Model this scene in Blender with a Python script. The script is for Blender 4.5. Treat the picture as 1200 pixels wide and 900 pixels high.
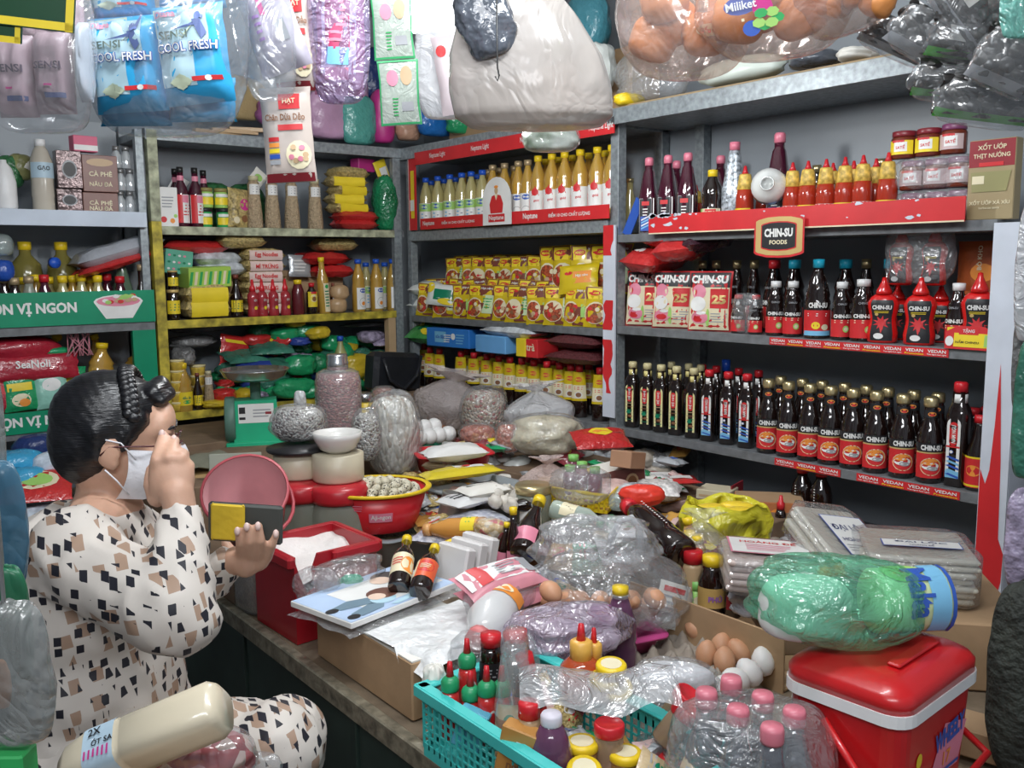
import bpy, math, random
from mathutils import Vector, Matrix, Euler, noise
PI=math.pi; sin=math.sin; cos=math.cos
V=Vector
for o in list(bpy.data.objects): bpy.data.objects.remove(o)
SC=bpy.context.scene; COL=SC.collection
# ---------------- camera (calibrated on the shelf lines of the photograph), eye height 1.5 m
PITCH,YAW,ROLL,FPX=math.radians(7.463),math.radians(38.607),math.radians(-.482),1077.2
FW=V((sin(YAW)*cos(PITCH),cos(YAW)*cos(PITCH),-sin(PITCH)))
_r=V((cos(YAW),-sin(YAW),0)); _u=_r.cross(FW)
RT=_r*cos(ROLL)+_u*sin(ROLL); UP=_u*cos(ROLL)-_r*sin(ROLL); EYE=V((0,0,1.5))
cd=bpy.data.cameras.new('camera'); cam=bpy.data.objects.new('camera',cd); COL.objects.link(cam)
cd.sensor_fit='HORIZONTAL'; cd.sensor_width=36; cd.lens=36*FPX/1200; cd.clip_start=.02
m=Matrix((RT,UP,-FW)).transposed().to_4x4(); m.translation=EYE; cam.matrix_world=m; SC.camera=cam
# ---------------- world, lamps, exposure
w=bpy.data.worlds.new('world'); SC.world=w; w.use_nodes=True
w.node_tree.nodes['Background'].inputs[0].default_value=(.72,.8,.9,1); w.node_tree.nodes['Background'].inputs[1].default_value=.25
def area(name,loc,size,power,col,tgt,sy=None):
    l=bpy.data.lights.new(name,'AREA'); l.energy=power; l.color=col; l.size=size
    if sy: l.shape='RECTANGLE'; l.size_y=sy
    o=bpy.data.objects.new(name,l); COL.objects.link(o); o.location=loc
    o.rotation_euler=(V(tgt)-V(loc)).to_track_quat('-Z','Y').to_euler(); return o
area('tube_light',(.75,.9,2.58),1.2,21,(.93,.97,1),(1.3,2,0),.12)
area('tube_light_aisle',(-.5,-.3,2.5),1.6,20,(.95,.97,1),(1.4,2.0,.6),.3)
SC.view_settings.view_transform='Standard'; SC.view_settings.look='None'; SC.view_settings.gamma=1
SC.view_settings.use_curve_mapping=False; SC.view_settings.exposure=.5
SC.cycles.transparent_max_bounces=16; SC.cycles.max_bounces=7; SC.cycles.use_denoising=True; SC.cycles.caustics_reflective=False; SC.cycles.caustics_refractive=False
# ---------------- pixel helpers: photograph pixel -> point on a known plane
def ray(px,py): return FW+RT*((px-600)/FPX)-UP*((py-450)/FPX)
def on(px,py,ax,val):
    d=ray(px,py); return EYE+d*((val-EYE[ax])/d[ax])
def atz(px,py,z): return on(px,py,2,z)
def atd(px,py,dist): return EYE+ray(px,py)*dist
def yat(px,X,z):
    k=FW*(px-600)-RT*FPX; return -(k[0]*X+k[2]*(z-1.5))/k[1]
def xat(px,Y,z):
    k=FW*(px-600)-RT*FPX; return -(k[1]*Y+k[2]*(z-1.5))/k[0]
def dep(p): return (V(p)-EYE).dot(FW)
def pxm(p,n): return n*dep(p)/FPX      # n photo pixels as metres at point p
# ---------------- materials
MATS={}
def mat(name,col,rough=.5,metal=0,tr=0,bump=0,bs=40,var=.12,vs=8,spec=.5,emit=0,sub=0,coat=0,col2=None):
    """tr>0: share of light let straight through (thin film, tinted glass)"""
    if name in MATS: return MATS[name]
    m=bpy.data.materials.new(name); m.use_nodes=True; nt=m.node_tree; N=nt.nodes; L=nt.links
    b=N['Principled BSDF']; out=N['Material Output']
    b.inputs['Roughness'].default_value=rough; b.inputs['Metallic'].default_value=metal
    b.inputs['Specular IOR Level'].default_value=spec; b.inputs['Coat Weight'].default_value=coat
    if sub: b.inputs['Subsurface Weight'].default_value=sub; b.inputs['Subsurface Scale'].default_value=.01
    tc=N.new('ShaderNodeTexCoord'); n=N.new('ShaderNodeTexNoise'); n.inputs['Scale'].default_value=vs; n.inputs['Detail'].default_value=3
    L.new(tc.outputs['Object'],n.inputs['Vector'])
    r=N.new('ShaderNodeValToRGB'); r.color_ramp.elements[0].position=.3; r.color_ramp.elements[1].position=.7
    c0=[max(0,c*(1-var)) for c in col[:3]]; c1=col2 or [min(1,c*(1+var*.6)) for c in col[:3]]
    r.color_ramp.elements[0].color=(*c0,1); r.color_ramp.elements[1].color=(*c1[:3],1)
    L.new(n.outputs[0],r.inputs[0]); L.new(r.outputs[0],b.inputs['Base Color'])
    if emit: b.inputs['Emission Color'].default_value=(*col[:3],1); b.inputs['Emission Strength'].default_value=emit
    if bump and tr:
        n2=N.new('ShaderNodeTexNoise'); n2.inputs['Scale'].default_value=bs*.55; n2.inputs['Detail'].default_value=3; n2.inputs['Distortion'].default_value=1.5
        L.new(tc.outputs['Object'],n2.inputs['Vector'])
        s1=N.new('ShaderNodeMath'); s1.operation='SUBTRACT'; s1.inputs[1].default_value=.5; L.new(n2.outputs[0],s1.inputs[0])
        s2=N.new('ShaderNodeMath'); s2.operation='ABSOLUTE'; L.new(s1.outputs[0],s2.inputs[0])
        bp=N.new('ShaderNodeBump'); bp.inputs['Strength'].default_value=bump*.9; bp.inputs['Distance'].default_value=.03
        L.new(s2.outputs[0],bp.inputs['Height']); L.new(bp.outputs[0],b.inputs['Normal'])
    elif bump:
        n2=N.new('ShaderNodeTexNoise'); n2.inputs['Scale'].default_value=bs; n2.inputs['Detail'].default_value=2
        L.new(tc.outputs['Object'],n2.inputs['Vector'])
        bp=N.new('ShaderNodeBump'); bp.inputs['Strength'].default_value=bump; bp.inputs['Distance'].default_value=.01
        L.new(n2.outputs[0],bp.inputs['Height']); L.new(bp.outputs[0],b.inputs['Normal'])
    if tr:
        t=N.new('ShaderNodeBsdfTransparent'); t.inputs[0].default_value=(*(col[:3] if 'oil' in name else [min(1,.35+.65*c) for c in col[:3]]),1)
        mx=N.new('ShaderNodeMixShader'); lw=N.new('ShaderNodeLayerWeight'); lw.inputs[0].default_value=.35
        mr=N.new('ShaderNodeMapRange'); mr.inputs[3].default_value=1-tr; mr.inputs[4].default_value=min(1,1.25-tr*.55)
        if bump:
            L.new(bp.outputs[0],lw.inputs[1])
        if tr>=.6: # thin clear film: gloss on top of see-through, only a breath of haze
            gl=N.new('ShaderNodeBsdfGlossy'); gl.inputs['Roughness'].default_value=max(rough,.1); gl.inputs['Color'].default_value=(1,1,1,1); m2=N.new('ShaderNodeMixShader'); m3=N.new('ShaderNodeMixShader')
            if bump: L.new(bp.outputs[0],gl.inputs['Normal'])
            m2.inputs[0].default_value=(1-tr)*1.35; L.new(t.outputs[0],m2.inputs[1]); L.new(b.outputs[0],m2.inputs[2])
            pw=N.new('ShaderNodeMath'); pw.operation='POWER'; pw.inputs[1].default_value=2.2; L.new(lw.outputs['Facing'],pw.inputs[0]); mr.inputs[3].default_value=.07; mr.inputs[4].default_value=.6
            L.new(pw.outputs[0],mr.inputs[0]); L.new(mr.outputs[0],m3.inputs[0]); L.new(m2.outputs[0],m3.inputs[1]); L.new(gl.outputs[0],m3.inputs[2]); L.new(m3.outputs[0],out.inputs[0]); MATS[name]=m; return m
        L.new(lw.outputs['Facing'],mr.inputs[0])
        L.new(mr.outputs[0],mx.inputs[0]); L.new(t.outputs[0],mx.inputs[1]); L.new(b.outputs[0],mx.inputs[2]); L.new(mx.outputs[0],out.inputs[0])
    MATS[name]=m; return m
def K(name,col,rough=.45,**k): return mat(name,col,rough,**k)
WHITE=K('white_print',(.8,.8,.78)); BLACK=K('black_print',(.015,.015,.018)); RED=K('red_print',(.62,.025,.03)); DRED=K('dark_red_print',(.28,.02,.03))
YEL=K('yellow_print',(.85,.65,.03)); GREEN=K('green_print',(.03,.38,.1)); DGREEN=K('dark_green_print',(.0,.2,.1)); LGREEN=K('light_green_print',(.35,.62,.15))
BLUE=K('blue_print',(.03,.1,.45)); LBLUE=K('light_blue_print',(.2,.5,.75)); CREAM=K('cream_print',(.78,.7,.48)); PINK=K('pink_print',(.75,.25,.35))
ORANGE=K('orange_print',(.85,.3,.05)); BROWN=K('brown_print',(.25,.11,.05)); GOLD=K('gold_print',(.7,.5,.2),.35,metal=.3); GREY=K('grey_print',(.35,.36,.38)); MAG=K('magenta_print',(.6,.03,.25)); VIO=K('violet_print',(.3,.12,.45)); TAN=K('tan_print',(.55,.38,.22))
SAUCE=K('dark_sauce_glass',(.012,.005,.004),.06,spec=.8,coat=.6); PURP=K('purple_sauce_glass',(.06,.006,.02),.07,spec=.8,coat=.5)
CHILI=K('chili_sauce',(.42,.035,.015),.12,coat=.5); REDPL=K('red_plastic',(.62,.02,.03),.3); YELPL=K('yellow_plastic',(.85,.6,.02),.35); GRNPL=K('green_plastic',(.02,.3,.12),.35)
GOLDCAP=K('gold_cap_metal',(.7,.58,.32),.28,metal=.85); WHITEPL=K('white_plastic',(.8,.8,.8),.35); BLUEPL=K('blue_plastic',(.02,.1,.55),.35); CYANPL=K('cyan_plastic',(.02,.45,.65),.35)
OIL=K('cooking_oil',(.85,.55,.1),.08,tr=.62,coat=.4); OILG=K('pale_oil',(.82,.74,.35),.08,tr=.64,coat=.4); CLEAR=K('clear_plastic',(.85,.88,.88),.1,tr=.85,spec=.8)
GLASS=K('clear_glass',(.8,.9,.88),.05,tr=.8,spec=.9); FILM=K('clear_film',(.86,.88,.9),.14,tr=.9,bump=.7,bs=36,spec=1); FILMH=K('hanging_clear_film',(.86,.88,.9),.14,tr=.92,bump=.45,bs=16,spec=1); FILM2=K('cloudy_film',(.8,.81,.83),.2,tr=.62,bump=.8,bs=28,spec=.7)
GALV=K('galvanised_metal',(.3,.335,.355),.42,metal=.35,var=.3,vs=60,bump=.1); STEEL=K('steel',(.65,.66,.68),.22,metal=.95)
CARD=K('cardboard',(.42,.27,.15),.85,var=.15,bump=.15,bs=25); PAPER=K('paper',(.78,.76,.7),.8,bump=.2,bs=20)
# ---------------- mesh accumulator
TX={}
def textmesh(s,bold=.02):
    k=(s,bold)
    if k in TX: return TX[k]
    c=bpy.data.curves.new('t','FONT'); c.body=s; c.size=1; c.resolution_u=2; c.offset=bold; c.fill_mode='FRONT'; c.space_line=.9
    o=bpy.data.objects.new('t',c); me=o.to_mesh(); vs=[v.co.copy() for v in me.vertices]; fs=[tuple(p.vertices) for p in me.polygons]; o.to_mesh_clear()
    bpy.data.objects.remove(o); bpy.data.curves.remove(c)
    x0=min(v.x for v in vs); x1=max(v.x for v in vs); y0=min(v.y for v in vs); y1=max(v.y for v in vs)
    TX[k]=([((v.x-x0)/(x1-x0)-.5,(v.y-y0)/(y1-y0)-.5) for v in vs],fs,(x1-x0)/(y1-y0)); return TX[k]
def flat(u,v,o): return V((u,-o,v))
def cyl(r,fn=None):
    def s(u,v,o):
        rr=(fn(v) if fn else r); a=u/rr; return V(((rr+o)*sin(a),-(rr+o)*cos(a),v))
    return s
def onbox(d): return lambda u,v,o: V((u,-d/2-o,v))
def ontop(z): return lambda u,v,o: V((u,v,z+o))
class G:
    def __init__(s): s.v=[];s.f=[];s.m=[];s.s=[];s.ms=[]
    def add(s,vs,fs,mt,smooth=False,M=None):
        if mt not in s.ms: s.ms.append(mt)
        i=s.ms.index(mt); b=len(s.v)
        s.v+=[tuple(M@V(v)) if M else tuple(v) for v in vs]
        for f in fs: s.f.append(tuple(b+k for k in f)); s.m.append(i); s.s.append(smooth)
        return s
    def box(s,c,d,mt,M=None,bev=0):
        x,y,z=[q/2 for q in d]; cx,cy,cz=c
        if not bev:
            vs=[(cx+a*x,cy+b*y,cz+e*z) for a in(-1,1) for b in(-1,1) for e in(-1,1)]
            return s.add(vs,[(0,1,3,2),(4,6,7,5),(0,4,5,1),(2,3,7,6),(0,2,6,4),(1,5,7,3)],mt,False,M)
        e=bev; vs=[];R=lambda X,Y:[(X-e,-Y),(X,-Y+e),(X,Y-e),(X-e,Y),(-X+e,Y),(-X,Y-e),(-X,-Y+e),(-X+e,-Y)]
        for zz,k in((-z,e),(-z+e,0),(z-e,0),(z,e)):
            vs+=[(cx+a,cy+b,cz+zz) for a,b in R(x-k,y-k)]
        fs=[tuple(range(7,-1,-1)),tuple(range(24,32))]
        for r in range(3): fs+=[(r*8+i,r*8+(i+1)%8,r*8+8+(i+1)%8,r*8+8+i) for i in range(8)]
        return s.add(vs,fs,mt,False,M)
    def lathe(s,prof,mt,n=16,c=(0,0,0),M=None,sq=2,sx=1,sy=1,smooth=True,ends=True):
        vs=[];fs=[]
        for r,z in prof:
            for i in range(n):
                a=2*PI*(i+.5)/n; ca,sa=cos(a),sin(a)
                q=1 if sq==2 else 1/((abs(ca)**sq+abs(sa)**sq)**(1/sq))
                vs.append((c[0]+r*q*ca*sx,c[1]+r*q*sa*sy,c[2]+z))
        for j in range(len(prof)-1):
            for i in range(n): fs.append((j*n+i,j*n+(i+1)%n,j*n+n+(i+1)%n,j*n+n+i))
        if ends and prof[0][0]>1e-5: fs.append(tuple(range(n-1,-1,-1)))
        if ends==True and prof[-1][0]>1e-5: fs.append(tuple((len(prof)-1)*n+i for i in range(n)))
        return s.add(vs,fs,mt,smooth,M)
    def tube(s,pts,r,mt,n=6,M=None,taper=None):
        vs=[];fs=[];pts=[V(p) for p in pts]
        for i,p in enumerate(pts):
            t=(pts[min(i+1,len(pts)-1)]-pts[max(i-1,0)]).normalized()
            a=t.orthogonal().normalized() if i==0 else (a-t*a.dot(t)).normalized(); b=t.cross(a)
            rr=r[i] if isinstance(r,(list,tuple)) else r
            vs+=[p+a*rr*cos(2*PI*k/n)+b*rr*sin(2*PI*k/n) for k in range(n)]
        for j in range(len(pts)-1):
            for i in range(n): fs.append((j*n+i,j*n+(i+1)%n,j*n+n+(i+1)%n,j*n+n+i))
        fs.append(tuple(range(n-1,-1,-1))); fs.append(tuple((len(pts)-1)*n+i for i in range(n)))
        return s.add(vs,fs,mt,True,M)
    def grid(s,fn,nu,nv,mt,smooth=True,M=None,wrap=False):
        vs=[fn(i/nu,j/nv) for j in range(nv+1) for i in range(nu+1)]
        fs=[(j*(nu+1)+i,j*(nu+1)+i+1,(j+1)*(nu+1)+i+1,(j+1)*(nu+1)+i) for j in range(nv) for i in range(nu)]
        return s.add(vs,fs,mt,smooth,M)
    def rect(s,sf,cu,cv,w,h,mt,off=.0006,nu=4,nv=2,sk=0):
        return s.grid(lambda a,b: sf(cu+(a-.5)*w+(b-.5)*sk,cv+(b-.5)*h,off),nu,nv,mt)
    def ell(s,sf,cu,cv,w,h,mt,off=.0009,n=14):
        vs=[sf(cu,cv,off)]+[sf(cu+w/2*cos(2*PI*i/n),cv+h/2*sin(2*PI*i/n),off) for i in range(n)]
        return s.add(vs,[(0,1+i,1+(i+1)%n) for i in range(n)],mt,True)
    def poly(s,sf,pts,mt,off=.0012):
        return s.add([sf(u,v,off) for u,v in pts],[tuple(range(len(pts)))],mt)
    def text(s,sf,t,cu,cv,h,mt,w=None,off=.0016,rot=0,bold=.02):
        vs,fs,asp=textmesh(t,bold); w=w or h*asp; c,sn=cos(rot),sin(rot)
        return s.add([sf(cu+x*w*c-y*h*sn,cv+x*w*sn+y*h*c,off) for x,y in vs],fs,mt)
    def lines(s,sf,cu,cv,w,h,n,mt,off=.0014,seed=0):
        R=random.Random(seed)
        for i in range(n):
            ww=w*R.uniform(.7,1); s.rect(sf,cu-(w-ww)/2,cv+h/2-h*(i+.5)/n,ww,h/n*.4,mt,off,2,1)
        return s
    def mesh(s,name):
        me=bpy.data.meshes.new(name); me.from_pydata(s.v,[],s.f)
        for m in s.ms: me.materials.append(m)
        me.polygons.foreach_set('material_index',s.m); me.polygons.foreach_set('use_smooth',s.s); me.update(); return me
def obj(name,me,parent=None,loc=(0,0,0),rot=(0,0,0),sc=None):
    if isinstance(me,G): me=me.mesh(name)
    o=bpy.data.objects.new(name,me); COL.objects.link(o); o.location=loc; o.rotation_euler=rot
    if sc: o.scale=sc
    if parent: o.parent=parent
    return o
def tag(o,label,cat,group=None,kind=None):
    if label: o['label']=label
    if cat: o['category']=cat
    if group: o['group']=group
    if kind: o['kind']=kind
    return o
def struct(name,g,loc=(0,0,0),rot=(0,0,0)):
    o=obj(name,g,None,loc,rot); o['kind']='structure'; return o
def spawn(spec,name,label,cat,loc,rot=(0,0,0),group=None,sc=None):
    """spec: one mesh, or a list of (part name, mesh, [sub-parts]) -> a thing with its parts"""
    if not isinstance(rot,(tuple,list,Euler)): rot=(0,0,rot)
    if isinstance(spec,G): spec=spec.mesh(name)
    if isinstance(spec,bpy.types.Mesh): return tag(obj(name,spec,None,loc,rot,sc),label,cat,group)
    e=bpy.data.objects.new(name,None); COL.objects.link(e); e.location=loc; e.rotation_euler=rot; e.empty_display_size=.02
    if sc: e.scale=sc
    tag(e,label,cat,group)
    for p in spec:
        c=obj(p[0],p[1],e)
        if len(p)>2:
            for q in p[2]: obj(q[0],q[1],c)
    return e
ORD=['first','second','third','fourth','fifth','sixth','seventh','eighth','ninth','tenth','eleventh','twelfth','thirteenth','fourteenth','fifteenth','sixteenth','seventeenth','eighteenth','nineteenth','twentieth','twenty-first','twenty-second','twenty-third','twenty-fourth']
def sp(*parts): # finish G's into meshes once so copies share them
    return [(p[0],p[1].mesh(p[0]) if isinstance(p[1],G) else p[1]) + (([(q[0],q[1].mesh(q[0]) if isinstance(q[1],G) else q[1]) for q in p[2]],) if len(p)>2 else ()) for p in parts]
RS,RB=-PI/2,0   # facing of goods on the right-hand wall and on the back wall
def nz(x,y,z,s=1,seed=0): return noise.noise(V((x*s+seed*7.3,y*s-seed*3.1,z*s+seed)))
# ---------------- generic goods
def bottle(prof,bm,cap,cm,label=None,n=14,sq=2,sx=1,sy=1,extra=()):
    b=G().lathe(prof,bm,n,sq=sq,sx=sx,sy=sy); c=cap if isinstance(cap,G) else G().lathe(cap,cm,12)
    ps=[('bottle_body',b),('cap',c)]
    if label: ps.append(('label_print',label))
    return sp(*ps,*extra)
def pillow(w,h,t,mt,seed=0,crimp=.06,nu=10,nv=12,back=None,wr=1.0,puff=4):
    """sealed pouch standing on its lower edge, front towards -Y; returns G and front surface"""
    def dpt(a,b):
        e=(1-abs(a)**puff)*(1-abs(b)**puff); e=max(e,0)**.6
        return t/2*e+ wr*.12*t*nz(a*1.6,b*1.6,0,1.7,seed)*min(1,e*2.5)
    def edge(a,b): return w/2*a*(1-.05*(1-abs(b)**3)) + wr*.03*w*nz(b*2,seed,0)*abs(a)
    def sf(u,v,o): a=max(-1,min(1,u/(w/2))); b=max(-1,min(1,(v-h/2)/(h/2))); return V((edge(a,b),-dpt(a,b)-o,v))
    g=G(); g.grid(lambda i,j: sf((i-.5)*w,j*h,0),nu,nv,mt)
    g.grid(lambda i,j:(lambda p:V((p.x,-p.y*.9+.0005,p.z)))(sf((.5-i)*w,j*h,0)),nu,nv,back or mt)
    return g,sf
def bagmesh(rx,ry,h,mt,seed=0,neck=.0,nu=36,nv=22,wr=.10,flare=.25,flatb=.5,sag=0,ruffle=True):
    """soft plastic bag: bulging body, creased, gathered at the top when neck>0"""
    def fn(i,j):
        a=2*PI*i
        if neck>0 and j>.8:
            k=(j-.8)/.2; r=neck+(flare*k**1.5*(1+.5*sin(a*5+seed)*k) if ruffle else 0); z=h*(.84+.16*k)+.02*h*sin(a*3+seed)*k
            return V((rx*r*cos(a),ry*r*sin(a),z))
        t=j/.8 if neck>0 else j
        ph=t*PI*(.94 if neck>0 else 1); r=max(0,sin(ph))**flatb
        if neck>0 and t>.6: r=r*(1-(t-.6)/.4)+neck*(t-.6)/.4
        z=h*.5*(1-cos(ph))*(.84 if neck>0 else 1)/(1 if neck<=0 else .985)
        x,y=cos(a),sin(a)
        d=1+wr*(nz(x*1.5,y*1.5,z/h*3,1.3,seed)*1.2+.8*(.5-abs(nz(x*3,y*3,z/h*2.5,1.6,seed+5)))*2*.6)
        if neck>0: d+=wr*.7*sin(a*9+seed+2*nz(x,y,0,2,seed))*max(0,t-.35)
        return V((rx*r*x*d,ry*r*y*d,z*(1 if t<.1 else 1+wr*.5*nz(x*2,y*2,1,1,seed))))
    g=G(); g.grid(fn,nu,nv,mt); return g
def drape(w,d,mt,seed=0,hz=.01,nu=14,nv=10,tilt=0,edge=.2):
    g=G(); g.grid(lambda i,j:V(((i-.5)*w*(1+.06*nz(j*3,seed,0)),(j-.5)*d*(1+.06*nz(i*3,seed,1)),hz*(.6+1.2*nz(i*3,j*3,0,1,seed))+hz*.4)),nu,nv,mt); return g
def carton(w,d,h,mt,top=None,bev=.002):
    g=G(); g.box((0,0,h/2),(w,d,h),mt,bev=bev)
    if top: g.box((0,0,h+.0004),(w*.98,d*.98,.0008),top)
    return g,onbox(d)
# ================= setting
def wb(g,x0,x1,y0,y1,z0,z1,mt,bev=0): return g.box(((x0+x1)/2,(y0+y1)/2,(z0+z1)/2),(x1-x0,y1-y0,z1-z0),mt,bev=bev)
WALL=K('wall_paint',(.3,.33,.36),.8,var=.2,vs=2); FLOORM=K('floor_concrete',(.1,.09,.085),.8,var=.3,vs=3,bump=.2); CEIL=K('ceiling_paint',(.6,.62,.62),.9)
struct('floor',wb(G(),-1.3,2.9,-.8,4.4,-.05,0,FLOORM)); struct('ceiling',wb(G(),-1.3,2.9,-.8,4.4,2.75,2.8,CEIL))
struct('wall_right',wb(G(),2.8,2.9,-.8,4.4,0,2.75,WALL)); struct('wall_back',wb(G(),-1.3,2.8,4.25,4.4,0,2.75,WALL)); struct('wall_left',wb(G(),-1.3,-1.2,-.8,4.25,0,2.75,WALL))
tg=G(); tg.lathe([(.018,-.6),(.018,.6)],K('tube_lamp_glow',(1,1,1),emit=3),12,M=Matrix.Rotation(PI/2,4,'Y')); tf=G().box((0,0,.035),(1.26,.05,.03),WHITEPL)
spawn(sp(('housing',tf),('tube',tg)),'tube_lamp','white fluorescent tube lamp fixed under the ceiling above the counter','lamp',(.75,.9,2.67))
# ================= shelf racks
PANEL=K('grey_painted_sheet',(.28,.31,.34),.42,var=.12,vs=3); BOARD=K('grey_shelf_board',(.16,.17,.18),.55,var=.3,vs=30); YPAINT=K('chipped_yellow_paint',(.6,.48,.05),.6,var=.75,vs=22,col2=(.7,.56,.06))
PALEP=K('chipped_pale_paint',(.42,.44,.3),.6,var=.6,vs=26); GRN=K('green_board',(.0,.26,.13),.4); LPAINT=K('white_blue_paint',(.55,.62,.72),.5,var=.1); STRIPW=K('white_strip_paint',(.62,.66,.74),.4)
def rack(name,label,base,panels,boards,posts,extra=()):
    e=bpy.data.objects.new(name,None); COL.objects.link(e); e.location=base; tag(e,label,'shelf'); b=V(base)
    def mk(n,bx,mt,lab=None,bev=.001):
        c=V(((bx[0]+bx[1])/2,(bx[2]+bx[3])/2,(bx[4]+bx[5])/2)); g=G().box((0,0,0),(bx[1]-bx[0],bx[3]-bx[2],bx[5]-bx[4]),mt,bev=bev)
        o=obj(n,g,e,c-b); 
        if lab: o['label']=lab
        return o
    for p in panels: mk('back_panel',p[0],p[1])
    for p in boards: mk('shelf_board',p[0],p[1])
    for p in posts: mk('post',p[0],p[1])
    return e,mk
# right rack
CZ=.65
ZR=[.895,1.27,1.60,2.03]
rk,mk=rack('metal_shelf_rack','tall grey metal shelf rack full of dark sauce bottles on the right wall',(2.58,1.72,0),
  [((2.735,2.745,1.0,2.45,.3,2.1),PANEL)],
  [((2.4,2.735,1.06,2.40,z-.028,z),BOARD) for z in ZR[:3]]+[((2.38,2.735,.9,2.42,1.995,2.035),GALV)],
  [((2.405,2.445,2.39,2.43,0,2.03),GALV),((2.69,2.73,2.24,2.28,.3,2.0),GALV),((2.69,2.73,1.04,1.08,.3,2.0),GALV)])
mk('rim',(2.372,2.38,.9,2.42,1.985,2.04),GALV)
def strip(x,y0,y1,z0,z1,mt,nm,th=.004):  # flat board on the shelf edge facing the shop; local origin at its centre
    c=((x),(y0+y1)/2,(z0+z1)/2); g=G().box((0,0,0),(y1-y0,th,z1-z0),mt); return g,c,(lambda u,v,o:V((u,-th/2-o,v)))
def addl(nm,g,par,base,c,rz=RS): 
    return obj(nm,g,par,V(c)-V(base),(0,0,rz))
B=(2.58,1.72,0)
g,c,sf=strip(2.372,1.127,2.208,1.596,1.66,RED,'b')
g.rect(sf,0,-.030,1.08,.004,CREAM)
R=random.Random(4)
for k in range(26):
    u=R.choice([R.uniform(-.53,-.4),R.uniform(-.5,.5)]); a=R.uniform(.003,.009)*(2 if u<-.45 else 1); v=R.choice([R.uniform(-.02,.03),.028]); g.poly(sf,[(u+a*cos(t)*1.8*R.uniform(.5,1),v+a*sin(t)*R.uniform(.3,1)) for t in (0,1,2,3,4,5)],STRIPW)
rb=addl('red_banner',g,rk,B,c)
g=G(); 
def shield(w,h,q=.12): 
    return [(w/2*x,h/2*y) for x,y in [(-1,-.8),(-.9,-1+q),(-.5,-1.0),(0,-1.03),(.5,-1.0),(.9,-1+q),(1,-.8),(1,.8),(.9,1-q),(.5,1),(0,1.03),(-.5,1),(-.9,1-q),(-1,.8)]]
g.poly(flat,shield(.176,.125),RED,.006); g.poly(flat,shield(.164,.112),GOLD,.0065); g.poly(flat,shield(.125,.085),RED,.007); g.poly(flat,shield(.118,.078),BLACK,.0075)
g.box((0,-.0025,0),(.15,.005,.1),RED)
g.text(flat,'CHIN-SU',0,.01,.026,WHITE,w=.1,off=.008,bold=.05); g.text(flat,'FOODS',0,-.018,.013,CREAM,w=.062,off=.008,bold=.03)
y=yat(913,2.36,1.6); addl('brand_badge',g,rk,B,(2.365,y,1.575))
# vedan price strips on the shelf edges
def vstrip(px0,px1,z,n,peel=0):
    y0,y1=yat(px1,2.398,z),yat(px0,2.398,z); g,c,sf=strip(2.398,y0,y1,z-.021,z+.001,RED,'v',.002); w=(y1-y0)/n
    for i in range(n):
        u=-(y1-y0)/2+w*(i+.5); g.text(sf,'VEDAN',u,.003,.0085,WHITE,w=w*.8)
        g.text(sf,'Promotion' if i%2 else 'Vua ngon bot ngot',u,-.006,.005,YEL if i%2 else WHITE,w=w*.85)
    addl('price_strip',g,rk,B,c)
vstrip(902,1112,1.27-.004,9); vstrip(908,985,.895-.004,3); vstrip(1004,1125,.895-.004,4)
# red and white peeling strips on the posts
def peel(nm,x,y0,y1,z0,z1,seed,par,base,red=.5,lab=None,shape=None):
    g,c,sf=strip(x,y0,y1,z0,z1,STRIPW,nm,.006); w=y1-y0; h=z1-z0; R=random.Random(seed)
    if shape:
        for s in shape: g.poly(sf,[(a*w/2,(b-.5)*h) for a,b in s],RED)
    else:
        n=40; L=[];Rr=[]
        for i in range(n):
            v=-h/2+h*i/(n-1); a=-.49+.5*max(0,nz(i*.35,0,0,1,seed)+.1); b=.35-.6*max(0,nz(i*.3,3,0,1.3,seed+2)); L.append((a*w,v)); Rr.append((b*w,v))
        for i in range(n-1):
            if nz(i*.22,9,0,1,seed)>-.18: g.poly(sf,[L[i],Rr[i],Rr[i+1],L[i+1]],RED)
    o=addl(nm,g,par,base,c)
    if lab:o['label']=lab
peel('post_strip',2.39,2.385,2.447,.93,1.635,3,rk,B,lab='white strip with peeling red paper')
g=G(); mk('post',(2.38,2.74,.985,1.055,0,1.59),STRIPW)
peel('post_strip',2.376,.985,1.055,.35,1.59,5,rk,B,lab='white post face with red lower half',shape=[[(-.95,0),(.95,0),(.95,.17),(.5,.21),(.95,.27),(1,.33),(.6,.36),(.45,.52),(.3,.6),(.05,.72),(-.1,.6),(-.3,.5),(-.55,.47),(-.95,.5)]])
mk('shelf_board',(2.396,2.735,1.06,2.43,CZ-.03,CZ),BOARD)
# middle rack
ZM=[.895,1.255,1.66,2.0]
BM=(2.58,3.1,0)
rm,mk=rack('metal_shelf_rack','grey metal shelf rack of oil bottles and yellow seasoning packets in the room corner',BM,
  [((2.735,2.745,2.45,4.2,.3,2.1),PANEL)],
  [((2.4,2.735,2.44,3.78,z-.028,z),BOARD) for z in ZM[:2]]+[((2.4,2.735,2.44,3.78,1.61,1.655),GALV),((2.38,2.735,2.44,3.84,1.99,2.045),GALV)],
  [((2.405,2.44,3.775,3.81,0,2.03),GALV),((2.69,2.73,2.44,2.48,.3,2.0),GALV)])
mk('shelf_board',(2.396,2.735,2.45,3.8,CZ-.03,CZ),BOARD)
y0,y1=yat(721,2.378,1.96),yat(487,2.378,1.97)
g,c,sf=strip(2.374,y0,y1,1.955,2.012,RED,'b')
for px in (513,563,622,705): g.text(sf,'Neptune Light',c[1]-yat(px,2.374,1.98),0,.028,WHITE,w=.125,bold=.01)
addl('top_banner',g,rm,BM,c)
y0,y1=yat(714,2.385,1.67),yat(493,2.385,1.67)
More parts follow.
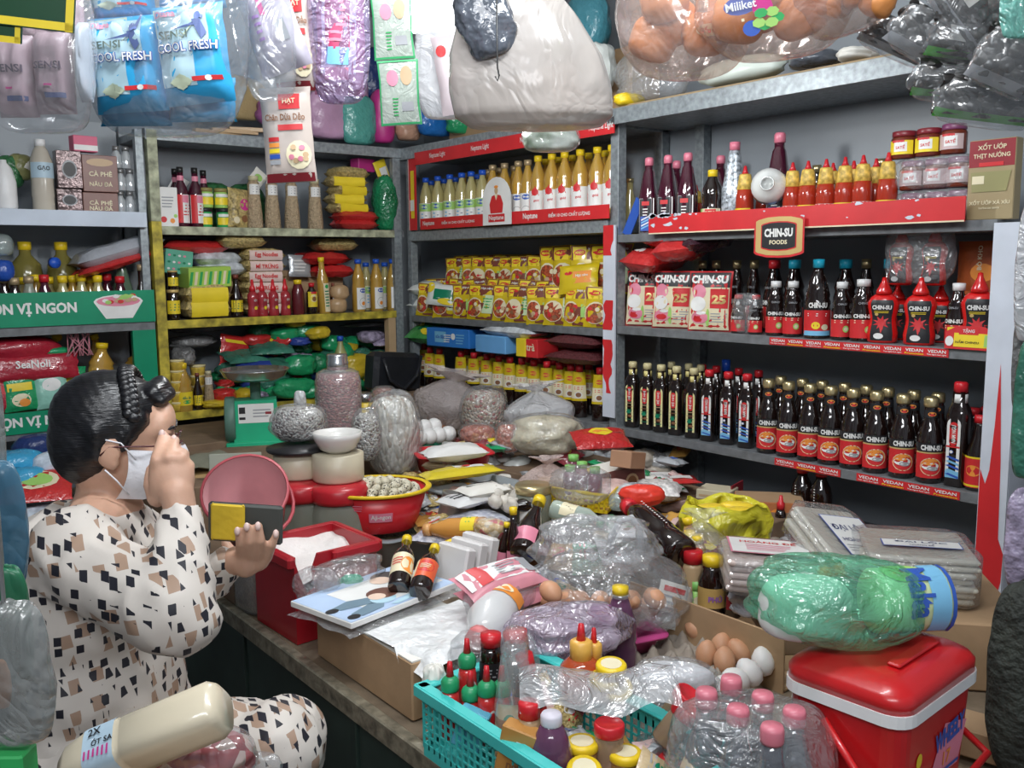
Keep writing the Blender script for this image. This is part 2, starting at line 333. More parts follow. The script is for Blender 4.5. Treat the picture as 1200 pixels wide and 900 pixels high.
g,c,sf=strip(2.385,y0,y1,1.66,1.71,RED,'b')
g.text(sf,'Neptune',c[1]-yat(503,2.385,1.68),0,.026,WHITE,w=.095); g.text(sf,'ĐIỂM 10 CHO CHẤT LƯỢNG',c[1]-yat(537,2.385,1.68),0,.02,WHITE,w=.25)
g.text(sf,'Neptune',c[1]-yat(622,2.385,1.68),0,.03,WHITE,w=.09); g.text(sf,'ĐIỂM 10 CHO CHẤT LƯỢNG',c[1]-yat(667,2.385,1.68),0,.023,WHITE,w=.235)
addl('lower_banner',g,rm,BM,c)
g=G(); yy=yat(583,2.375,1.7); w=.19; hh=.195
arch=[(-w/2,0),(w/2,0)]+[(w/2*cos(t),.1+(hh-.1)*sin(t)) for t in [PI*k/12 for k in range(13)]]
g.poly(flat,arch,WHITE,.002); g.poly(lambda u,v,o:V((u,.002,v)),arch,WHITE)
g.poly(flat,[(-.04,.048),(.04,.048),(.046,.085),(.03,.118),(0,.125),(-.03,.118),(-.046,.085)],RED,.003); g.poly(flat,[(-.012,.125),(.012,.125),(0,.1)],CREAM,.0036)
g.ell(flat,0,.14,.024,.03,TAN,.003); g.ell(flat,0,.155,.028,.012,ORANGE,.0035)
g.rect(flat,0,.028,.11,.032,RED,.003); g.text(flat,'Neptune',0,.027,.024,WHITE,w=.1,off=.004)
addl('arched_sign',g,rm,BM,(2.372,yy,1.66))
g,c,sf=strip(2.39,3.70,3.765,1.66,1.99,RED,'b'); g.rect(sf,.004,0,.03,.22,YEL); g.rect(sf,-.028,0,.004,.33,WHITE); g.rect(sf,.0,-.05,.034,.05,WHITE,.001)
addl('side_banner',g,rm,BM,c)
# back rack
ZB=[.895,1.278,1.66,2.04]; BBK=(1.8,4.0,0)
rbk,mk=rack('metal_shelf_rack','old shelf rack with chipped yellow edges on the back wall',BBK,
  [((1.2,2.4,4.16,4.17,.3,2.1),PANEL)],
  [((1.25,2.4,3.83,4.16,z-.03,z),BOARD) for z in ZB[:3]]+[((1.2,2.42,3.82,4.16,2.015,2.045),GALV)],
  [((1.205,1.245,3.81,3.85,1.68,2.04),PALEP),((1.205,1.245,3.81,3.85,0,1.68),YPAINT),((2.34,2.38,3.82,3.85,0,2.04),GALV),((2.295,2.335,3.82,3.86,.895,1.25),TAN)])
for z,mt in ((.895,YPAINT),(1.278,YPAINT),(1.66,PALEP)): mk('shelf_edge',(1.245,2.34,3.818,3.83,z-.032,z+.002),mt)
mk('shelf_edge',(1.2,2.4,3.812,3.82,2.0,2.045),GALV)
# left rack
BL=(.7,3.95,0)
rl,mk=rack('painted_shelf_rack','white and green shelf rack with lettered green boards beside the seated shopkeeper',BL,
  [((.3,1.19,4.16,4.17,.3,2.1),PANEL)],
  [((.3,1.19,3.82,4.16,1.68,1.712),LPAINT),((.3,1.19,3.82,4.16,1.25,1.278),BOARD),((.3,1.19,3.82,4.16,.86,.89),BOARD),((.3,1.19,3.82,4.16,.45,.48),BOARD)],
  [((1.10,1.19,3.79,3.815,.88,1.25),GRN),((1.165,1.195,3.83,3.86,0,2.04),GALV)])
mk('shelf_edge',(.3,1.185,3.80,3.82,1.655,1.714),LPAINT); mk('shelf_edge',(.3,1.19,3.79,3.82,1.248,1.282),BOARD); mk('shelf_edge',(.3,1.19,3.79,3.82,.86,.885),BOARD)
def gboard(z0,z1,txts,bowl):
    g=G().box((0,0,0),(.89,.006,z1-z0),GRN); sf=lambda u,v,o:V((u,-.003-o,v))
    for px,t,h in txts: 
        x=xat(px,3.785,(z0+z1)/2)-.745; g.text(sf,t,x,0,h,WHITE,w=.345,bold=.04)
    if bowl:
        x=xat(139,3.785,(z0+z1)/2)-.745
        g.poly(sf,[(x-.05,-.045),(x+.05,-.045),(x+.092,.02),(x-.092,.02)],WHITE); g.ell(sf,x,.022,.184,.05,WHITE); g.ell(sf,x,.022,.165,.04,PINK,.0015)
        R=random.Random(2)
        for k in range(16): g.ell(sf,x+R.uniform(-.06,.06),.025+R.uniform(-.012,.02),.025,.016,R.choice([RED,WHITE,LGREEN,TAN]),.002+.0002*k,7)
    obj('lettered_board',g,rl,(.745-.7,3.785-3.95,(z0+z1)/2))
gboard(1.282,1.408,[(31,'TRỌN VỊ NGON',.052)],1); gboard(.885,.965,[(42,'TRỌN VỊ NGON',.048)],0)
# ================= counter
CZ=.65; WOOD=K('worn_counter_wood',(.2,.15,.1),.7,var=.4,vs=12,bump=.2); METG=K('dark_green_metal',(.035,.06,.05),.5,var=.3,vs=6); EDGEM=K('worn_metal_edge',(.3,.27,.2),.45,metal=.4,var=.5,vs=40,bump=.3)
e=bpy.data.objects.new('shop_counter',None); COL.objects.link(e); e.location=(1.6,2,0); tag(e,'long low wooden counter with worn metal edge and dark green front','counter')
def cp(n,bx,mt,bev=0):
    c=V(((bx[0]+bx[1])/2,(bx[2]+bx[3])/2,(bx[4]+bx[5])/2)); return obj(n,G().box((0,0,0),(bx[1]-bx[0],bx[3]-bx[2],bx[5]-bx[4]),mt,bev=bev),e,c-V((1.6,2,0)))
for k in range(4): cp('plank',(.84+.388*k,.84+.388*(k+1)-.004,.45,3.8,CZ-.025,CZ-.001*(k%2)),WOOD,.002)
cp('edge_strip',(.815,.84,.45,3.8,CZ-.04,CZ+.004),EDGEM,.003)
for k in range(6): cp('front_panel',(.835,.85,.45+.56*k,.45+.56*k+.535,.02,CZ-.045),METG,.003); cp('front_post',(.828,.855,.45+.56*k+.535,.45+.56*k+.56,0,CZ-.04),METG,.002)
# ================= goods on the right rack
RC=RS+.62
def rowput(specs,pxs,X,z,name,cat,lab,group,rot=RS+.3,jit=.05,sc=None,Rd=random.Random(1),on='R'):
    """stand copies on a shelf: one per pixel column; lab takes the ordinal"""
    out=[]
    for i,px in enumerate(pxs):
        s=specs[i%len(specs)] if isinstance(specs,list) and isinstance(specs[0],list) else specs
        if on=='R': loc=(X,yat(px,X,z),z)
        else: loc=(xat(px,X,z),X,z)
        out.append(spawn(s,name,lab.format(ORD[i]),cat,loc,(0,0,rot+Rd.uniform(-jit,jit)),group,sc))
    return out
# gold-capped soy sauce
def L_(r,f=None): return G(),cyl(r,f)
g,s=L_(.0325); g.rect(s,0,.052,.082,.072,RED,nu=10); g.rect(s,0,.1,.082,.024,BLACK,.0008,10); g.text(s,'CHIN-SU',0,.1,.015,WHITE,w=.052,off=.002,bold=.05); g.rect(s,0,.086,.082,.004,GOLD,.001,8)
g.ell(s,0,.048,.054,.05,CREAM); g.ell(s,0,.048,.05,.046,ORANGE,.0012); g.ell(s,0,.044,.045,.036,RED,.0015); g.ell(s,-.002,.05,.042,.022,WHITE,.0018); g.ell(s,.004,.043,.026,.012,GREY,.0021); g.ell(s,-.006,.057,.03,.01,ORANGE,.0021)
n,s2=L_(.0145,lambda v:.0178-(v-.18)*.06); n.rect(s2,0,.19,.05,.022,BLACK,nu=10); n.ell(s2,0,.19,.02,.012,ORANGE); n.ell(s2,0,.188,.012,.006,RED,.0012)
SOY=bottle([(.028,0),(.0322,.004),(.0322,.11),(.031,.13),(.025,.153),(.018,.172),(.0155,.205),(.0155,.218)],SAUCE,[(.0175,.208),(.0185,.213),(.0185,.23),(.015,.236),(0,.236)],GOLDCAP,g,16,extra=(('neck_label',n),))
fr=[899,922,947,971,997,1024,1055,1087]
rowput(SOY,fr,2.44,ZR[0],'soy_sauce_bottle','bottle','{} from left in front row of gold-capped sauce bottles with bowl label','gold-capped soy sauce bottles, bottom shelf front row',rot=RC,sc=(1.06,1.06,1))
rowput(SOY,[913,938,961,987,1012,1037,1067,1095],2.53,ZR[0],'soy_sauce_bottle','bottle','{} from left in back row of gold-capped dark sauce bottles','gold-capped soy sauce bottles, bottom shelf back row')
# tall flat fish sauce
def tall(lab,capm,neckm,word,art):
    g=G(); f=flat; yb=.0215
    s=lambda u,v,o:V((u,-yb-o,v)); w=.029
    g.rect(s,0,.085,w,.125,lab); g.ell(s,0,.1475,w,w,lab,.0006); g.rect(s,0,.0,0.0001,.0001,lab)
    g.rect(s,0,.125,w*.6,.038,RED,.0012); g.ell(s,0,.144,w*.6,w*.6,RED,.0012); g.ell(s,0,.106,w*.6,w*.6,RED,.0012); g.text(s,word,0,.125,.011,WHITE,w=.042,rot=PI/2,off=.002)
    if art==0:
        for k in range(6): g.rect(s,0,.092-.012*k,w*.8,.002,[TAN,BROWN,DGREEN][k%3],.0013)
        g.ell(s,-.002,.06,w*.6,.014,DGREEN,.0015,7); g.ell(s,.003,.045,w*.5,.01,BROWN,.0015,6)
    else:
        g.rect(s,0,.095,w,.004,RED,.0012); g.ell(s,-.003,.083,.009,.009,BLUE,.0013); g.ell(s,-.003,.083,.007,.007,WHITE,.0016)
        for k in range(5): g.poly(s,[(-w/2,.07-.01*k),(w/2,.062-.01*k),(w/2,.067-.01*k),(-w/4,.073-.01*k)],[BLUE,LBLUE][k%2],.0013+.0001*k)
        g.rect(s,0,.03,w,.016,LBLUE,.0012)
    n=G(); n.lathe([(.0152,.196),(.0148,.216)],neckm,12)
    return bottle([(.018,0),(.0222,.004),(.0222,.165),(.019,.18),(.0135,.195),(.0128,.222)],SAUCE,[(.0142,.22),(.0142,.24),(.011,.244),(0,.244)],capm,g,16,6,extra=(('neck_label',n),))
TCR=tall(K('pale_yellow_label',(.75,.7,.35)),K('straw_cap',(.62,.55,.3),.4),K('straw_label',(.75,.65,.25)),'ĐỆ NHỊ',0); TRD=tall(WHITE,REDPL,WHITE,'NAM NGƯ',1)
rowput(TCR,[741,758,774,792,812],2.45,ZR[0],'fish_sauce_bottle','bottle','{} from left of tall dark bottles with pale yellow arched label','pale yellow labelled sauce bottles, front row',sc=(1.12,1.12,1))
rowput(TRD,[830,852,874],2.45,ZR[0],'fish_sauce_bottle','bottle','{} from left of tall dark bottles with red cap and blue wave label','red-capped blue-wave sauce bottles',sc=(1.12,1.12,1))
rowput(TCR,[786,806,820],2.55,ZR[0],'fish_sauce_bottle','bottle','{} from left of straw-capped bottles standing behind the pale yellow label row','straw-capped bottles, back row')
rowput(TRD,[822,838,864,887],2.56,ZR[0],'fish_sauce_bottle','bottle','{} from left of red-capped bottles standing behind the blue-wave label row','red-capped bottles, back row')
spawn(TRD,'fish_sauce_bottle','tall red-capped bottle with long label right of the gold-capped row','bottle',(2.45,yat(1120,2.45,.9),ZR[0]),RS,sc=(1.25,1.25,1.16))
BLC=bottle([(.03,0),(.03,.14),(.014,.18),(.013,.205)],SAUCE,[(.015,.2),(.015,.235),(0,.236)],K('bright_blue_cap',(.02,.1,.6),.3),None)
spawn(BLC,'sauce_bottle','dark bottle with tall bright blue cap behind the red-capped bottles','bottle',(2.6,yat(850,2.6,1),ZR[0]),RS,sc=(1,1,1.12))
g,s=L_(.0325); g.rect(s,0,.05,.07,.08,RED,nu=8); g.rect(s,0,.09,.07,.005,YEL,.001,8); g.rect(s,0,.015,.07,.005,YEL,.001,8); g.ell(s,0,.055,.04,.03,ORANGE)
OYS=bottle([(.03,0),(.032,.004),(.032,.1),(.018,.14),(.0135,.17),(.0135,.185)],SAUCE,[(.016,.18),(.016,.2),(0,.2)],REDPL,g,14)
for i,(px,X) in enumerate(((1145,2.45),(1137,2.56),(1152,2.6))): spawn(OYS,'sauce_bottle',['dark bottle with red and yellow label beside the white post','dark red-capped bottle behind the tall long-label bottle','dark red-capped bottle deepest beside the white post'][i],'bottle',(X,yat(px,X,.9),ZR[0]),RS)
# fish sauce 1.27 shelf
def chub(capm,H=.17,r=.029,txt='CHIN-SU'):
    g,s=L_(r+.0003); k=H/.17; g.rect(s,0,.035*k,r*2.7,.05*k,RED,nu=9); g.text(s,txt,0,.07*k,.011*k,WHITE,w=r*1.7,off=.001,bold=.05); g.lines(s,0,.055*k,r*1.5,.012*k,2,CREAM)
    g.ell(s,r*.4,.033*k,.018*k,.02*k,LGREEN); g.ell(s,r*.4,.033*k,.011*k,.012*k,CREAM,.0012); g.text(s,'CHIN-SU',0,.105*k,.006*k,GREY,w=r*.9,off=-.0005)
    return bottle([(r*.93,0),(r,.004),(r,.085*k),(r*.85,.1*k),(r*.95,.108*k),(r*.6,.133*k),(r*.48,.145*k),(r*.46,.152*k)],SAUCE,[(r*.56,.15*k),(r*.56,H-.001),(0,H)],capm,g)
CW=chub(WHITEPL); CB=chub(CYANPL,.235,.034); CBG=chub(CYANPL,.235,.038); CWB=chub(WHITEPL,.178,.034)
rowput(CW,[908,928,985],2.44,ZR[1],'fish_sauce_bottle','bottle','{} from left of small white-capped dark bottles with red label','small white-capped bottles, middle shelf',rot=RC)
spawn(CWB,'fish_sauce_bottle','wide white-capped dark bottle left of the red squeeze bottles','bottle',(2.44,yat(1010,2.44,1.3),ZR[1]),RC)
g,s=L_(.0385); g.rect(s,0,.05,.1,.07,RED,nu=10); g.text(s,'CHIN-SU',0,.1,.016,WHITE,w=.055,bold=.05); g.ell(s,-.005,.04,.025,.022,YEL); g.rect(s,0,.017,.09,.014,LBLUE,.001,8); g.lines(s,0,.072,.06,.012,2,WHITE); g.ell(s,.022,.035,.022,.018,CREAM)
BIGF=bottle([(.036,0),(.038,.005),(.038,.11),(.034,.12),(.036,.13),(.026,.17),(.015,.2),(.015,.212)],SAUCE,[(.017,.21),(.017,.235),(0,.236)],CYANPL,g)
spawn(BIGF,'fish_sauce_bottle','large dark bottle with light blue cap and red label in front row','bottle',(2.44,yat(957,2.44,1.3),ZR[1]),RC)
rowput(CB,[929,988,1040],2.56,ZR[1],'fish_sauce_bottle','bottle','{} from left of blue-capped dark bottles in the back row','blue-capped bottles, middle shelf back row')
CRD=chub(REDPL,.235,.034); spawn(CRD,'fish_sauce_bottle','dark bottle with red cap behind the small white-capped ones','bottle',(2.56,yat(906,2.56,1.3),ZR[1]),RS)
CGD=chub(GOLDCAP,.235,.026); rowput(CGD,[862,882,822,838,1012],2.58,ZR[1],'sauce_bottle','bottle','{} of the gold-capped dark bottles at the back of the middle shelf','gold-capped bottles at the back of the middle shelf')
SML=chub(REDPL,.125,.024); rowput([SML],[865,885],2.44,ZR[1],'small_sauce_bottle','bottle','{} from left of the two small red-capped bottles in shrink wrap','small shrink-wrapped bottles')
w=bagmesh(.055,.03,.13,FILM,3,nu=20,nv=12,wr=.05,flatb=.25); spawn(w,'shrink_wrap','clear shrink wrap around the two small red-capped bottles','wrap',(2.44,yat(875,2.44,1.3),ZR[1]),RS)
# bouillon pouches
def chinsu_pouch(seed):
    g,s=pillow(.13,.2,.045,RED,seed); g.rect(s,0,.07+.1*0+.1,.122,.05,BLACK,nu=6,nv=4); g.text(s,'CHIN-SU',0,.172,.028,WHITE,w=.112,bold=.05,off=.002)
    g.rect(s,0,.075,.122,.14,CREAM,nu=8,nv=8); g.rect(s,.033,.108,.052,.064,RED,.0018,4,4); g.text(s,'25',.033,.105,.03,GOLD,w=.042,off=.003,bold=.05)
    g.ell(s,-.03,.13,.045,.05,PINK,.002); g.ell(s,-.032,.09,.05,.05,WHITE,.0022); g.ell(s,-.025,.045,.055,.04,PINK,.0024); g.ell(s,-.028,.04,.035,.02,RED,.0028); g.ell(s,-.02,.06,.03,.012,WHITE,.003); g.ell(s,0,.045,.012,.06,LGREEN,.0026); g.lines(s,.035,.045,.05,.035,4,GREY)
    return sp(('pouch',g))
P1,P2=chinsu_pouch(1),chinsu_pouch(7)
for i,(px,X,s_) in enumerate(((755,2.47,P2),(787,2.45,P1),(831,2.43,P2))):
    spawn(s_[0][1],'seasoning_pouch',['leftmost red black and white seasoning pouch, partly hidden by its neighbour','middle red black and white seasoning pouch with number 25','rightmost red black and white seasoning pouch beside small bottles'][i],'pouch',(X,yat(px,X,1.3),ZR[1]),(-.08,0,RS+.35),group='red and white seasoning pouches',sc=(1.15,1,1))
R=random.Random(8)
def lyingpack(loc,w,h,t,mt,label,rz,prints=None,name='snack_bag',cat='bag',tilt=(0,0),seed=None,group=None,puff=4,parts=None):
    seed=seed or R.randint(0,99); g,s=pillow(w,h,t,mt,seed,puff=puff)
    if prints: prints(g,s)
    M=Matrix.Translation((0,-h/2,t/2)) @ Matrix.Rotation(-PI/2,4,'X'); g.v=[tuple(M@V(v)) for v in g.v]
    return spawn(g,name,label,cat,loc,(tilt[0],tilt[1],rz),group)
def standpack(loc,w,h,t,mt,label,rot,prints=None,name='packet',cat='packet',seed=None,group=None,puff=4):
    seed=seed or R.randint(0,99); g,s=pillow(w,h,t,mt,seed,puff=puff)
    if prints: prints(g,s)
    return spawn(g,name,label,cat,loc,rot,group)
SHRED=K('shiny_red_film',(.55,.03,.03),.2,bump=.6,bs=60,coat=.5); SHBLK=K('shiny_dark_film',(.05,.02,.03),.2,bump=.6,bs=60,coat=.5)
def pr_snack(g,s): g.ell(s,.02,.1,.06,.05,YEL); g.ell(s,-.03,.06,.05,.04,WHITE); g.rect(s,0,.14,.09,.02,BLACK)
lyingpack((2.5,yat(768,2.5,1.48),1.462),.16,.22,.09,SHRED,'red snack bag with yellow spot on top of the pouches, leftmost',RS,pr_snack,tilt=(.1,.1))
lyingpack((2.47,yat(800,2.47,1.48),1.5),.16,.2,.08,SHRED,'red snack bag on the pile above the seasoning pouches',RS+.4,pr_snack,tilt=(0,-.12))
lyingpack((2.49,yat(825,2.5,1.5),1.53),.15,.18,.07,SHBLK,'dark glossy snack bag topmost above the seasoning pouches',RS-.3,pr_snack,tilt=(.1,0))
lyingpack((2.49,yat(782,2.5,1.5),1.55),.15,.18,.06,SHRED,'upper red snack bag on top of the left pouches',RS+1.3,pr_snack,tilt=(.1,0))
# red squeeze bottles
def squeeze():
    RP=K('red_squeeze_plastic',(.66,.012,.012),.22,coat=.5)
    b=G(); b.lathe([(.030,0),(.036,.005),(.037,.03),(.032,.062),(.031,.075),(.037,.108),(.038,.12),(.03,.138),(.018,.148)],RP,20,sx=1,sy=.62)
    f=lambda v:(.037 if v<.035 else .032+.006*abs(v-.07)/.045)
    def s(u,v,o):
        prof=[(0,.036),(.03,.037),(.062,.032),(.075,.031),(.108,.037),(.12,.038),(.138,.03),(.15,.02)]
        for (a,ra),(b_,rb) in zip(prof,prof[1:]):
            if a<=v<=b_: r=ra+(rb-ra)*(v-a)/(b_-a); break
        x=max(-.99,min(.99,u/r)); return V((u,-.62*r*math.sqrt(1-x*x)-o,v))
    g=G(); 
    def lab(a,b_):
        v=.008+.122*b_; r=s(0,v,0).y/-.62; return s((a-.5)*2*r*.72,v,.0008)
    g.grid(lab,8,12,BLACK); g.text(s,'CHIN-SU',0,.108,.013,WHITE,w=.046,off=.002,bold=.05); g.lines(s,0,.094,.036,.008,2,YEL,.0016)
    g.ell(s,-.012,.087,.009,.009,GOLD,.0018)
    for k in range(9): a=2*PI*k/9; g.poly(s,[(.0+.006*cos(a+1.2),.062+.006*sin(a+1.2)),(.022*cos(a),.062+.022*sin(a)),(.006*cos(a-1.2),.062+.006*sin(a-1.2))],RED,.002)
    g.ell(s,0,.062,.016,.02,RED,.0022); g.poly(s,[(-.007,.06),(.007,.06),(.0,.03)],RED,.0022); g.ell(s,-.006,.022,.024,.018,WHITE,.0022)
    c=G(); c.lathe([(.019,.146),(.019,.156),(.013,.17),(.007,.185),(.0055,.196),(0,.198)],RP,14)
    return sp(('bottle_body',b),('cap',c),('label_print',g))
SQ=squeeze()
for i,px in enumerate((1034,1077,1145)): spawn(SQ,'chili_sauce_squeeze_bottle',['red squeeze bottle with black label, left of the lower pair','red squeeze bottle with black label, right of the lower pair','red squeeze bottle behind yellow tag beside the white post'][i],'bottle',(2.43,yat(px,2.43,1.3),ZR[1]),RS+.35,sc=(1.12,1.12,.93 if i<2 else 1.0),group='red squeeze bottles')
for i,px in enumerate((1056,1095)): spawn(SQ,'chili_sauce_squeeze_bottle',['wrapped red squeeze bottle standing on the lower ones, left','wrapped red squeeze bottle standing on the lower ones, right'][i],'bottle',(2.5,yat(px,2.5,1.5),1.43),RS,sc=(.95,.95,.82),group='red squeeze bottles')
rowput(SQ,[1050,1100],2.55,ZR[1],'chili_sauce_squeeze_bottle','bottle','{} of two red squeeze bottles in the back that carry the wrapped pair','red squeeze bottles behind',sc=(1.1,1.1,.8))
spawn(bagmesh(.1,.04,.17,FILM,5,nu=26,nv=14,wr=.08,flatb=.3),'clear_wrap','clear crinkled wrap around the two upper red squeeze bottles','wrap',(2.49,yat(1077,2.49,1.5),1.435),RS)
spawn(CW,'fish_sauce_bottle','small white-capped dark bottle behind the yellow tag','bottle',(2.44,yat(1121,2.44,1.3),ZR[1]),RS)
g=G(); s=flat; g.box((0,.002,.028),(.115,.004,.056),YEL); g.poly(s,[(-.06,.0),(.06,0),(.06,.045),(.04,.06),(-.03,.06),(-.06,.045)],RED); g.rect(s,.008,.024,.09,.036,YEL,.002); g.rect(s,0,.048,.05,.02,RED,.0022); g.text(s,'TẶNG',0,.048,.013,WHITE,off=.003); g.text(s,'NẤM CHINSU',-.002,.02,.009,BLACK,w=.06,off=.003); g.rect(s,.048,.024,.014,.03,LGREEN,.003); g.ell(s,-.048,.02,.022,.026,WHITE,.003)
spawn(g,'gift_tag','yellow and red gift tag in front of the last squeeze bottle','tag',(2.392,yat(1134,2.39,1.3),ZR[1]),(-.1,0,RS))
BRW=K('orange_brown_film',(.42,.1,.03),.3,bump=.3,bs=40)
def pr_kho(g,s): g.ell(s,.01,.05,.07,.05,ORANGE); g.text(s,'BÒ KHO',0,.09,.016,CREAM,off=.003,rot=PI/2)
for i,(z,px) in enumerate(((1.28,1149),(1.415,1148))): standpack((2.56,yat(px,2.56,z),z),.13,.135,.02,BRW,['lower orange-brown spice packet standing beside the white post','upper orange-brown spice packet standing beside the white post'][i],(0,0,RS),pr_kho,'spice_packet','packet',group='orange-brown spice packets')
# top shelf of the right rack (z 1.60)
def vinegar():
    g=G(); s=lambda u,v,o:V((u,-.0295-o,v)); g.rect(s,0,.062,.046,.12,GREY); g.rect(s,0,.062,.043,.117,BLACK,.0009); g.rect(s,0,.105,.028,.014,RED,.0014); g.rect(s,0,.035,.036,.05,BLUE,.0014)
    for k in range(4): g.poly(s,[(-.015,.015+.01*k),(.015,.028+.01*k),(.015,.033+.01*k),(-.015,.02+.01*k)],[LBLUE,WHITE][k%2],.0018)
    g.lines(s,0,.075,.02,.03,3,WHITE,.0018); g.rect(s,.03,.062,.004,.12,WHITE,.0002)
    sd=G(); 
    c=G().lathe([(.0125,.236),(.0155,.238),(.0155,.258),(.012,.264),(0,.264)],K('pink_crown_cap',(.7,.2,.28),.3),12); k2=G().lathe([(.0128,.222),(.0128,.237)],CLEAR,12)
    return bottle([(.028,0),(.0305,.004),(.0305,.13),(.027,.15),(.0165,.215),(.0125,.222),(.0125,.236)],PURP,c,None,g,16,4,extra=(('neck',k2),))
VN=vinegar(); rowput(VN,[760,782,805],2.44,ZR[2],'vinegar_bottle','bottle','{} from left of three purple-black bottles with pink caps, top shelf','purple-black bottles with pink caps')
rowput(VN,[911],2.5,ZR[2],'vinegar_bottle','bottle','purple-black pink-capped bottle behind the white porcelain bowl',None,sc=(1.15,1.15,1.13))
rowput(VN,[792,843],2.6,ZR[2],'vinegar_bottle','bottle','{} of two pink-capped bottles at the back behind the three tall ones','pink-capped bottles at the back')
SIL=K('patterned_silver_label',(.5,.55,.6),.3,metal=.3,var=.9,vs=110)
VN2=bottle([(.03,0),(.032,.004),(.032,.12),(.027,.15),(.0165,.22),(.0125,.24)],SIL,[(.0155,.238),(.0155,.262),(0,.264)],K('pink_crown_cap',(.7,.2,.28)),None,16,4)
rowput(VN2,[859],2.47,ZR[2],'vinegar_bottle','bottle','tall pink-capped bottle in silver patterned sleeve beside the chili sauce',None,sc=(1.1,1.1,1.08))
g,s=L_(.0385); g.rect(s,0,.032,.09,.06,CREAM,nu=8); g.rect(s,-.036,.032,.018,.06,LGREEN,.001); g.rect(s,.006,.045,.04,.03,RED,.001); g.lines(s,.006,.045,.034,.024,3,CREAM,.0016); g.ell(s,0,.014,.04,.016,DGREEN,.0015)
RND=bottle([(.036,0),(.038,.004),(.038,.062),(.033,.075),(.038,.095),(.034,.12),(.018,.145),(.016,.152)],SAUCE,[(.0175,.15),(.0175,.168),(0,.17)],YELPL,g)
rowput(RND,[834],2.44,ZR[2],'soy_sauce_bottle','bottle','round black bottle with yellow cap and green-edged cream label',None,sc=(.92,.92,1.18))
NECK=K('yellow_neck_wrap',(.75,.5,.1),.5,var=.5,vs=90)
def chili(seed):
    g,s=L_(.0252); g.rect(s,0,.035,.066,.045,YEL if seed else WHITE,nu=8); g.rect(s,.012,.036,.03,.03,RED,.0012); g.text(s,'TƯƠNG ỚT',.008,.035,.01,WHITE,w=.026,off=.002); g.rect(s,-.02 if seed else 0,.035,.016 if seed else .04,.02,YEL if seed else WHITE,.0014)
    if not seed: g.text(s,'CHOLIMEX',0,.033,.008,RED,w=.034,off=.002); g.rect(s,0,.052,.05,.01,RED,.0012)
    n=G().lathe([(.0225,.108),(.019,.125),(.0165,.145),(.0145,.15)],NECK,14)
    c=G().lathe([(.011,.148),(.006,.16),(.0035,.172),(0,.173)],REDPL,10)
    return bottle([(.023,0),(.025,.004),(.025,.07),(.0245,.085),(.022,.108)],CHILI,c,None,g,14,extra=(('neck_wrap',n),))
C0,C1=chili(0),chili(1)
rowput([C0,C1],[927,945,966,988,1009,1038],2.43,ZR[2],'chili_sauce_bottle','bottle','{} from left in front row of chili bottles with yellow necks, top shelf','chili sauce bottles with yellow necks, front row',sc=(1.12,1.12,1.13))
rowput([C1,C0],[974,998,1024],2.5,ZR[2],'chili_sauce_bottle','bottle','{} from left in second row of chili bottles with yellow necks','chili sauce bottles with yellow necks, second row',sc=(1.1,1.1,1.1))
spawn(C1,'chili_sauce_bottle','yellow-necked chili bottle standing alone left of the white bowl','bottle',(2.42,yat(872,2.42,1.62),ZR[2]),RS,sc=(1.15,1.15,1.15))
rowput(CGD,[955,1030],2.6,ZR[2],'sauce_bottle','bottle','{} of two dark gold-capped bottles behind the chili sauce row','dark gold-capped bottles behind the chili row',sc=(1,1,.85))
rowput([C0],[815,852,893],2.6,ZR[2],'chili_sauce_bottle','bottle','{} of three orange-red chili bottles at the back behind black bottle','chili bottles at the back of the top shelf')
# leaning porcelain bowl
b=G(); PORC=K('white_porcelain',(.78,.8,.78),.12,coat=.7); b.lathe([(.0,.0),(.018,0),(.02,-.006),(.022,.002),(.036,.008),(.052,.03),(.056,.05),(.053,.05),(.048,.03),(.03,.012),(0,.008)],PORC,24)
k=G().lathe([(.0,.0),(.018,0),(.02,-.006),(.022,.0)],PORC,20); g=G(); g.ell(ontop(0),0,0,.018,.018,K('pale_pink_mark',(.7,.5,.48)),-.0015)
p=atz(903,215,1.66); q=on(899,215,0,2.36); spawn(sp(('bowl',b),('foot_ring',k)),'porcelain_bowl','white porcelain bowl tipped on its side, foot ring showing, among bottles','bowl',q,(0,PI/2+.1,.5))
bx=G().box((0,0,.02),(.05,.05,.04),LBLUE,bev=.002); spawn(bx,'blue_box','small light blue box under the tipped porcelain bowl','box',(2.42,yat(905,2.42,1.6),ZR[2]),RS)
spawn(bottle([(.03,0),(.033,.01),(.033,.09),(.012,.17),(.012,.2)],OILG,[(.014,.2),(.014,.215),(0,.216)],GOLDCAP),'oil_bottle','pale green glass oil bottle at the left end of top shelf','bottle',(2.56,yat(738,2.56,1.6),ZR[2]),RS)
g,s=L_(.0); 
bk=G().box((0,0,0),(.04,.004,.14),BLUE); spawn(bk,'leaning_sachet','dark blue sachet leaning at the left end of top shelf','sachet',(2.43,yat(742,2.43,1.65),1.66),(0,.5,RS))
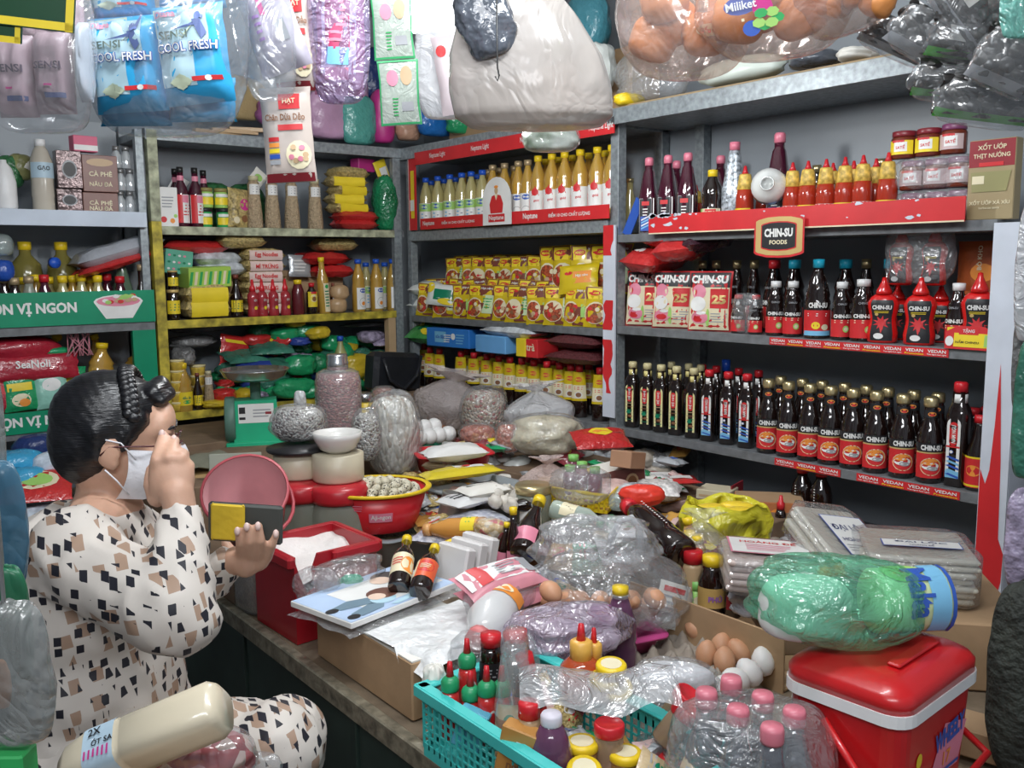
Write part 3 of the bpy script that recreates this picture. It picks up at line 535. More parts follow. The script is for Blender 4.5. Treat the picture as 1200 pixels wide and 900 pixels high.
# jars
def jar(contents,lid,H=.07,r=.035,lab=None,wrap=False):
    b=G().lathe([(r*.9,0),(r,.004),(r,H*.72),(r*.85,H*.8)],contents,16); c=G().lathe([(r*.9,H*.8),(r*.93,H*.82),(r*.93,H*.98),(r*.85,H),(0,H)],lid,16)
    g=None
    if lab:
        g,s=L_(r+.0004); g.rect(s,0,H*.4,r*2.4,H*.5,lab,nu=8); g.rect(s,r*.2,H*.42,r*1,H*.34,WHITE,.0012); g.text(s,'SATẾ',r*.2,H*.42,H*.16,RED,off=.002); g.rect(s,0,H*.62,r*1,H*.08,RED,.0013)
    return sp(('jar_body',b),('lid',c),*([('label_print',g)] if g else []))
CHL=K('dark_chili_paste',(.16,.03,.015),.15,coat=.6); LIDM=K('maroon_lid',(.22,.02,.03),.35)
JA=jar(CHL,LIDM,.078,.036,YEL); JB=jar(CHL,K('plum_lid',(.2,.05,.13),.35),.078,.033,K('pale_pink_label',(.6,.45,.45)))
lb=[('top-row jar with yellow label above the chili bottles, left',JA,1059,1.775),('top-row jar with yellow label above the chili bottles, right',JA,1088,1.775)]
for i,(l,j,px,z) in enumerate(lb): spawn(j,'chili_paste_jar',l,'jar',(2.46,yat(px,2.46,z),z),RS,sc=(.95,.95,.95))
spawn(JB,'chili_paste_jar','dark top-row jar wrapped in film near the brown box','jar',(2.46,yat(1117,2.46,1.77),1.775),RS)
for r_,z in (('middle',1.688),('bottom',1.602)):
    for i,px in enumerate((1069,1097,1124)): spawn(JB,'chili_paste_jar',f'{ORD[i]} from left in {r_} row of film-wrapped plum-lidded jars','jar',(2.45,yat(px,2.45,z),z),RS,group='film-wrapped jars')
    g=bagmesh(.125,.043,.085,FILM,int(z*10),nu=30,nv=14,wr=.04,flatb=.22); spawn(g,'clear_wrap',f'clear film wrap around the {r_} row of jars','wrap',(2.45,yat(1097,2.45,z),z),RS)
g=G(); g.box((0,0,.1),(.115,.04,.2),K('olive_brown_card',(.36,.28,.15)),bev=.002); s=onbox(.04); g.rect(s,0,.165,.112,.066,DRED); g.text(s,'XỐT ƯỚP',0,.183,.017,CREAM,w=.07,off=.002); g.text(s,'THỊT NƯỚNG',0,.16,.017,CREAM,w=.09,off=.002); g.rect(s,0,.138,.06,.01,RED,.002)
g.poly(s,[(-.045,.07),(.04,.07),(.05,.12),(-.05,.12)],K('olive_print',(.3,.28,.12)),.002); g.rect(s,-.03,.1,.03,.02,CREAM,.003); g.text(s,'XỐT ƯỚP XÁ XÍU',0,.045,.014,CREAM,w=.1,off=.002); g.text(s,'barbecue sauce',0,.03,.006,CREAM,off=.002)
spawn(g,'sauce_mix_box','brown printed sauce mix box at the right end of top shelf','box',(2.44,yat(1163,2.44,1.62),1.6),RS)
# ================= middle rack goods
def oilb(liq,capm,H=.27,r=.036,kind=0):
    g,s=L_(r+.0004); 
    if kind==0: # white and red slanted label
        g.rect(s,0,.075,r*2.4,.11,WHITE,nu=8,nv=4); g.poly(s,[(-r*1.15,.02),(r*1.15,.02),(r*1.15,.06),(-r*1.15,.1)],RED,.0012); g.ell(s,-.006,.125,.03,.03,RED,.0014); g.poly(s,[(-.02,.11),(.012,.11),(-.004,.15)],RED,.0015); g.text(s,'gold',0,.09,.012,RED,off=.002); g.lines(s,0,.05,.05,.02,3,WHITE,.002); g.ell(s,0,.03,.02,.02,YEL,.002)
    elif kind==1: # white label, blue oval, line drawing
        g.rect(s,0,.07,r*2,.11,WHITE,nu=8); g.ell(s,0,.11,r*1.1,.022,BLUE,.0012); g.text(s,'Simply',0,.11,.009,WHITE,off=.002); g.ell(s,0,.05,r*1.3,.05,GREY,.0012); g.ell(s,0,.05,r*1.2,.045,WHITE,.0015); g.ell(s,0,.045,r*.6,.02,ORANGE,.0018)
    else:
        g.rect(s,0,.07,r*2,.11,WHITE,nu=8); g.rect(s,0,.105,r*2,.035,LGREEN,.001,8); g.ell(s,0,.108,r*1.1,.022,BLUE,.0012); g.text(s,'Simply',0,.108,.009,WHITE,off=.002)
        for k in range(6): g.ell(s,(-1)**k*.009,.035+.008*k,.012,.007,[GREY,LBLUE][k%2],.0014,7)
    k=H/.27
    b=G().lathe([(r*.93,0),(r,.005),(r,.13*k),(r*.9,.15*k),(r*.97,.17*k),(r*.75,.2*k),(.013,.235*k),(.012,.25*k)],liq,14)
    nk=G().lathe([(.0124,.228*k),(.0124,.252*k)],CLEAR,10)
    return sp(('bottle_body',b),('cap',G().lathe([(.0165,.247*k),(.0165,H),(0,H)],capm,12)),('label_print',g))
ON=oilb(OIL,YELPL); OS=oilb(OILG,BLUEPL,.245,.033,2); OG=oilb(OIL,K('bronze_cap',(.5,.38,.22),.4,metal=.4),.26,.033,1)
X2=2.46
rowput(ON,[631,647,662,680,700,717],X2,ZM[2],'oil_bottle','bottle','{} from left of yellow-capped oil bottles with red and white label','yellow-capped oil bottles, front row',rot=RC)
rowput(OS,[500,514,528,542,553,566],X2,ZM[2],'oil_bottle','bottle','{} from left of blue-capped oil bottles with green label top','blue-capped oil bottles, front row',rot=RC)
rowput(OG,[578,592,608,619],X2,ZM[2],'oil_bottle','bottle','{} from left of bronze-capped oil bottles behind the arched sign','bronze-capped oil bottles by the arched sign',rot=RC)
rowput(OS,[506,521,534,560],X2+.1,ZM[2],'oil_bottle','bottle','{} from left in second row of blue-capped oil bottles','blue-capped oil bottles, second row',rot=RC)
rowput(ON,[640,655,671,690,709],X2+.1,ZM[2],'oil_bottle','bottle','{} from left in second row of yellow-capped oil bottles','yellow-capped oil bottles, second row',rot=RC)
rowput(OG,[544,573,586,603],X2+.1,ZM[2],'oil_bottle','bottle','{} from left in second row of bronze-capped oil bottles','bronze-capped oil bottles, second row',rot=RC)
# yellow seasoning packets
YF=K('yellow_packet_film',(.68,.5,.015),.25,coat=.4,var=.2); BRF=K('brown_packet_print',(.2,.05,.03)); RIBS=K('braised_ribs_print',(.42,.08,.03),.4,var=.7,vs=130)
def maggi(seed,wide=0):
    w=.15 if wide else .12; g,s=pillow(w,.155,.03,YF,seed,nu=8,nv=8,wr=1.6)
    g.rect(s,.0,.13,w*.97,.046,BRF,.0008,4,2); g.rect(s,w*.16,.04,w*.62,.07,BRF,.0007,4,2); g.rect(s,-w*.24,.128,w*.38,.042,YEL,.0012,3,2); g.ell(s,-w*.24,.13,w*.33,.02,RED,.0018); g.ell(s,-w*.24,.13,w*.35,.023,YEL,.0015); g.text(s,'MAGGI',-w*.24,.13,.009,YEL,w=w*.24,off=.0024,bold=.04)
    g.text(s,'Hạt nêm',w*.22,.138,.012,WHITE,w=w*.42,off=.0018); g.ell(s,-w*.2,.055,w*.6,.085,CREAM,.0012); g.ell(s,-w*.2,.053,w*.54,.076,RIBS,.0015)
    R=random.Random(seed)
    for k in range(7): g.ell(s,-w*.2+R.uniform(-.2,.2)*w,.053+R.uniform(-.025,.025),.02,.018,[RED,TAN,BROWN,CREAM][k%4],.0018+.0002*k,7)
    if seed%2: g.rect(s,w*.27,.07,w*.36,.08,K('pale_green_print',(.6,.72,.45)),.0012,3,2); g.lines(s,w*.27,.075,w*.3,.05,4,GREEN,.0016)
    else: g.rect(s,w*.3,.06,w*.26,.05,LGREEN,.0012,3,2)
    return g.mesh('packet')
MG=[maggi(i,i%2) for i in range(6)]
R=random.Random(11)
def packs(pxs,X,z,lab,group,sc=1,tilt=-.15,rz=.5):
    for i,px in enumerate(pxs):
        spawn(MG[(i*5+len(pxs))%6],'seasoning_packet',lab.format(ORD[i]),'packet',(X+R.uniform(-.012,.012),yat(px,X,z),z),(tilt+R.uniform(-.05,.05),R.uniform(-.07,.07),RS+rz+R.uniform(-.2,.2)),group,(sc,)*3)
packs([500,523,543,565,589,610,634,657,676,703],2.43,ZM[1],'{} from left in front row of yellow seasoning packets','yellow seasoning packets, front row',1)
packs([512,534,556,579,600,622,646,668,692],2.50,ZM[1]+.02,'{} from left in second row of yellow seasoning packets, mostly hidden','yellow seasoning packets, second row',1.02)
packs([538,552,567,582,597,614,632],2.55,ZM[1]+.13,'{} from left in upper row of yellow seasoning packets','yellow seasoning packets, upper row',.95)
packs([650,668,690,712],2.53,ZM[1]+.125,'{} from left of the tall yellow packets in the upper right','tall yellow packets, upper right',1.25)
packs([548,562,577,592,607,624],2.62,ZM[1]+.14,'{} from left in rearmost row of yellow seasoning packets','yellow seasoning packets, rear row',.95)
def pr_or(g,s): g.rect(s,.02,.06,.08,.05,ORANGE); g.ell(s,-.04,.08,.035,.016,RED); g.text(s,'Hạt nêm',.02,.065,.014,WHITE,off=.002)
standpack((2.44,yat(677,2.44,1.4),1.385),.17,.12,.03,YF,'plain yellow packet with orange panel laid across the upper right packets',(-.4,-.1,RS+.45),pr_or,'seasoning_packet','packet')
bx=G().box((0,0,.065),(.16,.8,.13),CARD,bev=.002); 
spawn(bx,'cardboard_riser','cardboard box under the upper row of yellow packets','box',(2.62,2.98,ZM[1]),0)
WGF=K('white_green_film',(.72,.75,.72),.25,bump=.5,bs=30)
def pr_wg(g,s): g.rect(s,.03,.05,.13,.05,DGREEN,.001,6,3); g.ell(s,-.06,.08,.05,.05,YEL,.0015); g.ell(s,.04,.02,.1,.03,YEL,.0015)
for i,z in enumerate((1.26,1.335)): lyingpack((2.52,yat(509,2.52,1.3),z),.2,.2,.085,WGF,['lower white bag with green band beside the yellow packets','upper white bag with green band beside the yellow packets'][i],RS+.4+.2*i,None,tilt=(.0,0),puff=3)
standpack((2.40,yat(515,2.4,1.3),1.31),.15,.1,.03,WGF,'white and green printed bag face with yellow corner on the left stack',(-.25,.1,RS+.5),pr_wg,'snack_bag','bag')
# bottom shelf of the middle rack
def maggib():
    b=G().lathe([(.026,0),(.028,.004),(.027,.06),(.020,.13),(.013,.165),(.012,.18)],SAUCE,16,sx=1.1,sy=.7)
    f=lambda v:.0285-.052*max(0,v-.05)*1.15
    s=lambda u,v,o:(lambda a,r:V((1.1*(r+o)*sin(a),-.7*(r+o)*cos(a)-.0008,v)))(u/f(v)/1.1,f(v)+.0012)
    g=G(); g.grid(lambda a,b_:s((a-.5)*2.7*f(.064+.108*b_),.064+.108*b_,0),10,8,YF); g.grid(lambda a,b_:s((a-.5)*2.4*f(.073+.05*b_),.073+.05*b_,.0008),8,5,CREAM)
    g.ell(s,0,.145,.026,.017,RED,.001); g.text(s,'MAGGI',0,.145,.008,YEL,w=.02,off=.0018); g.ell(s,0,.087,.028,.024,WHITE,.0014); g.ell(s,0,.087,.02,.018,BROWN,.0018); g.lines(s,0,.112,.032,.014,2,RED,.0014)
    return sp(('bottle_body',b),('cap',G().lathe([(.0145,.172),(.0145,.197),(0,.198)],REDPL,12)),('label_print',g))
MB=maggib(); 
rowput(MB,[505,516,541,556,571,585,598,612,626,641,656,669,679,703],2.45,ZM[0],'seasoning_bottle','bottle','{} from left in front row of red-capped bottles with yellow label','red-capped seasoning bottles, front row',rot=RC,sc=(1.05,1.05,1.05))
rowput(MB,[498,548,563,578,592,620,634,648,662,690],2.53,ZM[0],'seasoning_bottle','bottle','{} from left in second row of red-capped yellow-label bottles','red-capped seasoning bottles, second row',rot=RC,sc=(1.05,1.05,1.05))
rowput(C0,[648,660,672],2.62,ZM[0]+.14,'chili_sauce_bottle','bottle','{} from left of red bottles standing behind the bean bags','red bottles behind the bean bags',sc=(1.1,1.1,1))
bk=G().box((0,0,.07),(.1,1.15,.14),CARD,bev=.002); spawn(bk,'cardboard_riser','cardboard box hidden behind the red-capped seasoning bottles','box',(2.66,3.05,ZM[0]),0)
g,s=carton(.30,.13,.085,K('bright_blue_card',(.03,.2,.62),.4)); g.rect(s,-.05,.045,.08,.05,LBLUE); g.text(s,'sữa đặc',-.05,.045,.02,BLUE,off=.002); g.ell(s,.04,.05,.03,.03,WHITE); g.lines(s,.09,.04,.06,.05,4,LBLUE); g.lines(s,.0,.04,.05,.04,4,WHITE)
spawn(g,'blue_carton','bright blue printed carton lying on the seasoning bottles, left','box',(2.46,yat(537,2.46,1.13),1.122),(0,0,RS+.1))
spawn(G().box((0,0,.035),(.2,.12,.075),K('sky_blue_card',(.15,.4,.75),.5),bev=.003),'light_blue_box','plain sky blue box lying between blue carton and yellow-red box','box',(2.44,yat(591,2.46,1.12),1.122),(0,0,RS+.05))
g=G(); g.box((-.03,0,.035),(.06,.12,.075),YEL,bev=.002); g.box((.035,0,.035),(.07,.12,.075),RED,bev=.002); g.text(onbox(.12),'trà',.03,.04,.03,CREAM); spawn(g,'tea_box','small yellow and red box right of the sky blue box','box',(2.44,yat(633,2.46,1.12),1.122),(0,0,RS+.05))
GB=K('green_lime_film',(.06,.32,.08),.25,bump=.6,bs=40,var=.5)
lyingpack((2.50,yat(510,2.5,1.16),1.13),.22,.2,.09,GB,'green and white snack bag leaning in the rack corner above blue carton',RS+.3,pr_wg,tilt=(.25,0))
STR=K('white_striped_film',(.6,.64,.68),.25,bump=.6,bs=50,var=.4,vs=25)
lyingpack((2.45,yat(606,2.45,1.2),1.185),.36,.13,.06,STR,'white striped long packet lying on top of the light blue box',RS,None,'noodle_packet','packet',puff=3)
BEAN=K('dark_red_beans',(.13,.025,.03),.35,bump=1,bs=160,var=.6,vs=150)
for i,z in enumerate((1.075,1.135)): lyingpack((2.46,yat(684,2.46,1.13),z+.03),.27,.18,.06,BEAN,['lower bag of dark red beans on the seasoning bottles','upper bag of dark red beans on the seasoning bottles'][i],RS+.1,(lambda g,s:g.rect(s,0,.1,.1,.03,WHITE)) if i else None,'bean_bag','bag',puff=3)
# ================= back rack goods
YB=3.87
def onB(px,z,Y=YB): return (xat(px,Y,z),Y,z)
NOOD=K('dried_noodles_film',(.62,.48,.2),.3,bump=1,bs=120,var=.4,vs=90)
def pr_nd(g,s): g.rect(s,0,.10,.2,.04,YEL,.001,6,2)
# shelf 1.66
g,s=carton(.08,.05,.16,WHITE); g.ell(s,-.02,.03,.025,.025,RED); g.ell(s,.015,.025,.02,.02,ORANGE); g.ell(s,.028,.045,.015,.015,LGREEN); g.lines(s,0,.1,.05,.05,4,GREY)
spawn(g,'juice_carton','white carton with apples printed low, left end of upper shelf','box',onB(196,ZB[2]),0)
g,s=L_(.0305); g.rect(s,0,.075,.075,.115,WHITE,nu=8); g.rect(s,-.022,.075,.026,.115,RED,.0012); g.rect(s,.004,.115,.03,.03,PINK,.0012); g.lines(s,.005,.07,.04,.05,4,RED); n,s2=L_(.014); n.rect(s2,0,.2,.04,.02,PINK)
WINE=bottle([(.028,0),(.030,.004),(.030,.14),(.024,.165),(.0125,.19),(.0125,.225)],PURP,[(.0135,.222),(.0135,.245),(0,.246)],K('black_cap',(.02,.02,.02),.3),g,extra=(('neck_label',n),))
rowput(WINE,[214,231],YB,ZB[2],'syrup_bottle','bottle','{} from left of two dark bottles with red and white label','dark bottles with red and white label',rot=.2,on='B')
rowput(WINE,[208,241],YB+.08,ZB[2],'syrup_bottle','bottle','{} of two dark red-label bottles standing in second row','dark red-label bottles, second row',rot=.2,on='B')
def tin(lidm,body,lab): 
    g,s=L_(.0285); g.rect(s,0,.028,.07,.03,lab,nu=8); g.rect(s,0,.052,.06,.012,WHITE,.001,6)
    return bottle([(.026,0),(.028,.003),(.028,.06),(.026,.067)],body,[(.0275,.066),(.0275,.082),(0,.083)],lidm,g)
T1=tin(BLACK,GREEN,YEL); T2=tin(K('olive_lid',(.3,.25,.08),.4),LGREEN,YEL)
for i,(px,z) in enumerate(((241,ZB[2]),(262,ZB[2]),(242,ZB[2]+.083),(259,ZB[2]+.083))): spawn([T1,T1,T2,T2][i],'small_jar',['lower left green and yellow jar with black lid','lower right green and yellow jar with black lid','upper left green jar on the black-lidded jars','upper right green jar on the black-lidded jars'][i],'jar',onB(px,z,YB),0,'green and yellow jars')
NUTS=K('mixed_nuts_film',(.5,.38,.15),.3,bump=.6,bs=90,var=.7,vs=60)
standpack(onB(279,ZB[2],YB-.02),.1,.17,.05,NUTS,'yellow and brown nut pouch beside the green jars',(-.1,.1,.2),lambda g,s:(g.ell(s,.02,.1,.05,.05,MAG),g.ell(s,-.02,.03,.03,.03,CREAM),g.ell(s,.02,.04,.035,.03,BROWN)),'nut_pouch','pouch')
GRB=K('green_leaf_film',(.04,.16,.06),.25,bump=.7,bs=60,var=.6,vs=30); GRS=K('glossy_green_bag',(.02,.33,.13),.2,bump=.6,bs=45,coat=.4)
for i,(px,z) in enumerate(((250,ZB[2]+.02),(290,ZB[2]+.03))): spawn(bagmesh(.09,.07,.2,GRB,i+3,nu=20,nv=12),'leaf_bag',['dark green bag of dried leaves behind the dark bottles','dark green bag behind the first peanut bottle'][i],'bag',onB(px,ZB[2],4.03),0)
PEAN=K('peanut_fill',(.5,.38,.24),.4,bump=1,bs=160,var=.3,vs=90)
g,s=L_(.0262); g.rect(s,0,.155,.07,.04,WHITE,nu=8); g.lines(s,0,.155,.04,.03,3,GREY); 
PB=bottle([(.034,0),(.036,.006),(.034,.05),(.029,.11),(.0258,.135),(.0258,.178),(.018,.19)],PEAN,[(.0215,.19),(.0215,.208),(0,.209)],K('pale_gold_cap',(.6,.55,.35),.4),g,16)
rowput(PB,[299,320,343,370],YB,ZB[2],'peanut_bottle','bottle','{} from left of plastic bottles filled with peanuts','plastic bottles filled with peanuts',on='B',rot=.3,sc=(1,1,1.08))
def longpack(loc,w,t_,mt,label,rz=0,strip=None,txt=None,d=.12,name='noodle_packet',group=None,seed=None):
    t=t_*1.2; g,s=pillow(w,d,t,mt,seed or R.randint(0,99),puff=6,nu=12,nv=8); 
    M=Matrix.Translation((0,-d/2,t/2)) @ Matrix.Rotation(-PI/2,4,'X'); g.v=[tuple(M@V(v)) for v in g.v]
    e=spawn(sp(('wrapper',g),*([('label_band',G().grid(lambda a,b:V(((a-.5)*w*.8,-d/2-.002+ (0 if .2<b<.8 else .006),t*(.1+.75*b))),4,4,strip))] if strip else [])),name,label,'packet',loc,(0,0,rz),group)
    if txt:
        g=G(); g.text(lambda u,v,o:V((u,-d/2-.004-o,v)),txt,0,t*.5,t*.42,RED,w=w*.55); obj('lettering',g,e)
    return e
for i in range(5): longpack(onB(407-3*(i%2),ZB[2]+.075+.04*i,YB+.02),.19-.01*(i%3),.045,NOOD,f'{ORD[i]} from bottom of yellow-ended noodle packets, upper shelf',.1*((-1)**i),YEL if i<4 else None,group='yellow-ended noodle packets, upper shelf')
for i in range(2): longpack(onB(415,ZB[2]+.002+.036*i,YB),.21,.042,SHRED,f'{["lower","upper"][i]} flat red packet under the upper shelf noodle stack',.06*i,name='red_packet',group='flat red packets')
GRC=K('glossy_green_crumpled',(.015,.25,.1),.2,bump=1,bs=60,coat=.4,var=.5)
spawn(bagmesh(.06,.06,.26,GRC,8,nu=24,nv=16,wr=.15),'green_bag','dark green crumpled plastic bag at the right end of upper shelf','bag',onB(452,ZB[2]),0)
spawn(G().box((0,0,.03),(.1,.06,.06),K('magenta_card',(.55,.04,.25),.4),bev=.002),'magenta_box','small magenta box on top of the noodle stack, upper shelf','box',onB(425,ZB[2]+.28,3.95),(0,0,.2))
standpack(onB(452,ZB[2]+.24,3.9),.07,.1,.01,YEL,'yellow and white leaflet hanging above the dark green bag',(.0,-.4,0),lambda g,s:g.rect(s,.01,.04,.05,.05,WHITE),'leaflet','leaflet')
standpack(onB(205,ZB[2]+.15,3.95),.07,.07,.01,WHITE,'small tilted white leaflet above the juice carton',(0,.5,0),None,'leaflet','leaflet')
standpack(onB(297,ZB[2]+.2,3.95),.07,.07,.01,PAPER,'small tilted pale packet behind the first peanut bottle',(0,.7,0),lambda g,s:g.ell(s,0,.035,.04,.03,LGREEN),'packet','packet')
# shelf 1.278
for i,(px,z,w,mt,lb,rz) in enumerate(((225,1.55,.28,SHRED,'long red bag lying deep at the top left of middle shelf',0),(250,1.50,.22,STR,'pale blue striped packet below the long red bag',.1),(255,1.455,.22,STR,'second pale blue striped packet, lower',-.1),(375,1.50,.26,SHRED,'long red bag behind the tall oil bottle, upper',.1),(385,1.44,.22,SHRED,'long red bag behind the tall oil bottle, lower',-.2),(280,1.575,.2,NOOD,'brown noodle bag topmost of the lettered noodle stack',0),(390,1.565,.2,NOOD,'brown noodle bag lying on the long red bags',-.1))):
    longpack(onB(px,z,3.98 if i not in(5,) else 3.92),w,.05,mt,lb,rz,d=.16,name='packet')
spawn(G().box((0,0,.1),(.8,.12,.2),CARD,bev=.002),'cardboard_riser','cardboard box hidden at the back of middle shelf','box',(1.75,4.05,ZB[1]),0)
for i in range(6): longpack(onB(306,ZB[1]+.005+.047*i,3.92),.19,.048,NOOD,f'{ORD[i]} from bottom of pink-lettered noodle packets, middle shelf',.02*((-1)**i),K('pale_pink_band',(.72,.55,.5)),['MÌ TRỨNG','Egg Noodles'][i%2],group='pink-lettered noodle packets')
def gift(w,h,d,c,prints=None): g,s=carton(w,d,h,c); prints and prints(g,s); return g
LIME=K('lime_green_card',(.4,.62,.1),.4)
def pr_lime(g,s):
    for k in range(9): g.rect(s,-.085+.021*k,.04,.012,.055,[GREEN,CREAM][k%2],.001,1,1,sk=.01)
def pr_teal(g,s):
    for k in range(14): g.ell(s,(k%5-2)*.022,.02+(k//5)*.028,.014,.01,[WHITE,PINK,DGREEN][k%3],.001,6)
spawn(gift(.19,.085,.1,LIME,pr_lime),'green_carton','lime green striped carton on top of yellow noodle packets','box',onB(241,ZB[1]+.135,3.89),(.05,-.03,.1))
spawn(gift(.12,.1,.05,K('teal_card',(.12,.42,.3),.5),pr_teal),'teal_carton','teal patterned carton tilted at the left end of middle shelf','box',onB(206,ZB[1]+.19,3.93),(0,.12,.1))
spawn(bagmesh(.07,.05,.05,K('blue_film',(.02,.08,.4),.25,bump=.5),4,nu=16,nv=8),'blue_sachet','small crumpled blue packet under the teal carton','packet',onB(222,ZB[1]+.17,3.95),0)
for i in range(2): longpack(onB(240,ZB[1]+.003+.06*i,3.88),.2,.068,NOOD,f'{["lower","upper"][i]} plump yellow noodle packet below the lime green carton',.05,YEL,group='plump yellow noodle packets')
g,s=L_(.0265); g.rect(s,0,.05,.07,.05,YEL,nu=8); g.lines(s,0,.05,.04,.03,3,DGREEN)
YJ=bottle([(.024,0),(.026,.004),(.026,.1),(.023,.105)],SAUCE,[(.025,.104),(.025,.115),(0,.116)],GOLD,g)
spawn(YJ,'sauce_jar','tall sauce jar with yellow label at the left end of middle shelf','jar',onB(204,ZB[1],3.86),0,sc=(1,1,1.1))
spawn(YJ,'sauce_jar','sauce jar standing on the yellow-label jar','jar',onB(203,ZB[1]+.125,3.86),0,sc=(.8,.8,.7)); spawn(PB,'brown_bottle','brown-filled bottle behind the lime green carton, left','bottle',onB(214,ZB[1]+.08,3.97),0,sc=(.9,.9,.7))
BOT2=bottle([(.024,0),(.027,.01),(.027,.09),(.012,.14),(.011,.17)],SAUCE,[(.013,.168),(.013,.185),(0,.186)],BRF,g)
spawn(BOT2,'sauce_bottle','dark bottle with cream label right of the plump noodle packets','bottle',onB(278,ZB[1],3.87),0,sc=(1,1,1.0))
spawn(BOT2,'sauce_bottle','dark bottle behind the lime green carton','bottle',onB(249,ZB[1]+.1,4.0),0,sc=(1,1,1.15))
def chilis():
    b=G().lathe([(.021,0),(.0235,.004),(.022,.03),(.019,.045),(.023,.07),(.022,.085),(.012,.1)],K('red_chili_bottle',(.38,.03,.04),.2,coat=.5),16); c=G().lathe([(.013,.1),(.013,.112),(.008,.122),(.005,.145),(0,.146)],REDPL,10)
    g,s=L_(.0225); g.ell(s,0,.05,.02,.045,DRED,.001); g.ell(s,0,.035,.014,.014,YEL,.0015); g.text(s,'ỚT',0,.065,.01,WHITE,off=.0015)
    return sp(('bottle_body',b),('cap',c),('label_print',g))
CH=chilis(); rowput(CH,[297,308,321,335],3.86,ZB[1],'chili_sauce_bottle','bottle','{} from left of red chili squeeze bottles before the noodle stack','red chili squeeze bottles, back rack',on='B',rot=.2,sc=(1.05,1.05,1.12))
spawn(bottle([(.026,0),(.028,.004),(.028,.1),(.02,.125),(.016,.135)],K('maroon_sauce',(.12,.015,.02),.15,coat=.5),[(.018,.132),(.018,.15),(0,.151)],YELPL),'sauce_bottle','maroon sauce bottle with yellow cap right of the red chili bottles','bottle',onB(350,ZB[1],3.86),0,sc=(1,1,1.05))
g,s=L_(.0265); g.rect(s,0,.07,.06,.07,YEL,nu=8); g.ell(s,0,.075,.035,.035,CREAM); g.ell(s,0,.072,.02,.022,BROWN,.0013); g.rect(s,0,.1,.03,.01,RED,.001)
spawn(bottle([(.024,0),(.026,.004),(.026,.1),(.015,.12),(.012,.13)],SAUCE,[(.014,.128),(.014,.145),(0,.146)],REDPL,g),'soy_sauce_bottle','black sauce bottle with yellow label and red cap before tall oil bottle','bottle',onB(366,ZB[1],3.85),0,sc=(.95,.95,.98))
g,s=L_(.0275); g.rect(s,.005,.075,.03,.13,CREAM,nu=4,nv=1); g.lines(s,.005,.07,.022,.08,6,DGREEN); g.ell(s,.005,.125,.018,.018,GREEN)
spawn(bottle([(.025,0),(.027,.004),(.027,.16),(.015,.2),(.012,.24)],OIL,[(.0145,.238),(.0145,.258),(0,.259)],YELPL,g,extra=(('neck',G().lathe([(.0124,.2),(.0124,.24)],CLEAR,8)),)),'oil_bottle','tall slender oil bottle with yellow cap and narrow cream label','bottle',onB(381,ZB[1],3.86),(0,-.05,0),sc=(1,1,1.0))
spawn(BOT2,'sauce_bottle','slim dark bottle right of the tall slender oil bottle','bottle',onB(391,ZB[1],3.87),0,sc=(.6,.7,.75))
standpack(onB(352,ZB[1]+.17,3.93),.11,.1,.02,K('silver_pouch',(.5,.52,.54),.3,metal=.4,bump=.3),'silver pouch standing above the maroon sauce bottle',(-.1,.03,0),lambda g,s:g.lines(s,0,.05,.07,.06,4,WHITE),'silver_pouch','pouch')
OB=[oilb(OIL,BLUEPL,.27,.031,1),oilb(OIL,BLUEPL,.27,.033,1)]
rowput([OB[0]],[421,442,461],3.87,ZB[1],'oil_bottle','bottle','{} from left of three blue-capped oil bottles on the back rack','blue-capped oil bottles, back rack',on='B',rot=.2,sc=(1,1,.92))
for i,px in enumerate((430,452)): spawn(OS,'oil_bottle',['green-labelled oil bottle behind the left blue-capped pair','green-labelled oil bottle behind the right blue-capped pair'][i],'bottle',onB(px,ZB[1],3.97),0,sc=(1,1,.95))
for i,(px,z) in enumerate(((396,ZB[1]),(398,ZB[1]+.06))): spawn(bagmesh(.045,.04,.07,K('tan_snack_film',(.5,.33,.18),.35,bump=.4),i,nu=14,nv=10),'snack_packet',['lower round tan snack packet left of blue-capped oil bottles','upper round tan snack packet left of blue-capped oil bottles'][i],'packet',onB(px,z,3.86),0)
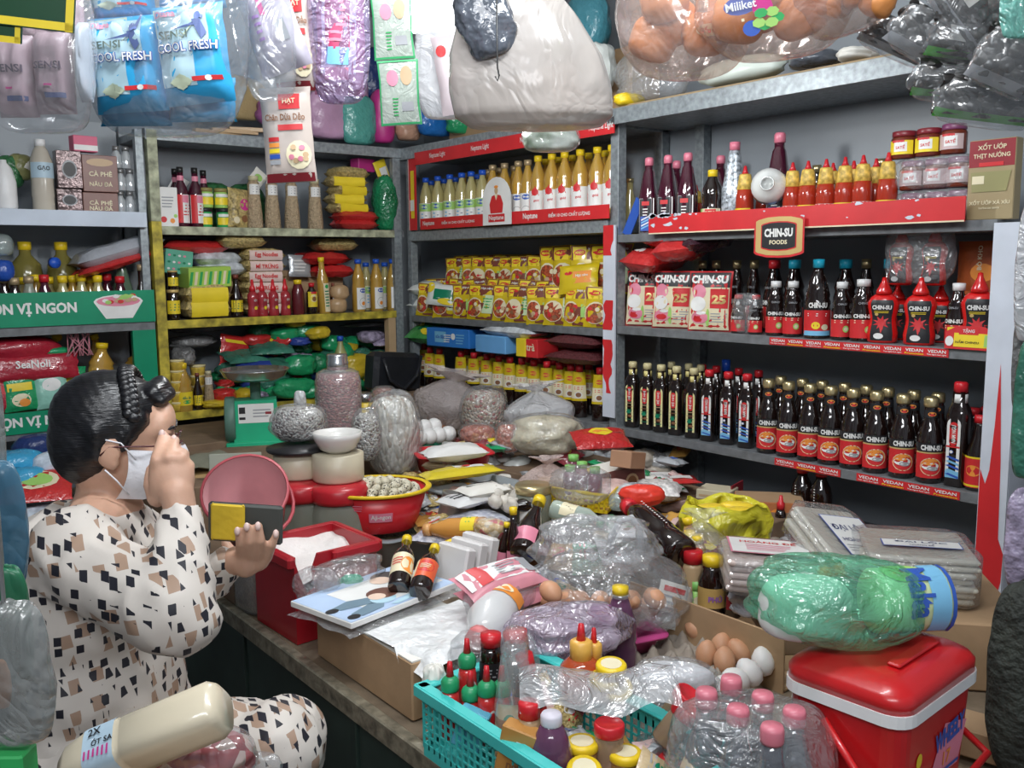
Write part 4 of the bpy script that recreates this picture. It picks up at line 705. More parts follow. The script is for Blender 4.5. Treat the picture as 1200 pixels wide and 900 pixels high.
# lowest back shelf .895: heap of packed bags
heap=[(205,420,.13,GREY,'crumpled grey packaging on the top left of lowest back shelf'),(245,400,.16,GREY,'dark grey folded plastic heap on lowest back shelf')]
HM=[GRC,GRS,K('dull_green_film',(.05,.2,.14),.25,bump=.8,bs=50,var=.5),K('navy_film',(.03,.06,.3),.25,bump=.6,bs=50),K('gold_yellow_film',(.62,.45,.03),.3,bump=.6,bs=50),SHRED,K('smoky_film',(.2,.2,.2),.25,bump=1,bs=60,var=.6),K('violet_white_film',(.35,.3,.42),.25,bump=.8,bs=60,var=.6,vs=40)]
hp=[(225,400,.2,.05,6,3.99,0,'smoky crumpled plastic packaging, upper left of lowest back shelf'),(214,418,.1,.08,6,3.93,.2,'crumpled clear-grey bag above the yellow tubs'),(235,385,.25,.03,6,4.05,0,'flat smoky packet pushed under the shelf above, left'),
(275,412,.17,.14,5,3.93,.2,'red bag with yellow band, left of the scale pan'),(300,398,.14,.05,5,3.96,.1,'flat red bag behind the banded red bag'),
(285,425,.2,.035,2,3.90,.15,'green flat packets, first layer above the scale pan'),(300,433,.22,.03,3,3.88,.1,'navy flat packets just above the scale pan'),(318,415,.2,.035,2,3.9,-.2,'green flat packets, upper layer above the scale pan'),(330,432,.18,.04,2,3.87,.3,'green layered packets right of the scale pan'),
(335,392,.14,.07,1,3.93,.1,'glossy green bag below the yellow oil shelf edge'),(305,388,.12,.07,0,4.0,0,'dark green bag deep behind the red bags'),(362,388,.15,.06,1,3.93,0,'glossy green bag under the yellow sachet roll'),(330,408,.14,.03,5,3.9,-.8,'red and yellow striped packet stuck diagonally'),
(345,378,.09,.04,4,3.92,0,'small yellow packet topmost in the heap'),(373,390,.11,.055,4,3.88,-.3,'yellow rolled packet with white label in the heap'),(390,402,.12,.07,1,3.93,0,'green bag behind the blue-capped green bottle'),(352,428,.14,.09,1,3.86,.1,'glossy green bag with white print in heap centre'),(372,425,.09,.09,0,3.9,0,'dark green bag right of heap centre'),
(345,455,.2,.09,1,3.84,.1,'large glossy green bag right of the scale, front'),(365,462,.13,.06,1,3.84,-.3,'small glossy green bag at the yellow shelf edge'),(350,400,.1,.04,3,3.9,.1,'small blue packet between the green bags'),
(435,395,.15,.06,7,3.94,.2,'violet and white packets on the right of the heap'),(450,405,.12,.05,7,3.9,-.3,'violet packets beside the tan upright board'),(430,380,.25,.02,6,4.0,0,'flat clear packet lying across the top right of heap'),
(415,430,.16,.12,4,3.87,.1,'large crumpled yellow bag right of the steel-lidded jar'),(440,418,.1,.05,4,3.9,-.3,'small yellow bag tip above the handbag'),(300,470,.1,.05,7,3.87,0,'dark violet packet behind the scale column'),(262,462,.1,.05,5,3.86,0,'red packet under the scale pan'),(255,474,.13,.035,4,3.84,.2,'flat yellow packet behind the scale, on shelf edge'),
(395,455,.12,.08,0,3.9,0,'dark green bag behind the red bean jar'),(275,440,.2,.06,0,3.95,0,'dark green bag behind the scale pan'),(320,448,.2,.08,2,3.92,0,'dull green bag behind the scale column'),(400,415,.1,.1,1,3.9,0,'glossy green bag behind the large yellow bag')]
for i,(px,py,w,h,mi,Y,rz,lb) in enumerate(hp):
    p=on(px,py,1,Y); z=max(p.z-h/2,ZB[0]+.002)
    if i in (12,5,6,7,8,22,3): 
        g,s=pillow(w,max(h,.05) if i==3 else w*.6,.03,HM[mi],i,wr=2); 
        if i in(12,3): g.rect(s,0,(h if i==3 else w*.6)*.8,w*.8,.014,YEL,.001,6,1)
        if i!=3 and i!=12:
            M=Matrix.Translation((0,-w*.3,h/2)) @ Matrix.Rotation(-PI/2+.5,4,'X'); g.v=[tuple(M@V(v)) for v in g.v]
        spawn(g,'packet',lb,'packet',(p.x,Y,z),(-.1,rz if i in(12,3) else 0,rz))
    else: spawn(bagmesh(w/2,.05,h,HM[mi],i+5,nu=22,nv=12,wr=.22,flatb=.4),'snack_bag',lb,'bag',(p.x,Y,z),(0,rz*.3,rz))
R=random.Random(77); FB=[bagmesh(.06,.05,.07,HM[k],k+200,nu=22,nv=12,wr=.25,flatb=.5).mesh('snack_bag') for k in (0,1,2,3,4,7,5)]; FBN=['dark green','glossy green','dull green','navy','golden yellow','violet-white','shiny red']
for k in range(64):
    j=[1,0,2,1,4,3,5,0,1,6,2,4][k%12] if k%8 else 1; px=R.uniform(262,452); z=ZB[0]+.01+(k%4)*.062; Y=[3.9,3.96,3.92,3.98][k%4]+.03*(z>1.05)
    spawn(FB[j],'snack_bag',f'{FBN[j]} crumpled bag stuffed deep in the heap on lowest back shelf','bag',(xat(px,Y,z),Y,z),(R.uniform(-.4,.4),R.uniform(-.4,.4),R.uniform(0,3)),'crumpled bags deep in the back shelf heap',(R.uniform(.8,1.25),R.uniform(.8,1.1),R.uniform(.7,1)))
YTUB=K('yellow_tub_fill',(.7,.5,.08),.35,var=.3,vs=40)
TUB=bottle([(.026,0),(.032,.03),(.033,.038)],YTUB,[(.034,.036),(.034,.043),(0,.044)],K('cream_lid',(.75,.65,.35),.4),None)
for i,(px,k) in enumerate([(207,j) for j in range(5)]+[(232,j) for j in range(4)]): spawn(TUB,'yellow_tub',f'{ORD[k]} from bottom in {["left","right"][px>210]} stack of small yellow tubs','tub',onB(px,ZB[0]+.044*k,3.86 if px<210 else 3.93),0,'small yellow tubs',sc=(1,1,1) if px<210 else (1,1,1.2))
g,s=L_(.0335); g.rect(s,0,.05,.08,.05,YEL,nu=8); g.text(s,'dầu ăn',0,.055,.012,DGREEN,off=.002); g.ell(s,0,.038,.03,.014,GREEN)
OJ=bottle([(.031,0),(.033,.004),(.033,.09),(.030,.1),(.033,.11),(.014,.15),(.0125,.165)],OIL,[(.016,.162),(.016,.182),(0,.183)],YELPL,g)
spawn(OJ,'oil_bottle','plump yellow oil bottle with yellow label beside the yellow tubs','bottle',onB(217,ZB[0],3.85),0,sc=(1,1,1.12))
spawn(BOT2,'sauce_bottle','slim black bottle with white label right of the plump oil bottle','bottle',onB(233,ZB[0],3.85),0,sc=(.7,.7,.85))
spawn(PB,'spice_bottle','slim bottle of pale spice with white cap on lowest shelf','bottle',onB(246,ZB[0],3.85),0,sc=(.6,.6,.78))
g,s=L_(.03); g.rect(s,0,.05,.05,.08,CREAM,nu=4); g.lines(s,0,.05,.04,.05,4,GREEN)
spawn(bottle([(.028,0),(.03,.004),(.03,.12),(.013,.16),(.012,.18)],OILG,[(.015,.178),(.015,.2),(0,.201)],BLUEPL,g),'oil_bottle','blue-capped pale oil bottle standing in the green heap','bottle',(xat(400,3.86,.98),3.86,.97),(0,0,.2))
# on top of the back rack
for i,(px,w) in enumerate(((255,.22),(275,.2),(290,.15))): spawn(G().box((0,0,.01),(w,.03,.018),TAN,bev=.002),'wooden_stick',f'{ORD[i]} of three wooden sticks lying on top of back rack','stick',onB(px,ZB[3]+.006+.012*i,3.88),(0,0,.2-.25*i),'wooden sticks on the back rack')
# ================= left rack goods
YL=3.87
g,s=L_(.0385); 
MILK=K('cream_drink',(.55,.5,.42),.2,coat=.4)
g.rect(s,0,.13,.1,.05,K('pale_blue_label',(.45,.6,.7)),nu=8); g.text(s,'GẠO',0,.135,.018,BLACK,off=.002)
spawn(bottle([(.036,0),(.038,.005),(.037,.04),(.039,.05),(.037,.09),(.038,.11),(.038,.16),(.025,.195),(.015,.21)],MILK,[(.018,.208),(.018,.23),(0,.231)],WHITEPL,g),'rice_drink_bottle','cream-coloured bottle with pale blue label on the white shelf','bottle',(xat(52,YL,1.72),YL,1.712),0,sc=(1.05,1.05,1.15))
spawn(G().lathe([(.035,0),(.04,.01),(.04,.1),(.028,.15),(.012,.17),(.012,.18),(0,.181)],WHITEPL,16),'white_bottle','white plastic bottle cut off by the left picture edge','bottle',(xat(6,YL,1.72),YL-.02,1.712),0)
COF=K('dark_silver_pack',(.12,.08,.08),.25,metal=.4,bump=.4,bs=40,var=.6)
def pr_cof(g,s): g.text(s,'CÀ PHÊ\nNÂU ĐÁ',0,.045,.035,CREAM,w=.075,off=.002); g.rect(s,0,.1,.09,.035,TAN,.0008)
for i,(px,z,h,w) in enumerate(((81,1.712,.085,.09),(81,1.80,.14,.09))): 
    g,s=carton(w,.05,h,COF); g.ell(s,0,h/2,w*.6,h*.5,GREY); g.ell(s,0,h/2,w*.5,h*.4,BLACK,.0014); spawn(g,'coffee_box',['lower dark silver pack beside the cream bottle','upper dark silver pack beside the cream bottle'][i],'box',(xat(px,YL,z),YL,z),0)
for i,(z,h) in enumerate(((1.712,.075),(1.79,.14))):
    g,s=carton(.13,.05,h,K('brown_coffee_box',(.22,.1,.08),.4)); g.text(s,'CÀ PHÊ',0,h*.5,h*.16 if h>.1 else .02,CREAM,w=.085,off=.002); g.text(s,'NÂU ĐÁ',0,h*.22,.02,CREAM,w=.085,off=.002)
    if h>.1: g.ell(s,0,h*.8,.1,.03,TAN)
    spawn(g,'coffee_box',['lower brown lettered coffee box','upper brown lettered coffee box with picture of coffee'][i],'box',(xat(117,YL,z),YL,z),0)
SG=bottle([(.018,0),(.019,.003),(.019,.05),(.012,.062),(.011,.07)],K('silvery_glass',(.55,.58,.6),.1,metal=.3,coat=.5),[(.0135,.068),(.0135,.085),(0,.086)],K('steel_cap',(.3,.3,.3),.3,metal=.6),None)
for k in range(3):
    rowput(SG,[142,153,164] if k<2 else [137,148],YL,1.712+.087*k,'small_glass_bottle','bottle','{} from left in '+['bottom','middle','top'][k]+' layer of small silvery glass bottles','small silvery glass bottles',on='B')
spawn(gift(.09,.06,.05,K('pink_card',(.7,.15,.25),.5),lambda g,s:g.rect(s,0,.015,.088,.02,WHITE)),'pink_box','small pink and white box on top of the silver packs','box',(xat(98,YL,1.95),YL,1.94),(0,0,.1))
for i,(px,w,h,mt) in enumerate(((12,.1,.12,GRB),(25,.09,.1,K('olive_film',(.25,.25,.1),.3,bump=.5)),(30,.05,.05,PAPER))): spawn(bagmesh(w/2,.04,h,mt,i+20,nu=16,nv=10),'packet',['dark leafy packet behind the white bottle','olive packet behind the cream bottle','small white paper packet left of the cream bottle'][i],'packet',(xat(px,3.98,1.83),3.98,1.80+.03*i),0)
# middle shelf of left rack
SB=[bottle([(.022,0),(.024,.004),(.024,.1),(.013,.13),(.012,.145)],m_,[(.0155,.142),(.0155,.165),(0,.166)],c_,None) for m_,c_ in ((SAUCE,K('bronze_cap',(.5,.3,.2),.4)),(OILG,YELPL),(PURP,REDPL),(K('cloudy_glass',(.4,.42,.35),.2,tr=.3),K('bronze_cap',(.5,.3,.2),.4)),(OIL,YELPL))]
for i,(px,k,Y) in enumerate(((20,0,3.86),(37,3,3.86),(55,2,3.86),(31,1,3.93),(76,1,3.86),(45,4,3.95),(60,1,3.96),(88,4,3.93),(98,1,3.88),(108,4,3.94),(117,1,3.87),(128,2,3.93),(143,2,3.85),(178,0,3.9),(8,0,3.88),(30,4,3.96))):
    spawn(SB[k],'sauce_bottle',f'{ORD[i]} in list of assorted capped bottles behind upper green board' if 0 else f'{["bronze-capped","yellow-capped","red-capped","cloudy bronze-capped","golden yellow-capped"][k]} bottle behind the upper green board, {ORD[sorted([20,37,55,31,76,45,60,88,98,108,117,128,143,178,8,30.5]).index(px if i<15 else 30.5)]} from left','bottle',(xat(px,Y,1.3),Y,1.278),0,'assorted bottles behind the green board',(1.15,1.15,1.12+.03*(i%3)))
spawn(bottle([(.036,0),(.038,.01),(.038,.12),(.015,.2),(.014,.22)],K('green_glass',(.2,.3,.2),.08,tr=.45,coat=.5),[(.016,.22),(.016,.25),(0,.251)],GRNPL),'glass_bottle','large clear green bottle behind right end of the green board','bottle',(xat(146,3.92,1.3),3.92,1.278),0,sc=(1,1,1.12))
spawn(bottle([(.026,0),(.028,.01),(.028,.09),(.013,.14),(.012,.19)],SAUCE,[(.014,.188),(.014,.21),(0,.211)],K('bronze_cap',(.5,.3,.2),.4)),'sauce_bottle','tall dark bottle with bronze neck near the yellow post','bottle',(xat(168,3.86,1.3),3.86,1.278),0,sc=(1,1,1.1))
for i,(px,py) in enumerate(((35,315),(77,305))):
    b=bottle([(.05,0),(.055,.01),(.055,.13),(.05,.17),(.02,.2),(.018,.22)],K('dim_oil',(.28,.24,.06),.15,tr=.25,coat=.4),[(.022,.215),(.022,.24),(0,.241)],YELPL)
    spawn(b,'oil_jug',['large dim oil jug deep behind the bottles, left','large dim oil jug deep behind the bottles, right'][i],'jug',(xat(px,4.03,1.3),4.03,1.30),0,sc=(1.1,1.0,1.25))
spawn(G().lathe([(.021,0),(.021,.02),(0,.021)],BLUEPL,16),'blue_disc','round bright blue lid lying on the yellow-capped bottles','lid',on(62,308,1,3.9),(PI/2,0,.3))
spawn(bagmesh(.05,.05,.1,WHITEPL,2,nu=14,nv=10,wr=.05),'white_cup','white cup-shaped pack before yellow-capped bottles','cup',(xat(92,3.85,1.36),3.85,1.31),0)
SN=K('grey_red_snack_film',(.4,.42,.46),.3,bump=.3)
longpack(on(140,305,1,3.92),.36,.06,SN,'long grey and red snack bag slanting over the bottles',0,d=.14,name='long_snack_bag').rotation_euler=(0,-.28,.05)
longpack(on(140,313,1,3.9),.36,.03,SHRED,'red edge bag under the long grey snack bag',0,d=.13,name='long_snack_bag').rotation_euler=(0,-.28,.05)
for i,(px,py) in enumerate(((3,300),(4,330))): spawn(bagmesh(.04,.04,.08,[GLASS,K('blue_film',(.02,.08,.4))][i],i,nu=14,nv=8),'clear_bottle_pack',['clear bottle cut off at left picture edge','blue pack cut off at left picture edge'][i],'bottle',on(px,py,1,3.87),0)
# lower shelf of the left rack .89
REDN=K('deep_red_film',(.4,.02,.04),.25,bump=.5,bs=40,coat=.3)
def pr_sea(g,s): g.text(s,'SeaNoli',.0,.06,.03,WHITE,off=.003)
standpack((xat(38,3.84,1.12),3.84,1.075),.34,.1,.05,REDN,'wide red lettered bag lying across the lower green board shelf',(-.2,0,0),pr_sea,'snack_bag','bag')
spawn(bagmesh(.14,.07,.09,REDN,9,nu=24,nv=12,wr=.15),'snack_bag','dark red crumpled bag on top of the lettered red bag','bag',(xat(20,3.9,1.17),3.9,1.15),0)
def pr_gy(g,s): g.rect(s,0,.09,.09,.03,YEL,.001); g.text(s,'mì chính',0,.125,.014,WHITE,off=.002); g.ell(s,0,.04,.07,.05,CREAM); g.ell(s,.01,.03,.04,.03,ORANGE,.0015)
for i,(px,mt,Y) in enumerate(((5,REDN,3.84),(27,GRS,3.83),(45,GRC,3.86),(64,K('pale_teal_film',(.3,.6,.5),.25,bump=.3),3.83),(84,GRS,3.87))):
    standpack((xat(px,Y,.95),Y,.965),.12,.15,.035,mt,['red packet at the left edge above the lower green board','green and yellow packet above the lower green board','dark green packet between green-yellow and teal packets','pale teal packet above the lower green board','green packet behind the shopkeeper\'s hair'][i],(-.15,.05*(-1)**i,.0),pr_gy if i in(1,4) else (lambda g,s:g.ell(s,0,.09,.07,.05,[RED,WHITE][i%2])),'seasoning_packet','packet')
spawn(G().box((0,0,.035),(.7,.2,.07),CARD),'cardboard_tray','shallow cardboard tray under the green packets on left rack','tray',(.75,3.96,.89),0)
for i,(px,py) in enumerate(((115,410),(147,408),(130,405))): spawn(OJ,'oil_jug',['oil jug with green label lying above the shopkeeper\'s head','tilted large oil jug beside the green side board','small yellow-capped oil jug between the two larger jugs'][i],'jug',(xat(px,3.9,1.05),3.88+.05*i,1.0 if i<2 else 1.05),(0,[.1,.6,-.2][i],.2),sc=(1.5,1.2,1.1) if i<2 else (1,1,1))
PSTR=K('pink_straw',(.6,.25,.3),.4)
g=G()
for k in range(14): g.tube([(.03*sin(k),.02*cos(k*2),.1),(.04*sin(k*1.7),.01,.04),(.05*sin(k*2.3),.0,-.04)],.0025,PSTR,5)
spawn(g,'straw_bundle','loose bundle of pink string hanging beside the oil jugs','string',on(93,405,1,3.84),0)
spawn(G().lathe([(.018,0),(.018,.015),(0,.016)],YELPL,14),'yellow_disc','round dull yellow lid in the dark above the red bags','lid',on(66,395,1,4.0),(PI/2,0,0))
spawn(bagmesh(.06,.03,.03,GRS,33,nu=14,nv=8),'green_sachet','small green and white sachet on the dark red bag','sachet',on(65,416,1,3.88),0)
# below the lower board
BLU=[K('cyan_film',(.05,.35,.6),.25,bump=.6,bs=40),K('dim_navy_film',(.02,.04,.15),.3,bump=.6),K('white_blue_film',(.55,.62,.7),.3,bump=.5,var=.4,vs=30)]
for i,(px,py,w,k,Y) in enumerate(((15,545,.2,0,3.5),(45,525,.16,1,3.6),(70,545,.18,2,3.45),(25,565,.16,0,3.4),(50,610,.2,2,3.3),(35,640,.18,1,3.2),(65,660,.12,2,3.15))):
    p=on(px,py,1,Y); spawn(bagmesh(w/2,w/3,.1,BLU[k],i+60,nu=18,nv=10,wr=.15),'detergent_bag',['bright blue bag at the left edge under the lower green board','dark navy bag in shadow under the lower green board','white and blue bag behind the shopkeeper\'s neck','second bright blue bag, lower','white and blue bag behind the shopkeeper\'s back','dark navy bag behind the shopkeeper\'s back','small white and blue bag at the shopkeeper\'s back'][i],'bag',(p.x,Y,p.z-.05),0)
p=on(45,575,1,3.35); lyingpack(p,.22,.16,.04,SHRED,'red and green printed packet behind the shopkeeper\'s shoulder',-.3,lambda g,s:(g.ell(s,0,.09,.14,.09,CREAM),g.ell(s,0,.09,.1,.06,LGREEN,.002)),tilt=(.5,0))
g=G(); 
for zz in (.2,.62): g.box((.45,3.45,zz),(.75,.6,.03),BOARD)
for x in (.1,.8):
    for y in (3.17,3.73): g.box((x,y,.38),(.03,.03,.76),BOARD)
g.v=[(x-.45,y-3.45,z) for x,y,z in g.v]; spawn(g,'low_stand','low dark stand carrying bags behind the shopkeeper','stand',(.45,3.45,0),0)
# ================= goods on the counter
FC=-.67   # turn that faces the aisle where the photograph was taken
def gran(name,c1,c2,scale=90,bump=.8,rough=.45,tr=0,c3=None,stretch=(1,1,1),spec=.5):
    if name in MATS: return MATS[name]
    m=mat(name,c1,rough,tr=tr,spec=spec,bump=.01); nt=m.node_tree; N=nt.nodes; L=nt.links; b=N['Principled BSDF']
    tc=N.new('ShaderNodeTexCoord'); mp=N.new('ShaderNodeMapping'); mp.inputs['Scale'].default_value=stretch; v=N.new('ShaderNodeTexVoronoi'); v.inputs['Scale'].default_value=scale
    L.new(tc.outputs['Object'],mp.inputs[0]); L.new(mp.outputs[0],v.inputs['Vector'])
    s=N.new('ShaderNodeSeparateColor'); L.new(v.outputs['Color'],s.inputs[0]); r=N.new('ShaderNodeValToRGB'); L.new(s.outputs[0],r.inputs[0])
    r.color_ramp.interpolation='CONSTANT'; r.color_ramp.elements[0].color=(*c1,1); r.color_ramp.elements[1].position=.6; r.color_ramp.elements[1].color=(*c2,1)
    e=r.color_ramp.elements.new(.85); e.color=(*(c3 or c1),1); L.new(r.outputs[0],b.inputs['Base Color'])
    bp=N.new('ShaderNodeBump'); bp.invert=True; bp.inputs['Strength'].default_value=bump; bp.inputs['Distance'].default_value=.01; L.new(v.outputs['Distance'],bp.inputs['Height']); L.new(bp.outputs[0],b.inputs['Normal']); return m
def basis(z,front):  # Euler with local Z along z and local -Y as near to front as it can be
    z=V(z).normalized(); y=-(V(front)-z*V(front).dot(z)).normalized(); x=y.cross(z); return Matrix((x,y,z)).transposed().to_euler()
def lay(spec,name,label,cat,p0,p1,z0,z1,H,group=None,front=(0,0,1),lift=0,fat=1,s=0):
    a=atz(p0[0],p0[1],z0)
    if s: # raise the far end until the bottle has its own length
        zs=[z0-.4+.004*k for k in range(220)]; ln=lambda z:(atz(p1[0],p1[1],z)-a).length
        z1=next((z for z in zs if ln(z)<=s*H),None) or min(zs,key=ln); b=atz(p1[0],p1[1],z1)
    else: b=atz(p1[0],p1[1],z1); s=(b-a).length/H
    a.z+=lift
    return spawn(spec,name,label,cat,a,basis(b-a,front),group,sc=(s*fat,s*fat,s))
def put(spec,name,label,cat,px,py,z,Hpx=None,H=None,rz=FC,tilt=(0,0),group=None,fat=1):
    p=atz(px,py,z); s=1
    if Hpx: s=pxm(p,Hpx)/H
    return spawn(spec,name,label,cat,p,(tilt[0],tilt[1],rz),group,sc=(s*fat,s*fat,s))
def fillbag(name,label,px,py,z,wpx,hpx,film,fill=None,seed=0,neck=0,dr=.8,rz=FC,tilt=(0,0),fs=.93,fh=.9,wr=.12,flatb=.5,flare=.35,group=None,nu=34,nv=22,fwr=.06,cat='bag'):
    """film bag whose bottom stands at pixel (px,py) on height z"""
    p=atz(px,py,z); w=pxm(p,wpx)/2; h=pxm(p,hpx)
    sh=bagmesh(w,w*dr,h,film,seed,neck,nu,nv,wr,flare,flatb)
    if fill: 
        f=bagmesh(w*fs,w*dr*fs,h*fh,fill,seed,0,nu,nv,fwr,0,flatb); f.v=[(x,y,zz+h*.012) for x,y,zz in f.v]; spec=sp(('film',sh),('contents',f))
    else: spec=sh
    return spawn(spec,name,label,cat,p,(tilt[0],tilt[1],rz),group)
# --- hidden and half hidden crates that carry the far heap
CARD2=K('dark_cardboard',(.2,.13,.08),.85,var=.3,bump=.2,bs=25)
for i,(x0,x1,y0,y1,h,l) in enumerate(((.95,1.9,2.75,3.3,.18,'long low cardboard box under the scale and bean jar'),(.9,2.2,3.32,3.78,.2,'cardboard box against the back rack under the heap'),(1.95,2.38,2.3,3.3,.13,'cardboard box before the red-capped seasoning bottles'),(1.75,2.38,1.55,2.28,.1,'cardboard box under the red snack and purple bottles pack'))):
    spawn(G().box((0,0,h/2),(x1-x0,y1-y0,h),CARD2,bev=.003),'cardboard_box',l,'box',((x0+x1)/2,(y0+y1)/2,CZ))
# --- scale
TEAL=K('scale_green_paint',(.02,.42,.22),.35,var=.15); TEALD=K('scale_dial_grey_green',(.1,.2,.16),.5,var=.3)
p=atz(302,518,.83)
g=G()
for z,a,b in ((0,.075,.055),): pass
g.add([(-.075,-.05,0),(.075,-.05,0),(.075,.05,0),(-.075,.05,0),(-.068,-.045,.14),(.068,-.045,.14),(.068,.045,.14),(-.068,.045,.14)],[(0,3,2,1),(4,5,6,7),(0,1,5,4),(1,2,6,5),(2,3,7,6),(3,0,4,7)],TEAL)
b2=G().box((0,0,.004),(.2,.13,.012),TEAL,bev=.002); dial=G().lathe([(.072,0),(.075,.004),(.075,.03),(.07,.034)],TEALD,24,M=Matrix.Translation((-.068,0,.075))@Matrix.Rotation(-PI/2,4,'Y'))
col=G().lathe([(.022,.13),(.018,.15),(.018,.2),(.03,.205)],TEALD,12); pan=G().lathe([(.0,.2),(.07,.2),(.1,.212),(.112,.232),(.115,.234),(.113,.236),(.1,.218),(.07,.206),(0,.206)],STEEL,28)
lb=G(); s=lambda u,v,o:V((u,-.0495+v*.035-o,v)); lb.rect(s,0,.1,.115,.06,WHITE,.001); lb.lines(s,.02,.1,.06,.03,3,GREY); lb.rect(s,.04,.1,.02,.008,DRED,.0015); lb.rect(s,-.045,.11,.02,.02,BLACK,.0015); lb.rect(s,-.045,.085,.02,.008,BLACK,.0015)
spawn(sp(('housing',g),('base',b2),('dial',dial),('column',col),('pan',pan),('label_print',lb)),'kitchen_scale','green mechanical weighing scale with steel pan near the back rack','scale',(p.x,p.y,.83),(0,0,FC+.25),sc=(1.12,1.12,1.2))
# pots and papers left of the scale
POT=K('brown_pot',(.2,.05,.03),.35); g=G().lathe([(.12,0),(.14,.03),(.14,.12),(.15,.125),(.15,.14)],POT,24); l=G().lathe([(.155,.14),(.155,.155),(0,.158)],K('tan_pot_rim',(.4,.25,.1),.6),24)
p=on(243,560,1,3.0); spawn(sp(('pot_body',g),('wooden_lid',l)),'clay_pot','brown pot with tan wooden lid left of the green scale','pot',(p.x,3.0,.68))
spawn(G().grid(lambda a,b:V(((a-.5)*.26,(b-.5)*.24,.01+.02*nz(a*3,b*3,0)+.07*(a<.05))),10,8,K('grey_green_sack',(.2,.2,.15),.8,bump=.3,bs=20)),'folded_sack','folded grey-green sack lying on the lidded pot left of the scale','sack',(p.x-.02,3.0,.845),(0,0,.2))
g=G().box((0,.0,.07),(.16,.012,.15),K('grey_ledger_card',(.32,.33,.27),.7),bev=.002); spawn(g,'cardboard_sheet','grey card sheet standing behind the pink bucket','card',on(277,585,1,2.75),(-.25,0,FC+.2))
# glass jars with red lids
GJ=K('jar_glass_full',(.35,.37,.3),.1,tr=.35,coat=.5); RLID=K('red_lid_plastic',(.5,.02,.03),.3)
def bigjar(px,pz,label,lx=1):
    b=G().lathe([(.075,0),(.08,.01),(.08,.17),(.068,.2),(.066,.21)],GJ,24); c=G().lathe([(.078,.2),(.08,.21),(.08,.235),(.072,.245),(0,.246)],RLID,24)
    p=atz(px,pz,.9); return spawn(sp(('jar_body',b),('lid',c)),'large_glass_jar',label,'jar',(p.x,p.y,.655),(0,0,0),sc=(1,1,1))
bigjar(351,565,'large glass jar with red lid, left of the basin of quail eggs, rear'); bigjar(398,567,'large glass jar with red lid directly behind the red basin')
CRM=K('cream_container',(.6,.54,.4),.35)
p=atz(351,558,.9); spawn(G().lathe([(.07,0),(.072,.005),(.072,.07),(.066,.072),(0,.072)],CRM,24),'cream_container','round cream container on the rear red jar lid, under speckled beans','container',(p.x,p.y,.902))
p2=atz(397,562,.9); spawn(G().lathe([(.07,0),(.072,.005),(.072,.075),(.066,.077),(0,.077)],CRM,24),'cream_container','round cream container on the front red jar lid, under the bowl','container',(p2.x,p2.y,.902))
spawn(G().lathe([(0,.004),(.03,.0),(.05,.012),(.066,.04),(.069,.058),(.065,.058),(.06,.04),(.045,.017),(0,.01)],K('white_melamine',(.72,.71,.68),.25,coat=.3),28),'white_bowl','small white plastic bowl on the front cream container','bowl',(p2.x,p2.y,.979))
spawn(G().lathe([(.085,0),(.09,.004),(.09,.012),(0,.014)],K('black_plastic',(.02,.02,.022),.4),24),'black_lid','flat black lid under the bag of speckled beans','lid',(p.x,p.y,.975))
SPK=gran('speckled_beans',(.62,.58,.52),(.7,.68,.64),150,1,c3=(.12,.06,.05)); fillbag('bean_bag','low clear bag of white speckled beans on the black lid',p.x and 350,517,.99,64,44,FILM,SPK,3,fh=.92)
fillbag('bag_knot','twisted empty top of the speckled bean bag',352,480,1.07,14,22,FILM2,None,4)
REDB=gran('red_beans',(.3,.05,.06),(.42,.12,.11),95,1,c3=(.55,.3,.27),stretch=(1,1,1.6))
p=atz(398,508,.93); h=pxm(p,82); r=pxm(p,27)
spawn(sp(('jar_body',G().lathe([(r*.95,0),(r,.01),(r,h*.75),(r*.9,h*.88),(r*.62,h*.93)],CLEAR,24)),('contents',G().lathe([(r*.92,.004),(r*.96,.01),(r*.96,h*.74),(r*.86,h*.86),(0,h*.88)],REDB,24)),('lid',G().lathe([(r*.45,h*.92),(r*.47,h*1.02),(r*.44,h*1.04),(r*.44,h*1.12),(r*.42,h*1.14),(0,h*1.14)],STEEL,20))),'bean_jar','tall clear jar full of red beans with steel lid','jar',(p.x,p.y,.93))
fillbag('bean_bag','narrow bag of speckled beans behind the white bowl, right',430,540,.88,34,62,FILM,SPK,7)
p=atz(428,496,.93); s_=1; YC=K('yellow_canister',(.75,.52,.03),.4); g,s=L_(.0385); g.rect(s,0,.07,.04,.04,WHITE); g.ell(s,0,.07,.02,.03,GREY)
spawn(sp(('canister_body',G().lathe([(.036,0),(.038,.004),(.038,.115)],YC,20)),('lid',G().lathe([(.036,.115),(.036,.135),(.03,.14),(0,.14)],STEEL,20)),('label_print',g)),'yellow_canister','yellow canister with dark metal lid right of red bean jar','canister',(p.x,p.y,.852),(0,0,FC),sc=(1,1,1.35))
